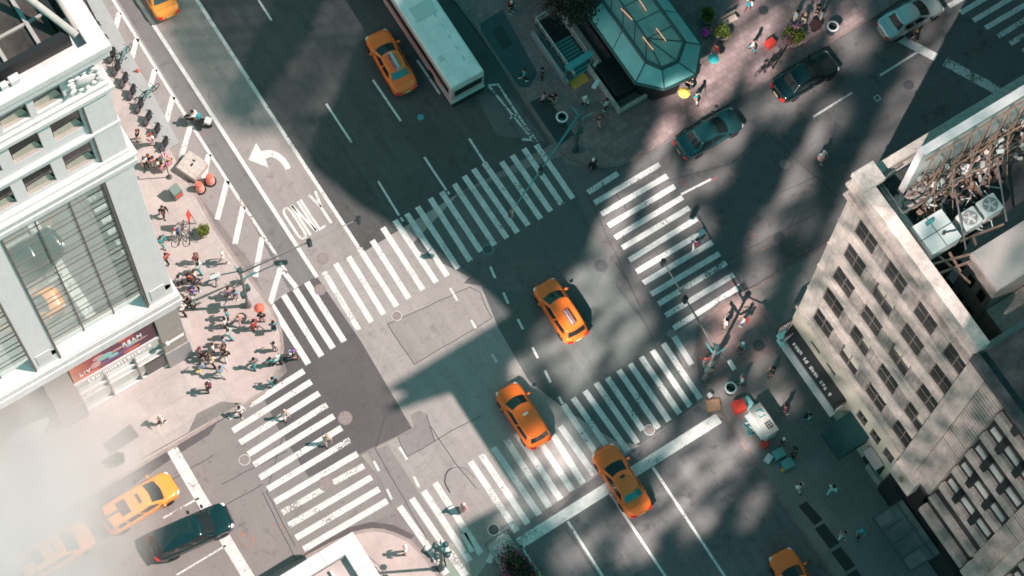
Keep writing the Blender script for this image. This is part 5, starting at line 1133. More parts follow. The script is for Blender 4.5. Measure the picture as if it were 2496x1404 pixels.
tree(k2(1690, -60, .14), 5.0, 1.4, 'dark tree at the top edge right of the kiosk', 5, n=2600)
# ------------------------------------------------------------------ street furniture
def signal_mast(loc, ang, L_, label, lamp=None, h=6.2):
    r = empty('traffic_signal_mast', loc, 0, label, 'traffic signal', 'signal masts over the crossing')
    b = MB(); b.lathe([(.22, 0), (.20, .5), (.11, .7), (.085, h), (.075, h + .6)], (0, 0, 0), 14); b.build('pole', M['kframe'] if lamp is None else M['steel'], r, smooth=True)
    d = Vector((math.cos(ang), math.sin(ang), 0)); b = MB(); b.tube((0, 0, h), d * L_ + Vector((0, 0, h + .5)), .065, 8, .035); b.tube((0, 0, h + .55), d * L_ * .55 + Vector((0, 0, h + .36)), .02, 5); b.build('arm', M['steel'] if lamp else M['teal'], r, smooth=True)
    for k, f in enumerate((1.0, .58)):
        b = MB(); p = d * L_ * f + Vector((0, 0, h - .15 + .5 * f)); b.box(tuple(p), (.28, .26, .85), ang); hd = b.build('signal_head', M['black'], r, bevel=.03)
        b = MB(); nrm = Vector((-d.y, d.x, 0))
        for j in range(3): b.lathe([(.11, -.18), (.11, .0), (.0, .0)], tuple(p + Vector((0, 0, .3 - .3 * j)) - Vector((0, .0, 0))), 12, 'Y')
        b.pieces('visor', M['kframe'], hd)
    b = MB()
    for j, (a_, w) in enumerate(((0, .9), (math.pi / 2, .75))): b.box((.0 + math.cos(a_) * .5, math.sin(a_) * .5, h - 1.2 + j * .3), (w, .04, .25), a_)
    b.pieces('street_sign', M['teal'], r)
    b = MB(); b.box((.22, .05, 3.0), (.3, .3, .7)); b.box((-.2, -.12, 2.7), (.3, .3, .7)); b.box((0, 0, h + .5), (.3, .3, .4)); b.tube((0, 0, h + .4), (-d * 1.6 + Vector((0, 0, h + 1.4))), .05, 6); b.pieces('signal_box', M['kframe'], r, bevel=.03)
    b = MB(); p = -d * 1.6 + Vector((0, 0, h + 1.4)); b.box(tuple(p), (.7, .28, .16), ang); b.build('lamp_head', M['greymetal'], r, bevel=.06)
    return r
def ang_to(foot, px, z): g = G(*px, z); d = g - foot; return math.atan2(d.y, d.x), Vector((d.x, d.y, 0)).length
f1 = G(605, 745, .14); a, l = ang_to(f1, (874, 536), 6.7); signal_mast(f1, a, l, 'signal mast on the crowded west corner reaching over the bike lane', 1)
f2 = G(1403, 366, .14); a, l = ang_to(f2, (1245, 520), 6.7); signal_mast(f2, a, l, 'teal signal mast on the plaza corner with its arm over the striped crossing')
f3 = G(1717, 925, .14); a, l = ang_to(f3, (1617, 640), 6.7); signal_mast(f3, a, l, 'signal mast on the red east corner with its arm over the side street crossing', 1)
f4 = G(1075, 1385, .14); r = empty('street_lamp', f4, 0, 'ornate dark street lamp post at the south corner kerb', 'street lamp'); b = MB(); b.lathe([(.22, 0), (.2, .6), (.1, .8), (.08, 5.0)], (0, 0, 0), 12); b.build('pole', M['kframe'], r)
b = MB()
for k in range(4): a = k * math.pi / 2 + .4; b.blob((math.cos(a) * .45, math.sin(a) * .45, 4.9), .2, 5); b.tube((0, 0, 4.7), (math.cos(a) * .45, math.sin(a) * .45, 4.8), .03, 6)
b.blob((0, 0, 5.2), .22, 5); b.pieces('lamp_globe', M['kframe'], r); b = MB(); b.tube((0, 0, 4.2), (-.5, 1.8, 4.4), .02, 5); b.build('arm', M['steel'], r)
def bin_(loc, label, rim='white2'):
    r = empty('litter_bin', loc, 0, label, 'litter bin', 'wire litter bins')
    b = MB(); b.lathe([(.28, 0), (.34, .85), (.30, .85), (.25, .3), (0, .3)], (0, 0, 0), 20); b.build('basket', M['kframe'], r)
    b = MB(); b.lathe([(.30, .84), (.40, .84), (.41, .90), (.29, .92), (.30, .84)], (0, 0, 0), 24, 'Z', False); b.build('rim', M[rim], r)
    b = MB(); b.blob((.04, .02, .3), .16, 5); b.box((-.1, .05, .35), (.15, .1, .1), .5); b.build('rubbish', M['teal'], r); return r
bin_(G(1368, 298, .14), 'litter bin with white rim on the plaza strip beside the signal mast'); bin_(G(1777, 955, .14), 'litter bin with bright rim on the east kerb above the red cube'); bin_(G(2025, 78, .14), 'small litter bin near the kerb below the round table on the plaza')
for i, (p, s_) in enumerate([((488, 462), 'orange traffic drum nearer the building, left one of the pair'), ((513, 443), 'orange traffic drum nearer the bike lane, right one of the pair')]):
    r = empty('traffic_drum', G(*p), 0, s_, 'traffic drum', 'orange drums by the concrete block')
    b = MB(); b.lathe([(.40, 0), (.40, .06), (.31, .06)], (0, 0, 0), 20); b.build('base', M['rubber'], r)
    b = MB(); b.lathe([(.30, .06), (.29, .35), (.265, .36), (.26, .62), (.235, .63), (.23, .86), (.20, .88), (.19, 1.02), (.0, 1.04)], (0, 0, 0), 24); b.build('body', M['orangeb'], r)
    b = MB()
    for z, r_ in ((.15, .304), (.44, .272), (.70, .242)): b.lathe([(r_, z), (r_ - .004, z + .10)], (0, 0, 0), 24)
    b.build('reflective_band', M['bandw'], r); b = MB(); b.box((0, 0, 1.07), (.22, .05, .06)); b.build('handle', M['orangeb'], r)
r = empty('concrete_barrier_block', G(470, 412), math.radians(-3), 'pale pitted concrete block beside the two orange drums', 'concrete block')
b = MB(); b.box((0, 0, .38), (1.45, 1.55, .7), math.radians(26)); b.build('block', M['concrete'], r, bevel=.05)
b = MB(); b.box((0, .0, .735), (.25, .12, .01), .4); b.box((.25, .2, .735), (.12, .2, .01), .4); b.pieces('lifting_slot', M['black'], r)
r = empty('newspaper_box', G(431, 476, .14), math.radians(10), 'dark green street box with red front on the west pavement', 'newspaper box')
b = MB(); b.add([(-.33, -.3, .0), (.33, -.3, 0), (.33, .3, 0), (-.33, .3, 0), (-.33, -.3, .95), (.33, -.3, .95), (.33, .3, 1.15), (-.33, .3, 1.15)], [(0, 1, 5, 4), (1, 2, 6, 5), (2, 3, 7, 6), (3, 0, 4, 7), (4, 5, 6, 7), (0, 3, 2, 1)]); b.build('cabinet', mat('box_green', (.14, .21, .18), .5), r, bevel=.03)
b = MB(); b.box((0, -.312, .62), (.5, .02, .14)); b.box((0, -.312, .35), (.5, .02, .14)); b.pieces('front_panel', M['red'], r)
for nm, p, q, lb in (('sign_post', (413, 432), None, 'thin dark sign post by the flower seller'),):
    r = empty(nm, G(*p, .14), 0, lb, 'sign post'); b = MB(); b.tube((0, 0, 0), (0, 0, 3.2), .035, 8); b.build('pole', M['kframe'], r); b = MB(); b.lathe([(.18, 0), (.16, .12), (.05, .16)], (0, 0, 0), 12); b.build('base', M['iron'], r); b = MB(); b.box((0, 0, 2.9), (.45, .03, .5), .6); b.build('sign_plate', M['greymetal'], r)
r = empty('feather_flag', G(478, 545, .14), .3, 'red feather flag on a thin pole over the bicycles', 'flag'); b = MB(); b.tube((0, 0, 0), (-.2, .2, 2.6), .02, 6); b.build('pole', M['black'], r); b = MB(); b.add([(-.18, .18, 2.6), (-.50, .1, 2.4), (-.62, -.15, 1.5), (-.12, .12, 1.5), (-.17, .2, 2.6), (-.49, .12, 2.4), (-.61, -.13, 1.5), (-.11, .14, 1.5)], [(0, 1, 2, 3), (7, 6, 5, 4), (0, 4, 5, 1), (2, 6, 7, 3)]); b.build('banner', M['red'], r)
r = empty('traffic_cone', G(337, 176), 0, 'small red cone on the hatched strip between two blue bikes', 'traffic cone'); b = MB(); b.lathe([(.16, .03), (.03, .6), (0, .61)], (0, 0, 0), 14); b.build('cone', M['orangeb'], r); b = MB(); b.box((0, 0, .015), (.36, .36, .03)); b.build('base', M['rubber'], r)
# bike-share platform with docks and bikes
dk = [(590, 25), (645, 110), (700, 195), (755, 290), (812, 378), (845, 470), (900, 555), (955, 640), (1010, 735), (1068, 825), (1128, 915), (1185, 1010), (535, -60)]
b = MB(); b.prism([G(*q) for q in [(195, -30), (232, -30), (437, 350), (402, 372)]], .141 if False else .001, .155); bp = tag(b.build('bike_share_platform', mat('platform_grey', (.40, .42, .42), .6, var=.06, scale=2)), 'long grey base plate of the bike-share station along the kerb', 'bike dock base')
dock = None; ordn = 'topmost second third fourth fifth sixth seventh eighth ninth tenth eleventh twelfth lowest'.split()
def mkdock():
    r = empty('bike_dock', (0, 0, 0)); b = MB(); b.box((0, 0, .4), (.18, .4, .8)); b.add([(-.11, -.25, .8), (.11, -.25, .8), (.11, .25, 1.0), (-.11, .25, 1.0), (-.11, .25, .8), (.11, .25, .8)], [(0, 1, 2, 3), (3, 2, 5, 4), (0, 3, 4), (1, 5, 2)]); b.build('post', M['black'], r, bevel=.02)
    b = MB(); b.tube((-.3, .15, .85), (.3, .15, .85), .035, 6); b.tube((.02, -.2, .6), (.0, -.6, .55), .04, 6); b.box((0, -.45, .2), (.3, .3, .3)); b.build('lock_bar', M['iron'], r); return r
pos = sorted(dk, key=lambda q: q[1])
for i, q in enumerate(pos):
    x, y = q[0] / 2.925, (q[1] + 22) / 2.925
    lb = 'black bike dock, %s along the grey platform' % (ordn[i] if i < 12 else 'last')
    if i == len(pos) - 1: lb = 'black bike dock at the lower end of the grey platform'
    if dock is None: dock = mkdock(); dock.location = G(x, y, .15); dock.rotation_euler = (0, 0, math.radians(-62)); tag(dock, lb, 'bike dock', 'bike docks on the platform')
    else: dup(dock, G(x, y, .15), math.radians(-62), lb)
def bicycle(name='bicycle', fm='teal', step=True):
    r = empty(name, (0, 0, 0)); R_ = .33
    for s in (-.54, .54):
        b = MB(); pts = [(s + math.cos(t * math.pi / 12) * R_, 0, R_ + math.sin(t * math.pi / 12) * R_) for t in range(25)]; b.path(pts, .024, 6)
        w = b.build('wheel', M['rubber'], r); b = MB()
        for k in range(8): a = k * math.pi / 4; b.tube((s, 0, R_), (s + math.cos(a) * R_, 0, R_ + math.sin(a) * R_), .004, 3)
        b.build('spokes', M['steel'], w)
    b = MB(); bbk = (-.1, 0, .28); hd = (.38, 0, .82); st = (-.24, 0, .78)
    for p, q in ((bbk, hd), (bbk, st), (st, hd), (bbk, (-.54, 0, .33)), (st, (-.54, 0, .33)), (hd, (.54, 0, .33)), (hd, (.36, 0, .98)), (st, (-.27, 0, .92))): b.tube(p, q, .028, 6)
    b.build('frame', M[fm], r)
    b = MB(); b.tube((.36, -.28, 1.0), (.36, .28, 1.0), .018, 6); b.build('handlebar', M['black'], r)
    b = MB(); b.add([(-.42, -.09, .93), (-.42, .09, .93), (-.12, .02, .94), (-.12, -.02, .94), (-.42, -.09, .98), (-.42, .09, .98), (-.12, .02, .98), (-.12, -.02, .98)], [(0, 1, 2, 3), (7, 6, 5, 4), (0, 4, 5, 1), (1, 5, 6, 2), (2, 6, 7, 3), (3, 7, 4, 0)]); b.build('saddle', M['black'], r)
    b = MB(); b.tube((-.1, -.12, .28), (-.1, .12, .28), .015, 6); b.box((-.1, -.16, .14), (.1, .08, .02)); b.box((-.1, .16, .42), (.1, .08, .02)); b.build('pedals', M['black'], r); return r
b1 = bicycle('share_bicycle', 'teal'); tag(b1, 'blue share bike standing in a dock near the white roof corner', 'bicycle', 'share bikes in the docks'); b1.location = G(306, 138, .15); b1.rotation_euler = (0, 0, math.radians(28))
dup(b1, G(366, 231, .15), math.radians(14), 'blue share bike standing in a dock below the red cone')
bk = bicycle('bicycle', 'steel'); tag(bk, 'grey bicycle leaning by the yellow-green planter', 'bicycle', 'bicycles left on the west corner'); bk.location = G(462, 570, .14); bk.rotation_euler = (.12, 0, math.radians(60))
dup(bk, G(442, 572, .14), math.radians(48), 'second grey bicycle, left of the one touching the planter'); dup(bk, G(574, 705, .14), math.radians(10), 'bicycle beside the foot of the west signal mast')
db = bicycle('bicycle', 'black'); tag(db, 'black bicycle chained at the plaza kerb above the dark sedan', 'bicycle', 'bicycles at the plaza kerb'); db.location = G(1880, 158, .14); db.rotation_euler = (0, 0, math.radians(15))
dup(db, G(1897, 148, .14), math.radians(25), 'second black bicycle at the plaza kerb, nearer the pink flowers'); dup(db, G(1862, 172, .14), math.radians(5), 'black bicycle lying lowest of the plaza kerb row')
# ------------------------------------------------------------------ vehicles (local: front +X, ground z=0)
def ring(xf, xr, w, z, bf, br, n=(12, 18), taper=.06, rc=.12):
    nf, ns = n; pts = []
    for i in range(nf): y = w * (1 - 2 * i / nf); t = y / w; pts.append((xf - bf * t * t - (rc if abs(t) > .999 else 0), y * (1 - taper), z))
    for i in range(ns): t = i / ns; pts.append((xf - bf - rc * 0 + (xr + br - xf + bf) * t, -w * (1 - taper * (2 * t - 1) ** 2), z))
    # note: starts at +w front, runs across to -w, then back along -w
    for i in range(nf): y = -w * (1 - 2 * i / nf); t = y / w; pts.append((xr + br * t * t, y * (1 - taper), z))
    for i in range(ns): t = i / ns; pts.append((xr + br + (xf - bf - xr - br) * t, w * (1 - taper * (2 * t - 1) ** 2), z))
    # swap sides so first side run is -w
    return pts
def car(name, spec, paintm, label, cat, loc=(0, 0, 0), rz=0, group=None, extras=None):
    L_, Wd, kind = spec['L'], spec['W'], spec['kind']
    r = empty(name, loc, rz, label, cat, group); h2 = L_ / 2; w = Wd / 2
    zh, zb, zd = spec.get('zh', .74), spec.get('zb', .95), spec.get('zd', .98)   # nose, belt/cowl, rear deck
    xc, xr_ = spec['xc'], spec['xr']
    # lower body loft
    st = []
    def top(x):
        if x >= xc: t = (x - xc) / (h2 - xc); return zb + (zh - zb) * t ** 1.5
        if x <= xr_: t = (xr_ - x) / (xr_ + h2); return zd - .10 * t ** 2
        return zb + (zd - zb) * (xc - x) / (xc - xr_)
    N = 22; b = MB(); rows = []
    for i in range(N + 1):
        x = -h2 + L_ * i / N; e = abs(x) / h2
        ww = w * (1 - .30 * max(0, (e - .80) / .20) ** 2.2 - .05 * max(0, (e - .55) / .45)); zt = top(x); low = .20 + .10 * max(0, (e - .85) / .15)
        cut = max(0, (e - .93) / .07); zt2 = zt - .16 * cut ** 2
        prof = [(ww * .90, low), (ww * .985, low + .13), (ww, low + .30), (ww * .985, zt2 - .16), (ww * .93, zt2 - .05), (ww * .84, zt2 + .0), (ww * .5, zt2 + .03), (0, zt2 + .04)]
        row = [(x, y, z) for y, z in prof] + [(x, -y, z) for y, z in prof[-2::-1]]; rows.append(row)
    m_ = len(rows[0]); vs = [v for row in rows for v in row]
    fs = [(i * m_ + j, i * m_ + j + 1, (i + 1) * m_ + j + 1, (i + 1) * m_ + j) for i in range(N) for j in range(m_ - 1)]
    fs += [tuple(range(m_)), tuple(range(N * m_, (N + 1) * m_))[::-1]] + [(i * m_ + m_ - 1, i * m_, (i + 1) * m_, (i + 1) * m_ + m_ - 1) for i in range(N)]
    b.add(vs, fs); body = b.build('body', paintm, r, smooth=True, sub=1)
    # greenhouse: shell split into painted frame and glass panels
    zr = spec['zr']; rw = w * spec.get('roofw', .70); xf2, xr2 = spec['xf2'], spec['xr2']
    lev = [0, .08, .86, 1.0]; RG = []
    for t in lev:
        tt = t; RG.append(ring(xc + .30 + (xf2 - xc - .30) * tt, xr_ + (xr2 - xr_) * tt, w * .90 + (rw - w * .90) * (tt ** 1.15), zb - .02 + (zr - zb + .02) * tt, .26 - .12 * tt, .10, rc=0))
    n = len(RG[0]); P_ = [p for g_ in RG for p in g_]
    parts_ = {'frame': [], 'windshield': [], 'rear_window': [], 'side_window': []}
    nf, ns = 12, 18
    for k in range(3):
        for i in range(n):
            f = (k * n + i, k * n + (i + 1) % n, (k + 1) * n + (i + 1) % n, (k + 1) * n + i); key = 'frame'
            if i < nf:
                if 1 <= i < nf - 1 and k >= 0 and k < 3 and not (k == 2): key = 'windshield'
            elif i < nf + ns:
                j = i - nf
                if k == 1 and 1 <= j < ns - 2 and j not in spec.get('pil', (8,)): key = 'side_window'
            elif i < 2 * nf + ns:
                j = i - nf - ns
                if 1 <= j < nf - 1 and k == 1: key = 'rear_window'
            else:
                j = i - 2 * nf - ns; j2 = ns - 1 - j
                if k == 1 and 1 <= j2 < ns - 2 and j2 not in spec.get('pil', (8,)): key = 'side_window2'
            parts_.setdefault(key, []).append(f)
    # roof cap
    cx_ = (xf2 + xr2) / 2; base = 3 * n; V = list(P_)
    for sc, dz in ((.9, .022), (.6, .05), (.25, .062)):
        o = len(V)
        for p in RG[3]: V.append((cx_ + (p[0] - cx_) * sc, p[1] * sc, p[2] + dz))
        parts_['frame'] += [(base + i, base + (i + 1) % n, o + (i + 1) % n, o + i) for i in range(n)]; base = o
    parts_['frame'].append(tuple(range(base, base + n)))
    for key, fs in parts_.items():
        if not fs: continue
        b = MB(); used = sorted({i for f in fs for i in f}); ix = {u: k for k, u in enumerate(used)}; b.add([V[u] for u in used], [tuple(ix[i] for i in f) for f in fs])
        nm = {'frame': 'cabin', 'side_window2': 'side_window'}.get(key, key)
        gm = spec.get('glass', M['glassD'])
        if key == 'rear_window': gm = spec.get('rglass', gm)
        b.build(nm, paintm if key == 'frame' else gm, r, smooth=True)
    # wheels
    wr = spec.get('wr', .34)
    for sx in (h2 - spec.get('fo', .92), -h2 + spec.get('ro', 1.05)):
        for sy in (-1, 1):
            b = MB(); b.lathe([(wr * .55, -.12), (wr * .95, -.12), (wr, -.06), (wr, .08), (wr * .94, .115), (wr * .62, .12)], (sx, sy * (w - .12), wr), 20, 'Y')
            t = b.build('wheel', M['rubber'], r, smooth=False)
            b = MB(); b.lathe([(0, .0), (wr * .6, .0), (wr * .62, .125 if sy > 0 else -.125), (wr * .5, .10 if sy > 0 else -.10), (wr * .15, .10 if sy > 0 else -.10), (0, .12 if sy > 0 else -.12)], (sx, sy * (w - .12), wr), 16, 'Y'); b.build('rim', M['chrome'], t)
            b = MB(); b.lathe([(wr * 1.16, 0), (wr * 1.16, .012 * sy), (0, .012 * sy)], (sx, sy * (w + .002), wr + .02), 20, 'Y')
            b.v = [v for v in b.v]; 
    # lights
    for sy in (-1, 1):
        b = MB(); b.blob((h2 - .28, sy * w * .70, zh - .10), .2, 6, (1.1, .9, .5)); b.build('headlight', M['lens'], r, smooth=True)
        b = MB(); b.box((-h2 + .10, sy * w * .66, zd - .26), (.22, w * .38, .20), -sy * .35); b.build('tail_light', M['redlens'], r, bevel=.04)
        b = MB(); b.blob((xc - .05, sy * (w + .09), zb + .08), .13, 6, (.7, 1.1, .6)); b.build('wing_mirror', paintm if spec.get('mirpaint', True) else M['black'], r, smooth=True)
    b = MB(); b.box((-h2 - .005, 0, .62), (.03, .42, .2)); b.build('licence_plate', M['plate'], r)
    b = MB(); b.box((h2 - .015, 0, .50), (.05, w * 1.1, .16)); b.build('grille', M['black'], r, bevel=.02)
    # door and lid seams: thin dark grooves laid on the skin
    b = MB()
    for x in (xc - .15, (xc + xr_) / 2 - .05, xr_ + .35):
        for sy in (-1, 1): b.box((x, sy * (w * .985), .62), (.015, .012, .48))
    b.b2(xc + .16, xc + .175, -w * .72, w * .72, top(xc + .16) + .028, top(xc + .16) + .038)
    if kind == 'sedan': b.b2(xr_ - .25, xr_ - .235, -w * .70, w * .70, top(xr_ - .25) + .022, top(xr_ - .25) + .036)
    b.build('panel_gap', M['black'], r)
    for sy in (-1, 1):
        b = MB(); [b.box((x, sy * (w + .012), .80), (.16, .03, .03)) for x in (xc - .95, (xc + xr_) / 2 - 1.0)]; b.pieces('door_handle', M['chrome'] if not spec.get('mirpaint', True) else paintm, r)
    b = MB()
    for y in (-.35, .2): b.tube((xc + .20, y, zb + .035), (xc - .12, y + .38, zb + .20), .01, 4)
    b.pieces('wiper', M['black'], r)
    # cabin interior seen through nothing; a soft reflection strip is left to the glass
    if extras: extras(r, dict(h2=h2, w=w, zr=zr + .06, cx=cx_, top=top))
    return r
SED = dict(L=4.85, W=1.84, kind='sedan', xc=1.0, xr=-1.62, xf2=.30, xr2=-1.02, zr=1.42, zb=.94, zd=1.0, roofw=.70)
HYB = dict(L=4.45, W=1.82, kind='suv', xc=1.02, xr=-2.0, xf2=.42, xr2=-1.78, zr=1.62, zb=1.02, zd=1.02, zh=.86, roofw=.76, ro=.85, fo=.85)
VAN = dict(L=5.05, W=1.95, kind='suv', xc=1.30, xr=-2.35, xf2=.62, xr2=-2.15, zr=1.72, zb=1.05, zd=1.05, zh=.85, roofw=.80, ro=.95, fo=.95, pil=(6, 12))
SUV = dict(L=5.25, W=2.02, kind='suv', xc=1.25, xr=-2.40, xf2=.62, xr2=-2.10, zr=1.85, zb=1.15, zd=1.12, zh=1.02, roofw=.76, ro=1.05, fo=.95, wr=.4, mirpaint=False, pil=(6, 12))
tx = taxi_paint('taxi_orange_shaded', (1.0, .195, .025)); tx2 = taxi_paint('taxi_yellow_sunlit', (1.0, .36, .06))  # one cab paint: redder copy for cabs in shade, paler for sunlit ones
tealglass = mat('teal_reflection_glass', (.02, .22, .23), .08, 0, spec=.9)  # teal sky reflection put into the rear glass colour
def sign_bar(r, d):
    b = MB(); b.add([(d['cx'] - .75, -.20, d['zr']), (d['cx'] + .55, -.20, d['zr']), (d['cx'] + .55, .20, d['zr']), (d['cx'] - .75, .20, d['zr']), (d['cx'] - .7, -.05, d['zr'] + .40), (d['cx'] + .5, -.05, d['zr'] + .40), (d['cx'] + .5, .05, d['zr'] + .40), (d['cx'] - .7, .05, d['zr'] + .40)], [(0, 1, 5, 4), (1, 2, 6, 5), (2, 3, 7, 6), (3, 0, 4, 7), (4, 5, 6, 7)]); s = b.build('roof_sign', M['greymetal'], r)
    b = MB(); b.box((d['cx'] - .1, 0, d['zr'] + .41), (1.2, .16, .05)); b.build('sign_cap', M['tealroof'], s, bevel=.01)
    b = MB(); b.add([(d['cx'] - .72, .205, d['zr'] + .02), (d['cx'] + .52, .205, d['zr'] + .02), (d['cx'] + .48, .075, d['zr'] + .36), (d['cx'] - .68, .075, d['zr'] + .36)], [(0, 1, 2, 3)]); b.build('sign_face', mat('sign_print', (.30, .10, .22), .4, var=.5, scale=8), s)
def sign_frame(r, d):
    x, z = d['cx'] - .25, d['zr']
    b = MB(); b.b2(x - .55, x + .55, -.17, -.14, z - .02, z + .24); b.b2(x - .55, x + .55, .14, .17, z - .02, z + .24); b.b2(x - .55, x - .52, -.14, .14, z - .02, z + .22); b.b2(x + .52, x + .55, -.14, .14, z - .02, z + .22); s = b.build('roof_sign', mat('sign_frame', (.28, .16, .15), .4), r, bevel=.01)
    b = MB(); b.b2(x - .51, x + .51, .02, .10, z, z + .18); b.build('sign_panel', M['greymetal'], s); b = MB(); b.b2(x - .51, x + .51, -.12, -.06, z, z + .15); b.build('sign_print', mat('sign_print2', (.42, .22, .26), .4), s)
def small_light(r, d):
    b = MB(); b.box((d['cx'] + .48, 0, d['zr'] + .03), (.14, .34, .12)); b.build('roof_light', M['whitemetal'], r, bevel=.03)
def dark_light(r, d):
    b = MB(); b.blob((d['cx'] + .42, 0, d['zr'] + .03), .18, 5, (.45, 1.1, .35)); b.build('roof_light', M['black'], r); b = MB(); b.blob((d['cx'] + .25, -.4, d['zr']), .03, 4); b.build('aerial', M['black'], r)
def rack(r, d):
    b = MB(); b.b2(d['cx'] + .75, d['cx'] + .95, -.34, .34, d['zr'] - .02, d['zr'] + .05); b.build('roof_light', M['iron'], r, bevel=.02)
    b = MB(); b.b2(d['cx'] - .55, d['cx'] + .10, -.48, .48, d['zr'] - .035, d['zr'] + .01); b.build('sunroof', mat('brown_glass', (.09, .045, .045), .2, spec=.8), r)
    b = MB(); b.b2(d['cx'] - 1.45, d['cx'] - .35, -.07, .07, d['zr'] - .03, d['zr'] + .12); b.build('roof_sign', M['bronze'], r, bevel=.02)
def carpos(front, rear, zz=.9):
    """pixel of nose and tail at mid height -> centre and heading"""
    a, c = G(*front, zz), G(*rear, zz); d = a - c; m_ = (a + c) / 2; return Vector((m_.x, m_.y, 0.0)), math.atan2(d.y, d.x), d.length
AV = 'yellow taxis on the avenue'
p, a, l = carpos((916, 80), (992, 218), .75); car('taxi', dict(SED, rglass=tealglass), tx, 'orange taxi sedan with a long pale roof sign in the shade left of the bus', 'taxi', p, a, AV, sign_bar)
p, a, l = carpos((1324, 689), (1410, 822), .85); car('taxi', dict(HYB), tx, 'orange hatchback taxi in the middle of the crossing with framed roof sign', 'taxi', p, a, AV, sign_frame)
p, a, l = carpos((1231, 941), (1321, 1082), .85); car('taxi', dict(HYB), tx, 'orange hatchback taxi on the zebra stripes with one small white roof light', 'taxi', p, a, AV, small_light)
p, a, l = carpos((1471, 1098), (1561, 1243), .75); car('taxi', dict(SED, rglass=tealglass, L=4.9), tx, 'orange taxi sedan crossing the thick white stop line', 'taxi', p, a, AV, dark_light)
p, a, l = carpos((1898, 1342), (1995, 1512), .75); car('taxi', dict(SED), tx, 'orange taxi nose entering at the bottom right edge', 'taxi', p, a, AV, sign_bar)
p, a, l = carpos((338, -110), (416, 44), .75); car('taxi', dict(SED, glass=mat('teal_dark_glass', (.05, .10, .10), .1, spec=.9)), tx2, 'yellow-orange taxi leaving at the top left edge', 'taxi', p, a, AV, None)
p, a, l = carpos((424, 1172), (252, 1278), .9); car('taxi', dict(VAN), tx2, 'yellow taxi van waiting behind the stop line with a dark sunroof', 'taxi', p, a, AV, rack)
p, a, l = carpos((222, 1292), (40, 1398), .9); car('taxi', dict(VAN), tx2, 'yellow taxi van half hidden in pale steam at the lower left', 'taxi', p, a, AV, rack)
blk = mat('black_car_paint', (.006, .03, .033), .16, 0, coat=.8); dks = mat('dark_sedan_paint', (.003, .013, .015), .2, 0, coat=.7); tls = mat('teal_grey_car_paint', (.025, .10, .11), .22, .3, coat=.7); slv = mat('silver_car_paint', (.55, .62, .62), .3, .5, coat=.6)
p, a, l = carpos((562, 1252), (368, 1340), .9); car('suv', dict(SUV), blk, 'glossy black off-road car stopped across the white stop line', 'car', p, a, 'cars on the side street')
OTH = dict(L=4.8, mirpaint=False)
p, a, l = carpos((1806, 278), (1650, 370), .75); car('sedan', dict(SED, **OTH), tls, 'grey-teal sedan at the plaza kerb nearest the crossing', 'car', p, a, 'cars on the side street')
p, a, l = carpos((2042, 138), (1884, 232), .75); car('sedan', dict(SED, **OTH), dks, 'near-black sedan between the grey-teal and the silver cars', 'car', p, a, 'cars on the side street')
p, a, l = carpos((2298, -6), (2140, 82), .75); car('sedan', dict(SED, **OTH), slv, 'silver sedan at the top right beside the plaza kerb', 'car', p, a, 'cars on the side street')
# bus
p0 = G(1172, 222, 0); bus = empty('city_bus', (0, 0, 0), 0, 'long white-roofed city bus with red-striped side at the plaza kerb', 'bus')
ra, rb, rc = G(1105, 225, 3.0), G(1188, 168, 3.0), G(1095, -20, 3.0)
cxb = (ra.x + rb.x) / 2; wdb = 2.55; yb0 = ra.y + .2; Lb = 12.2; bus.location = (cxb, yb0 + Lb / 2, 0); bus.rotation_euler = (0, 0, math.radians(-1.0))
b = MB(); b.box((0, 0, 1.6), (wdb, Lb, 2.5)); b.build('body', mat('bus_side', (.62, .50, .48), .4, var=.05), bus, bevel=.12, bseg=3)
b = MB(); b.box((0, 0, 2.92), (wdb - .10, Lb - .16, .24)); b.build('roof', mat('bus_roof', (.78, .86, .85), .45, var=.10, scale=1.1, detail=8), bus, bevel=.10, bseg=3)
b = MB(); b.box((0, 0, 1.98), (wdb + .02, Lb - .7, .82)); b.build('side_window', M['blackg'], bus)
b = MB(); b.box((0, -Lb / 2 - .005, 2.0), (wdb - .5, .05, .75)); b.build('rear_window', M['black'], bus)
b = MB(); b.box((0, -Lb / 2 - .03, 2.62), (wdb - .3, .1, .22)); b.box((0, -Lb / 2 - .05, .95), (wdb - .1, .14, .22)); b.pieces('rear_panel', mat('bus_trim', (.45, .62, .60), .4), bus, bevel=.03)
b = MB(); rr = random.Random(3)
for k in range(14): b.box((-1.0 + k * .155, -Lb / 2 - .085, 2.62 + rr.uniform(-.04, .04)), (rr.uniform(.03, .1), .012, rr.uniform(.05, .14)))
b.build('vent_slots', M['black'], bus)
b = MB(); b.box((0, -Lb / 2 - .06, .45), (wdb - .1, .16, .3)); b.build('bumper', M['black'], bus, bevel=.04)
b = MB(); b.box((-wdb / 2 - .008, .3, 1.35), (.02, Lb - 1.6, .16)); b.build('side_stripe', M['red'], bus)
for y in (-.9, 3.4): b = MB(); b.box((.2, y - 1.2, 3.045), (.7, .7, .05)); b.build('roof_hatch', mat('bus_hatch', (.74, .84, .83), .5), bus, bevel=.02)
b = MB()
for k in range(7): b.box((0, -Lb / 2 + 1.0 + k * 1.7, 3.041), (wdb - .5, .02, .006))
for sx in (-1, 1): b.tube((sx * (wdb / 2 - .16), -Lb / 2 + .3, 3.03), (sx * (wdb / 2 - .16), Lb / 2 - .3, 3.03), .02, 5)
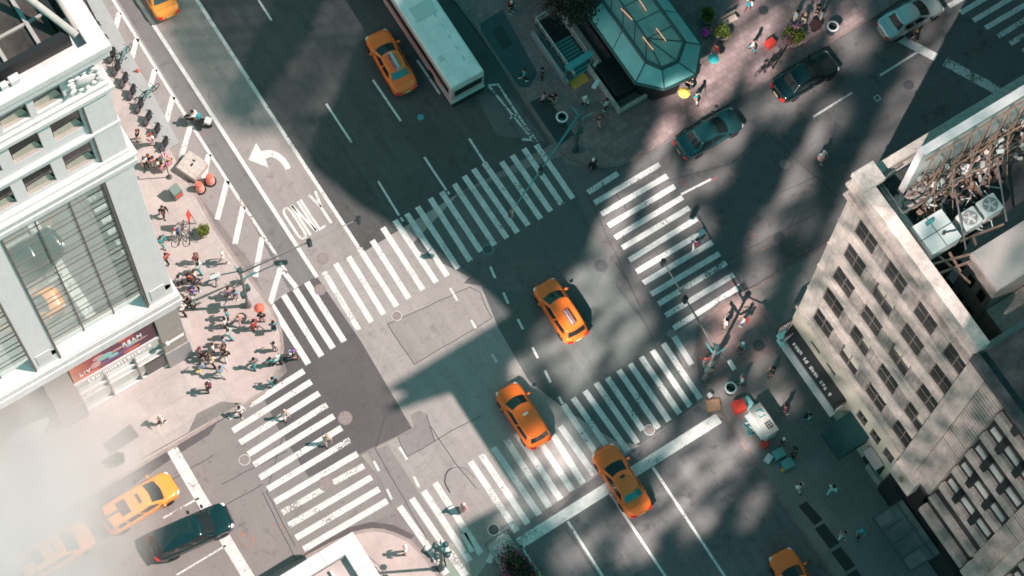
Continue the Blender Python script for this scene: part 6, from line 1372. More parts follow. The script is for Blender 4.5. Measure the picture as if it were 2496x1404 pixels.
b.tube((-.5, -Lb / 2 + .6, 3.035), (-.5, Lb / 2 - 5, 3.035), .012, 4); [b.box((.55, -Lb / 2 + 1.5 + j * .9, 3.045), (.16, .3, .03)) for j in range(5)]; b.box((-.75, -Lb / 2 + 2.2, 3.06), (.4, .4, .07)); b.box((.0, -Lb / 2 + 5.8, 3.07), (1.5, 1.1, .1)); b.build('roof_seam', mat('bus_seam', (.55, .68, .67), .5), bus)
for sx in (-1, 1):
    b = MB(); b.box((sx * (wdb / 2 + .2), Lb / 2 - .4, 2.4), (.18, .12, .35)); b.build('wing_mirror', M['black'], bus, bevel=.03)
    for y in (-3.6, 3.2): b = MB(); b.lathe([(.0, -.14), (.45, -.14), (.48, -.1), (.48, .1), (.45, .14), (.0, .14)], (sx * (wdb / 2 - .13), y, .48), 20, 'Y'); 
    for y in (-3.6, 3.2):
        b = MB(); b.lathe([(.0, -.14), (.45, -.14), (.48, -.1), (.48, .1), (.45, .14), (.0, .14)], (0, 0, 0), 20, 'X'); b.v = [Vector((v.x + sx * (wdb / 2 - .13), v.y + y, v.z + .48)) for v in b.v]; b.build('wheel', M['rubber'], bus)
# motorcycle
mc = empty('motorcycle', G(484, 300), math.radians(128), 'black motorcycle ridden along the bike lane edge', 'motorcycle')
for s in (-.7, .7):
    b = MB(); b.lathe([(.0, -.06), (.26, -.06), (.31, 0), (.26, .06), (0, .06)], (s, 0, .31), 18, 'Y'); b.build('wheel', M['rubber'], mc)
b = MB(); b.blob((.1, 0, .75), .25, 6, (1.5, .8, .8)); b.blob((-.45, 0, .72), .2, 6, (1.9, .8, .5)); b.blob((.72, 0, .62), .16, 5, (1, .7, 1)); b.build('body', M['blackg'], mc, smooth=True)
b = MB(); b.tube((.45, -.42, 1.02), (.45, .42, 1.02), .022, 6); b.tube((.45, 0, 1.0), (.7, 0, .35), .04, 6); b.box((.6, 0, .98), (.04, .3, .2)); b.build('handlebar', M['iron'], mc)
b = MB(); b.box((-.75, 0, .95), (.4, .45, .35)); b.build('top_box', M['whitemetal'], mc, bevel=.05)
b = MB(); b.box((-.0, .0, .4), (.7, .35, .35)); b.build('engine', M['iron'], mc, bevel=.04)

# ------------------------------------------------------------------ people
def skin(name, nodes, edges, m, root=0, sub=1, extra=None):
    me = bpy.data.meshes.new(name); me.from_pydata([n[0] for n in nodes], edges, []); o = bpy.data.objects.new(name, me); COL.objects.link(o)
    md = o.modifiers.new('s', 'SKIN'); me.skin_vertices[0].data[root].use_root = True
    for i, n in enumerate(nodes): me.skin_vertices[0].data[i].radius = (n[1], n[2] if len(n) > 2 else n[1])
    if sub: mm = o.modifiers.new('u', 'SUBSURF'); mm.levels = sub; mm.render_levels = sub
    dg = bpy.context.evaluated_depsgraph_get(); ev = bpy.data.meshes.new_from_object(o.evaluated_get(dg)); bpy.data.objects.remove(o); bpy.data.meshes.remove(me)
    ev.name = name
    for p in ev.polygons: p.use_smooth = True
    ev.materials.clear(); ev.materials.append(m); return ev
V3 = lambda *a: Vector(a)
def pose(kind):
    J = dict(pel=V3(0, 0, .95), chest=V3(0, .01, 1.22), up=V3(0, .0, 1.40), neck=V3(0, .01, 1.50), head=V3(0, .03, 1.60), crown=V3(0, .02, 1.71))
    def limb(s, sh, el, wr, hip, kn, an, toe): J.update({'sh' + s: sh, 'el' + s: el, 'wr' + s: wr, 'hip' + s: hip, 'kn' + s: kn, 'an' + s: an, 'toe' + s: toe})
    if kind == 'stand':
        for s, q in (('L', -1), ('R', 1)): limb(s, V3(q * .19, 0, 1.40), V3(q * .25, -.03, 1.14), V3(q * .24, .10, .93), V3(q * .10, 0, .90), V3(q * .11, .02, .50), V3(q * .12, -.01, .09), V3(q * .14, .15, .05))
    elif kind == 'walk':
        for s, q in (('L', -1), ('R', 1)): limb(s, V3(q * .19, 0, 1.40), V3(q * .25, -q * .14, 1.15), V3(q * .24, -q * .10 + .14, .96), V3(q * .10, 0, .90), V3(q * .10, q * .15 + .05, .51), V3(q * .11, q * .22 - .05, .10 if q > 0 else .16), V3(q * .12, q * .22 + .11, .06 if q > 0 else .06))
    elif kind == 'phone':
        for s, q in (('L', -1), ('R', 1)): limb(s, V3(q * .19, 0, 1.40), V3(q * .26, .06, 1.14), V3(q * .10, .30, 1.22) if q > 0 else V3(q * .16, .27, 1.12), V3(q * .10, 0, .90), V3(q * .11, .02, .50), V3(q * .12, -.01, .09), V3(q * .14, .15, .05))
        J['head'] = V3(0, .06, 1.59); J['crown'] = V3(0, .05, 1.70)
    elif kind == 'wide':
        for s, q in (('L', -1), ('R', 1)): limb(s, V3(q * .19, 0, 1.40), V3(q * .31, .02, 1.18), V3(q * .36, .16, 1.00), V3(q * .10, 0, .90), V3(q * .13, -q * .14 + .04, .50), V3(q * .13, -q * .24, .10), V3(q * .13, -q * .24 + .15, .05))
    elif kind == 'ride':
        for s, q in (('L', -1), ('R', 1)): limb(s, V3(q * .19, .22, 1.40), V3(q * .27, .40, 1.18), V3(q * .26, .58, 1.02), V3(q * .10, -.05, .92), V3(q * .13, .32, .70 if q > 0 else .82), V3(q * .12, .10 + .1 * q, .30 if q > 0 else .45), V3(q * .12, .25, .27 if q > 0 else .42))
        J.update(pel=V3(0, -.08, .96), chest=V3(0, .06, 1.20), up=V3(0, .20, 1.40), neck=V3(0, .24, 1.50), head=V3(0, .30, 1.60), crown=V3(0, .29, 1.71))
    return J
skinm = mat('skin_tone', (.62, .36, .26), .6); skin2 = mat('skin_tone_deep', (.20, .10, .07), .6)
def person_meshes(kind):
    J = pose(kind); nd = []; ed = []; ix = {}
    def add(k, p, r, r2=None, par=None):
        ix[k] = len(nd); nd.append((tuple(p), r, r2 or r)); 
        if par: ed.append((ix[par], ix[k]))
    add('pel', J['pel'], .135, .10); add('chest', J['chest'], .145, .10, 'pel'); add('up', J['up'], .13, .09, 'chest'); add('neck', J['neck'], .055, .055, 'up'); add('head', J['head'], .085, .095, 'neck'); add('crown', J['crown'], .07, .08, 'head')
    d = (J['head'] + J['crown']) / 2; add('nose', J['head'] + V3(0, .105, .02), .018, .018, 'head'); 
    for s, q in (('L', -1), ('R', 1)):
        add('ear' + s, J['head'] + V3(q * .095, -.005, .03), .016, .022, 'head')
        add('sh' + s, J['sh' + s], .06, .06, 'up'); add('el' + s, J['el' + s], .043, .043, 'sh' + s); add('wr' + s, J['wr' + s], .03, .03, 'el' + s)
        dv = (J['wr' + s] - J['el' + s]).normalized(); pm = J['wr' + s] + dv * .07; add('pm' + s, pm, .034, .018, 'wr' + s); sd = V3(1, 0, 0) if abs(dv.x) < .8 else V3(0, 1, 0)
        for f in range(4):
            base = pm + dv * .03 + sd * (f - 1.5) * .019; ln = (.062, .075, .07, .055)[f]; cu = V3(0, .35, -.15) * ln
            add('f%s%d' % (s, f), base + dv * ln * .5, .0095, .0095, 'pm' + s); add('g%s%d' % (s, f), base + dv * ln + cu * .4, .0085, .0085, 'f%s%d' % (s, f))
        add('t1' + s, J['wr' + s] + dv * .045 - sd * q * .035, .011, .011, 'wr' + s); add('t2' + s, J['wr' + s] + dv * .09 - sd * q * .048, .0095, .0095, 't1' + s)
        add('hip' + s, J['hip' + s], .085, .09, 'pel'); add('kn' + s, J['kn' + s], .058, .06, 'hip' + s); add('an' + s, J['an' + s], .04, .042, 'kn' + s); add('toe' + s, J['toe' + s], .035, .028, 'an' + s)
    body = skin('person_body', nd, ed, skinm)
    def subm(name, keys, links, m, sub=1):
        n2 = []; i2 = {}
        for k, p, r, r2 in keys: i2[k] = len(n2); n2.append((tuple(p), r, r2))
        return skin(name, n2, [(i2[a], i2[b]) for a, b in links], m, 0, sub)
    K = [('pel', J['pel'] + V3(0, 0, -.02), .17, .125), ('chest', J['chest'], .175, .13), ('up', J['up'], .16, .115), ('nk', J['up'] + (J['neck'] - J['up']) * .55, .075, .075)]; Lk = [('pel', 'chest'), ('chest', 'up'), ('up', 'nk')]
    for s in 'LR': K += [('sh' + s, J['sh' + s], .078, .078), ('el' + s, J['el' + s] * .97 + J['sh' + s] * .03, .062, .062)]; Lk += [('up', 'sh' + s), ('sh' + s, 'el' + s)]
    K2 = list(K); L2 = list(Lk)
    for s in 'LR': K2.append(('wr' + s, J['wr' + s] * .92 + J['el' + s] * .08, .045, .045)); L2.append(('el' + s, 'wr' + s))
    top = subm('short_sleeve_top', K, Lk, M['white']); coat = subm('long_sleeve_top', K2, L2, M['white'])
    K = [('w', J['pel'] + V3(0, 0, .08), .145, .11), ('pel', J['pel'] - V3(0, 0, .03), .155, .12)]; Lk = [('w', 'pel')]
    for s in 'LR': K += [('hip' + s, J['hip' + s] + V3(0, 0, -.05), .10, .105), ('kn' + s, J['kn' + s], .078, .08), ('an' + s, J['an' + s] + V3(0, 0, .05), .062, .065)]; Lk += [('pel', 'hip' + s), ('hip' + s, 'kn' + s), ('kn' + s, 'an' + s)]
    tr = subm('trousers', K, Lk, M['black'])
    b = MB()
    for s in 'LR': a = J['an' + s]; t = J['toe' + s]; d = (t - a); b.blob((a + d * .5 - V3(0, 0, .025)), .1, 5, (.55, 1.45, .5))
    ms = bpy.data.meshes.new('shoes'); ms.from_pydata([tuple(v) for v in b.v], [], b.f); ms.materials.append(M['black'])
    b = MB(); c = (J['head'] + J['crown']) / 2 + V3(0, -.022, .035); b.blob(tuple(c), .118, 8, (.92, 1.0, .95)); b.v = [v if v.y < J['head'].y + .055 or v.z > J['head'].z + .10 else Vector((v.x * .8, J['head'].y + .03, v.z)) for v in b.v]
    mh = bpy.data.meshes.new('hair'); mh.from_pydata([tuple(v) for v in b.v], [], b.f); mh.materials.append(M['black'])
    for p in mh.polygons: p.use_smooth = True
    b = MB(); b.lathe([(.155, 0), (.23, -.28), (.29, -.52), (.28, -.53), (.1, -.1)], tuple(J['pel'] + V3(0, 0, .1)), 16); sk = bpy.data.meshes.new('skirt'); sk.from_pydata([tuple(v) for v in b.v], [], b.f); sk.materials.append(M['black'])
    b = MB(); b.box(tuple(J['chest'] + V3(0, -.2, .06)), (.28, .16, .42)); bpk = bpy.data.meshes.new('backpack'); bpk.from_pydata([tuple(v) for v in b.v], [], b.f); bpk.materials.append(M['black'])
    b = MB()
    for q in (-1, 1): b.blob(tuple(J['head'] + V3(q * .032, .088, .035)), .012, 4)
    ey = bpy.data.meshes.new('eyes'); ey.from_pydata([tuple(v) for v in b.v], [], b.f); ey.materials.append(M['black'])
    return dict(body=body, top=top, coat=coat, trousers=tr, shoes=ms, hair=mh, skirt=sk, backpack=bpk, eyes=ey)
PM = {k: person_meshes(k) for k in ('stand', 'walk', 'phone', 'wide', 'ride')}
CL = dict(k=(.015, .017, .02), w=(.82, .82, .80), c=(.72, .62, .52), t=(.03, .36, .42), T=(.45, .68, .68), b=(.03, .08, .20), B=(.25, .42, .62), r=(.42, .05, .05), p=(.70, .42, .42), m=(.20, .05, .08), n=(.02, .035, .07), g=(.22, .23, .24), G=(.50, .51, .52), v=(.28, .12, .55), y=(.80, .58, .10), o=(.22, .09, .04), d=(.06, .04, .03), h=(.50, .36, .20), j=(.10, .16, .26), s=(.62, .60, .56))
def cloth(c): return mat('cloth_' + {'k': 'black', 'w': 'white', 'c': 'cream', 't': 'turquoise', 'T': 'pale_teal', 'b': 'blue', 'B': 'light_blue', 'r': 'red', 'p': 'pink', 'm': 'maroon', 'n': 'navy', 'g': 'charcoal', 'G': 'grey', 'v': 'violet', 'y': 'yellow', 'o': 'auburn', 'd': 'dark_brown', 'h': 'blond', 'j': 'denim', 's': 'silver'}[c], CL[c], .85, var=.12, scale=14)
FR = random.Random(99)
def person(px, py, kind, deg, topc, botc, hairc, label, z=.14, bag=None, sk=False, sleeves=False, h=None, dark=False, raise_=0.0):
    D_ = PM[kind]; h = h or FR.uniform(.94, 1.04)
    g = G(px, py, z); r = empty('person', (g.x, g.y, z + raise_), math.radians(deg), label, 'person'); r.scale = (h, h, h * .98)
    def ch(nm, me, m):
        o = bpy.data.objects.new(nm, me); COL.objects.link(o); o.parent = r
        o.material_slots[0].link = 'OBJECT'; o.material_slots[0].material = m; return o
    ch('body', D_['body'], skin2 if dark else skinm); ch('top', D_['coat' if sleeves else 'top'], cloth(topc))
    if sk: ch('skirt', D_['skirt'], cloth(botc))
    else: ch('trousers', D_['trousers'], cloth(botc))
    ch('shoes', D_['shoes'], cloth('w' if FR.random() < .3 else 'k')); ch('hair', D_['hair'], cloth(hairc)); ch('eyes', D_['eyes'], M['black'])
    if bag: ch('backpack', D_['backpack'], cloth(bag))
    return r
PP = [
 (480, 640, 'stand', 200, 'm', 'k', 'o', 'person with red-brown hair in dark clothes near the middle of the west pavement'),
 (409, 640, 'walk', 20, 'r', 'k', 'd', 'person in red at the very edge of the white wall'),
 (546, 640, 'walk', 250, 'w', 'G', 'w', 'lone person with a white hat on the open west pavement near the kerb'),
 (487, 664, 'walk', 30, 'T', 't', 'k', 'person in a pale teal shirt and turquoise trousers behind the dense corner group'),
 (476, 682, 'stand', 100, 'w', 'j', 'd', 'person in white and denim at the back of the corner group'),
 (463, 690, 'phone', 300, 'r', 'k', 'k', 'person in a red shirt in the back of the corner group'),
 (483, 702, 'walk', 200, 'n', 'k', 'd', 'person in navy between the red shirt and the violet jacket'),
 (440, 695, 'stand', 0, 'G', 'k', 'k', 'person in grey against the white building corner'),
 (527, 690, 'wide', 300, 't', 'c', 'd', 'person in a turquoise scarf and cream trousers apart from the group'),
 (470, 722, 'walk', 120, 'v', 'T', 'k', 'person in a violet jacket beside the building corner', .14, 'b'),
 (476, 748, 'stand', 60, 'w', 'k', 'w', 'white-haired person in a white shirt below the building corner'),
 (462, 752, 'phone', 330, 'k', 'k', 'k', 'person in black at the foot of the building corner'),
 (449, 765, 'walk', 30, 'w', 'k', 's', 'white-capped person half behind the building ledge'),
 (560, 722, 'stand', 180, 'p', 'j', 'd', 'person in pink standing left of the west signal mast'),
 (575, 728, 'phone', 140, 'B', 'j', 'k', 'person in light blue and jeans beside the west signal mast'),
 (556, 776, 'stand', 70, 't', 'k', 'd', 'person in turquoise at the top of the waiting row'),
 (552, 796, 'stand', 50, 'w', 'k', 'k', 'white shirt second from the top of the waiting row'),
 (560, 824, 'walk', 40, 'T', 't', 'd', 'person in pale teal with turquoise trousers in the middle of the waiting row'),
 (547, 842, 'stand', 90, 'B', 'c', 'k', 'light blue shirt just below the pale teal one in the waiting row'),
 (587, 790, 'walk', 10, 'p', 'p', 'h', 'person in pink striding toward the kerb'),
 (640, 784, 'stand', 330, 'k', 'p', 'd', 'dark-clothed person in pink trousers under the red cap at the kerb'),
 (622, 802, 'stand', 20, 'r', 'r', 'k', 'person in a red coat near the pavement edge', .14, None, False, True),
 (669, 806, 'phone', 340, 't', 't', 'k', 'turquoise-clad person at the kerb by the white stripes', .14, 'k'),
 (670, 854, 'stand', 300, 'c', 'c', 'k', 'person in cream standing at the pavement tip'),
 (522, 858, 'stand', 70, 'w', 'k', 'd', 'person in bright white in the lower cluster'),
 (549, 862, 'phone', 20, 'k', 'c', 'd', 'person in black with a bare arm right of the bright white shirt'),
 (554, 876, 'walk', 350, 'k', 'w', 'k', 'person with white trousers at the right of the lower cluster'),
 (491, 868, 'stand', 60, 'm', 'k', 'm', 'person in maroon at the left of the lower cluster'),
 (521, 892, 'walk', 30, 'c', 'k', 'h', 'person in a cream top at the front of the lower cluster'),
 (505, 878, 'stand', 180, 'k', 'k', 'k', 'person in black tucked between maroon and cream tops'),
 (493, 904, 'walk', 330, 'B', 'w', 'd', 'person in light blue with the yellow bag', .14),
 (541, 914, 'walk', 200, 'B', 'T', 'd', 'person in a light blue shirt and pale trousers on the pink paving'),
 (622, 894, 'walk', 0, 'g', 't', 'k', 'person in grey with turquoise trousers on the pink paving'),
 (661, 892, 'stand', 330, 't', 'k', 'k', 'dark turquoise person near the pavement tip beside a pale companion'),
 (678, 888, 'wide', 20, 'T', 'k', 'w', 'pale-shirted person at the pavement tip next to the dark turquoise one'),
 (509, 954, 'stand', 60, 'k', 'k', 'd', 'lone person in black with a maroon scarf below the poster', .14, 'm', False, True),
 (668, 940, 'phone', 30, 't', 't', 'k', 'person in turquoise at the first stripe of the west crosswalk', .14, 'k'),
 (396, 1032, 'walk', 110, 'w', 'm', 's', 'person in white with maroon bag alone on the lower west pavement'),
 (587, 1010, 'walk', 190, 'w', 'k', 'k', 'person in white stepping off the kerb onto the west crosswalk', .0),
 (340, 342, 'stand', 40, 'k', 'c', 'o', 'brown-haired person beside the white building below the bike docks'),
 (372, 352, 'stand', 300, 'w', 'w', 'r', 'person in white with a red cap near the bike docks', .14, 'p'),
 (356, 407, 'stand', 180, 'w', 'k', 'b', 'person with a blue cap at the flower seller'),
 (368, 400, 'phone', 90, 'k', 'm', 'o', 'dark person behind the flower seller'),
 (378, 406, 'stand', 0, 'p', 'w', 'd', 'person in pink at the flower seller'),
 (390, 411, 'walk', 50, 'w', 'k', 'k', 'person in white right beside the flower stand'),
 (401, 526, 'walk', 180, 'k', 'k', 'd', 'lone person in black near the dark green street box', .14, None, False, True),
 (397, 600, 'walk', 200, 't', 't', 'd', 'person in turquoise along the white wall above the group', .14, None, False, True),
 (430, 580, 'stand', 60, 'w', 'G', 'r', 'person in pale clothes by the grey bicycles', .14, 'b'),
 (477, 288, 'ride', 38, 'w', 'k', 'k', 'motorcyclist in a white shirt with teal helmet', .0, 't'),
 (718, 874, 'walk', 250, 'k', 'k', 'v', 'person in black with a white and violet hat walking on the first long stripe', .0, 'w'),
 (697, 1018, 'walk', 170, 'c', 'w', 'p', 'person in white with a pink hat on the third stripe of the west crosswalk', .0),
 (799, 1080, 'walk', 160, 'c', 'c', 'h', 'blond person in cream in the middle of the west crosswalk', .0),
 (1130, 1244, 'walk', 300, 'p', 'p', 'w', 'person in a pink patterned dress on the south crosswalk', .0, None, True),
 (1078, 1352, 'ride', -20, 't', 'k', 't', 'cyclist in turquoise on the green bike lane', .0, None, False, False, None, False, .0),
 (989, 1348, 'stand', 60, 'w', 'w', 'w', 'person in white alone on the pink south corner'),
 (1245, 30, 'stand', 200, 'k', 'k', 'w', 'person with a white cap in the dark at the top beside the bus', .14, 'r'),
 (1277, 195, 'walk', 60, 't', 'k', 'k', 'teal-dressed person on the dark paving strip', .14),
 (1320, 192, 'stand', 250, 'k', 'k', 'k', 'person in black left of the subway railing'),
 (1325, 252, 'stand', 20, 'p', 'k', 'd', 'person in pink sitting at the end of the dark strip', .14),
 (1345, 252, 'phone', 160, 'k', 'k', 'm', 'person in black next to the one in pink on the plaza'),
 (1424, 262, 'walk', 300, 'T', 'k', 'w', 'pale-teal person below the orange mat'),
 (1477, 268, 'phone', 30, 'T', 'k', 'k', 'person with a light blue top at the corner of the lift enclosure'),
 (1459, 306, 'walk', 10, 'm', 'p', 'o', 'person in maroon right of the plaza signal mast'),
 (1443, 412, 'stand', 180, 'k', 'k', 'w', 'black-coated person on the plaza kerb tip', .14, None, True, True),
 (1694, 250, 'walk', 200, 't', 'w', 'k', 'person in teal and white lit by reflected sun near the kiosk'),
 (1683, 212, 'phone', 60, 'k', 'w', 'k', 'person in a dark top just under the kiosk roof corner'),
 (1741, 135, 'walk', 100, 'r', 'p', 'k', 'person in a red dress holding the teal umbrella', .14, None, True),
 (1722, 88, 'stand', 200, 'k', 'k', 'k', 'person in black holding the magenta umbrella at the kiosk wall'),
 (1822, 25, 'walk', 300, 'w', 'm', 'o', 'person in white and maroon at the top of the plaza', .14, 't'),
 (1831, 124, 'walk', 220, 'G', 't', 'k', 'person in grey with teal trousers walking across the bright plaza'),
 (1935, 52, 'stand', 60, 'T', 'w', 'k', 'person in pale clothes above the pink flower planter'),
 (1956, 58, 'stand', 300, 'k', 'c', 'h', 'blond person between the flower planter and the round table'),
 (1998, 52, 'phone', 40, 'T', 'p', 'k', 'person in light blue sitting at the round dark table'),
 (1988, 40, 'stand', 250, 'k', 'k', 'k', 'person in black behind the round dark table'),
 (2226, 98, 'walk', 60, 'k', 'k', 'o', 'person in black by the stop line under the silver car', .0),
 (2000, 392, 'walk', 180, 'T', 'p', 'G', 'person in a pale dress crossing the dark side street', .0, None, True),
 (1692, 606, 'walk', 330, 'b', 'w', 'k', 'person in blue with a maroon bag on the east crosswalk', .0, 'm'),
 (1765, 798, 'stand', 60, 'w', 'w', 'k', 'person in white on the red east corner nearest the stripes'),
 (1809, 793, 'phone', 30, 'T', 'j', 'k', 'person in light blue with a red bag on the red east corner', .14, 'r'),
 (1804, 856, 'stand', 100, 't', 'k', 'w', 'dark teal person beside the manhole on the red east corner'),
 (1716, 888, 'walk', 340, 'r', 'w', 'k', 'person in red at the kerb under the east signal mast', .14, None),
 (1728, 905, 'stand', 90, 'k', 'k', 'k', 'person in black right behind the red one under the east signal mast'),
 (1804, 936, 'walk', 60, 'T', 'g', 'm', 'person in pale teal right of the bright-rimmed litter bin'),
 (1878, 916, 'stand', 60, 'k', 'k', 'k', 'lone person in black in the middle of the east pavement'),
 (1908, 1006, 'walk', 240, 'm', 'k', 'k', 'dark maroon person on the east pavement right of the white cart'),
 (1966, 1026, 'walk', 240, 'T', 'k', 'k', 'person in light clothes with a black bag close to the canopy edge', .14, 'k'),
 (1903, 1086, 'stand', 200, 'k', 'k', 'w', 'person in black with white collar behind the red cool box'),
 (1931, 1112, 'stand', 250, 'k', 'k', 'k', 'person in black right of the teal boxes'),
 (1943, 1196, 'walk', 200, 'w', 'w', 'k', 'person in white with something red in the dark below the stall'),
 (2023, 1202, 'walk', 300, 'T', 'T', 'k', 'person in pale teal alone on the dark east pavement'),
 (2050, 1312, 'walk', 120, 'g', 'w', 'k', 'person in grey with white trousers near the pavement gratings', .14),
 (2091, 1306, 'walk', 160, 't', 'k', 't', 'person with a bright teal hat near the lower canopy'),
]
for r_ in PP: person(*r_)
cb = bicycle('bicycle', 'black'); tag(cb, 'bicycle ridden by the turquoise cyclist on the green lane', 'bicycle'); cb.location = G(1080, 1352, 0); cb.rotation_euler = (0, 0, math.radians(70))
for o in list(bpy.data.objects):
    if o.get('label', '').startswith('cyclist in turquoise'): o.location = cb.location; o.rotation_euler = (0, 0, math.radians(-20))
    if o.get('label', '').startswith('motorcyclist'): o.location = mc.location.copy(); o.rotation_euler = (0, 0, math.radians(38))
def umbrella(px, c, label, tilt=.15, R_=.55, z=2.15):
    g = G(*px, z); r = empty('umbrella', (g.x, g.y, 0), 0, label, 'umbrella'); b = MB()
    b.lathe([(0, .26), (R_ * .35, .22), (R_ * .75, .09), (R_, 0), (R_ * .98, -.015), (R_ * .3, .19), (0, .23)], (0, 0, z), 8); b.build('cover', M[c], r); b = MB(); b.tube((0, 0, 1.0), (0, 0, z + .3), .012, 6); b.build('shaft', M['black'], r)
umbrella((1739, 146), 'tealroof' if False else 'poster_teal_u', 'teal umbrella low beside the kiosk wall', R_=.42, z=1.7) if False else None
M['umb_teal'] = mat('umbrella_teal', (.03, .52, .56), .6); umbrella((1739, 143), 'umb_teal', 'teal umbrella beside the kiosk wall', R_=.38, z=1.6); umbrella((1719, 79), 'magenta', 'magenta umbrella in front of the kiosk wall', R_=.30, z=1.6); umbrella((1668, 226), 'yell', 'yellow umbrella at the edge of the kiosk roof', R_=.42, z=1.6)
umbrella((632, 751), 'orangeb', 'red umbrella at the kerb over the crowd', R_=.36, z=1.75)
# held and set-down things
def boxthing(name, px, size, m, label, cat, rz=0, z=.14, lid=None, group=None, bev=.03):
    g = G(*px, z); r = empty(name, g, rz, label, cat, group); b = MB(); b.box((0, 0, size[2] / 2), size); b.build('body', M[m], r, bevel=bev)
    b = MB(); b.box((0, 0, size[2] + .02), (size[0] * (1.03), size[1] * 1.03, .04)); b.build('lid', M[lid or m], r, bevel=.01); return r
boxthing('shoulder_bag', (486, 906), (.22, .14, .22), 'yell', 'small yellow bag beside the light blue shirt', 'bag', z=.5)
boxthing('crate', (1876, 110), (.65, .5, .45), 'red', 'red crate on the plaza left of the pink flowers', 'crate', .1)
boxthing('crate', (1799, 996), (.72, .72, .8), 'red', 'big red cube box beside the bright-rimmed litter bin', 'crate', math.radians(-12))
boxthing('cool_box', (1863, 1086), (.45, .42, .5), 'red', 'small glowing red cool box below the white food cart', 'cool box', .2)
boxthing('cardboard_pile', (1738, 990), (.85, .75, .25), 'cardboard', 'brown cardboard pile against the kerb in the gutter', 'cardboard', math.radians(-25), z=0)
boxthing('utility_box', (1729, 966), (.24, .3, .35), 'white2', 'small white box standing on the kerb above the cardboard', 'utility box', .1)
boxthing('crate', (1896, 1110), (.72, .62, .5), 'teal', 'dark teal crate with a white sheet, upper one of the two', 'crate', math.radians(-3)); boxthing('crate', (1918, 1134), (.72, .62, .42), 'teal', 'dark teal crate, lower one of the two', 'crate', math.radians(-3))
boxthing('carton', (1872, 1120), (.55, .4, .3), 'white2', 'white carton left of the dark teal crates', 'carton', .4); boxthing('carton', (1822, 985), (.5, .8, .35), 'tealroof', 'pale teal carton touching the top of the food cart', 'carton', .05)
boxthing('carton', (1908, 1146), (.3, .25, .25), 'yellow', 'small orange carton below the teal crates', 'carton', .4)
for px, lb, a in (((1828, 1032), 'folded teal frame left of the food cart, upper one', .3), ((1838, 1050), 'folded teal frame left of the food cart, lower one', -.5)):
    r = empty('folding_trolley', G(*px, .14), a, lb, 'trolley'); b = MB()
    for p_, q_ in (((-.4, -.3, .1), (.4, -.3, .4)), ((-.4, .3, .1), (.4, .3, .4)), ((-.4, -.3, .1), (-.4, .3, .1)), ((.4, -.3, .4), (.4, .3, .4)), ((0, -.3, .25), (0, .3, .25)), ((-.3, -.2, .1), (.2, .2, .7))): b.tube(p_, q_, .05, 6)
    b.build('frame', M['teal'], r); b = MB(); b.box((.1, 0, .45), (.5, .12, .04), .4); b.box((-.15, .1, .3), (.4, .1, .04), -.5); b.build('strap', M['white2'], r)
# food cart
q4 = [G(1680 + x / 5.013, 900 + y / 5.013, 1.9) for x, y in [(735, 490), (860, 405), (1085, 735), (970, 830)]]
c = sum(q4, Vector()) / 4; fc = empty('food_cart', (c.x, c.y, 0), 0, 'white food cart with grille and hatch on its roof on the east pavement', 'food cart'); w_ = (q4[1] - q4[0]).length; l_ = (q4[2] - q4[1]).length
b = MB(); b.box((0, 0, 1.1), (w_, l_, 1.5)); b.build('body', M['greymetal'], fc, bevel=.04); b = MB(); b.box((0, 0, 1.89), (w_ + .06, l_ + .06, .08)); rf = b.build('roof', mat('cart_roof', (.45, .45, .43), .5, var=.1, scale=3), fc, bevel=.02)
b = MB(); b.box((.05, l_ * .22, 1.94), (w_ * .5, l_ * .27, .03)); b.build('hatch', M['teal'], rf); b = MB()
for k in range(3): b.box((-.1 + k * .12, l_ * .22, 1.965), (.06, l_ * .2, .02), .5)
b.build('hatch_stripes', M['white2'], rf)
b = MB(); b.box((.08, -l_ * .22, 1.94), (w_ * .5, l_ * .27, .03)); b.build('grille', M['black'], rf); b = MB()
for k in range(4): b.box((.08, -l_ * .22 - .24 + k * .16, 1.96), (w_ * .5, .02, .015)); b.box((.08 - .25 + k * .16, -l_ * .22, 1.962), (.02, l_ * .27, .012))
b.build('grille_bars', M['greymetal'], rf)
b = MB(); b.box((-w_ / 2 - .18, 0, 1.35), (.36, l_ * .9, .05)); b.build('counter', M['greymetal'], fc)
for sx in (-1, 1):
    for sy in (-1, 1): b = MB(); b.lathe([(0, -.05), (.2, -.05), (.2, .05), (0, .05)], (0, 0, 0), 14, 'X'); b.v = [v + Vector((sx * w_ * .42, sy * l_ * .33, .34)) for v in b.v]; b.build('wheel', M['rubber'], fc)
# flower seller's stand
r = empty('flower_stand', G(402, 405, .14), .3, 'flower stand with pink and yellow bunches and a white panel', 'flower stand'); rnd = random.Random(8)
b = MB(); b.box((0, 0, .3), (.9, .5, .6)); b.build('table', M['wood'], r)
for c_, n in (('flowerp', 40), ('yell', 22), ('magenta', 18), ('leafy', 40)):
    b = MB(); [b.blob((rnd.uniform(-.45, .5), rnd.uniform(-.35, .35), rnd.uniform(.6, 1.0)), rnd.uniform(.04, .09), 3) for _ in range(n)]; b.build('flower_bunch', M[c_], r)['kind'] = 'stuff'
b = MB(); b.box((-.05, -.05, 1.3), (.12, .04, .9), .8, .25); b.box((.0, 0, 1.4), (.5, .04, .9), 1.1, .2); b.build('white_panel', M['white2'], r)
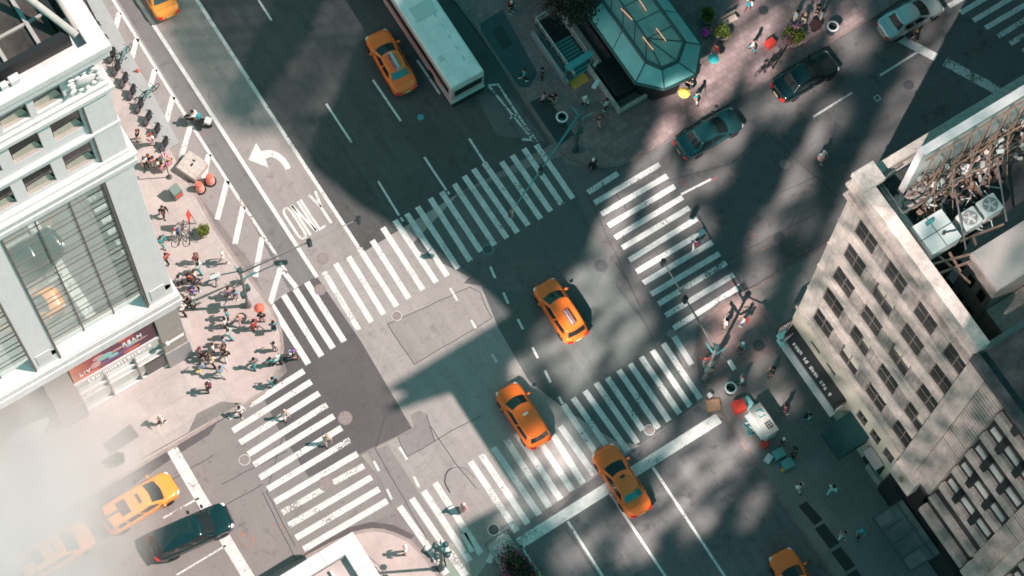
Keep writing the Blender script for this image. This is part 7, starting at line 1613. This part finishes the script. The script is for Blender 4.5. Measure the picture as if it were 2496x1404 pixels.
# plaza table, chairs, bench
r = empty('round_table', G(1984, 72, .14), 0, 'round dark cafe table near the upper kerb of the plaza', 'table'); b = MB(); b.lathe([(0, .70), (.42, .70), (.42, .73), (0, .73)], (0, 0, 0), 24); b.build('tabletop', mat('table_maroon', (.05, .02, .022), .5), r); b = MB(); b.tube((0, 0, 0), (0, 0, .7), .03, 8); b.lathe([(.2, 0), (.2, .02), (0, .03)], (0, 0, 0), 12); b.build('pedestal', M['black'], r)
r = empty('park_bench', G(1776, 55, .14), math.radians(-2), 'pale bench between the two green shrubs of the plaza', 'bench')
b = MB(); [b.box((0, -.2 + k * .11, .44), (1.1, .09, .03)) for k in range(4)]; b.build('seat', M['wood'], r); b = MB(); [b.box((0, .28, .58 + k * .13), (1.1, .03, .10)) for k in range(3)]; b.build('backrest', M['wood'], r)
for s in (-.45, .45):
    for t in (-.15, .2): b = MB(); b.tube((s, t, 0), (s, t, .43), .025, 6); b.build('leg', M['black'], r)
r = empty('storm_grate', G(1811, 700, .0), 0, 'dark storm drain grate where the east crosswalk meets the kerb', 'drain grate'); b = MB(); b.box((0, 0, .012), (.55, .5, .012)); b.build('grate_frame', M['black'], r); b = MB(); [b.box((-.2 + k * .08, 0, .021), (.03, .42, .006)) for k in range(6)]; b.build('bars', M['iron'], r)
# ------------------------------------------------------------------ steam volume added as a pale veil over the lower left street
def haze(name, c, R_, dens, sc=(1, 1, .6)):
    b = MB(); b.blob((0, 0, 0), 1.0, 12, (R_ * sc[0], R_ * sc[1], R_ * sc[2])); m = bpy.data.materials.new('haze'); m.use_nodes = True; t = m.node_tree; t.nodes.clear(); N = t.nodes.new; L = t.links.new
    out = N('ShaderNodeOutputMaterial'); pv = N('ShaderNodeVolumePrincipled'); pv.inputs['Color'].default_value = (1, 1, 1, 1); pv.inputs['Anisotropy'].default_value = 0.0; L(pv.outputs[0], out.inputs['Volume'])
    tc = N('ShaderNodeTexCoord'); mp = N('ShaderNodeMapping'); mp.inputs['Scale'].default_value = (1 / (R_ * sc[0]), 1 / (R_ * sc[1]), 1 / (R_ * sc[2])); L(tc.outputs['Object'], mp.inputs[0])
    gr = N('ShaderNodeTexGradient'); gr.gradient_type = 'SPHERICAL'; L(mp.outputs[0], gr.inputs[0])
    ns = N('ShaderNodeTexNoise'); ns.inputs['Scale'].default_value = .25; ns.inputs['Detail'].default_value = 2; L(tc.outputs['Object'], ns.inputs['Vector'])
    a = N('ShaderNodeMath'); a.operation = 'MULTIPLY'; L(gr.outputs['Fac'], a.inputs[0]); r = N('ShaderNodeMapRange'); r.inputs[1].default_value = .38; r.inputs[2].default_value = .62; r.inputs[3].default_value = .75 * dens; r.inputs[4].default_value = 1.3 * dens; L(ns.outputs['Fac'], r.inputs[0]); L(r.outputs[0], a.inputs[1]); L(a.outputs[0], pv.inputs['Density'])
    m.volume_intersection_method = 'FAST' if hasattr(m, 'volume_intersection_method') else None if False else getattr(m, 'volume_intersection_method', 'FAST')
    o = b.build(name, m, None, smooth=True); o.location = c; o['kind'] = 'stuff'; o['label'] = 'pale steam veil added over the lower left street'; o['category'] = 'haze'; return o
g = G(-130, 1230, 5.0); haze('haze', g, 13.3, .60)
print('objects', len(bpy.data.objects))
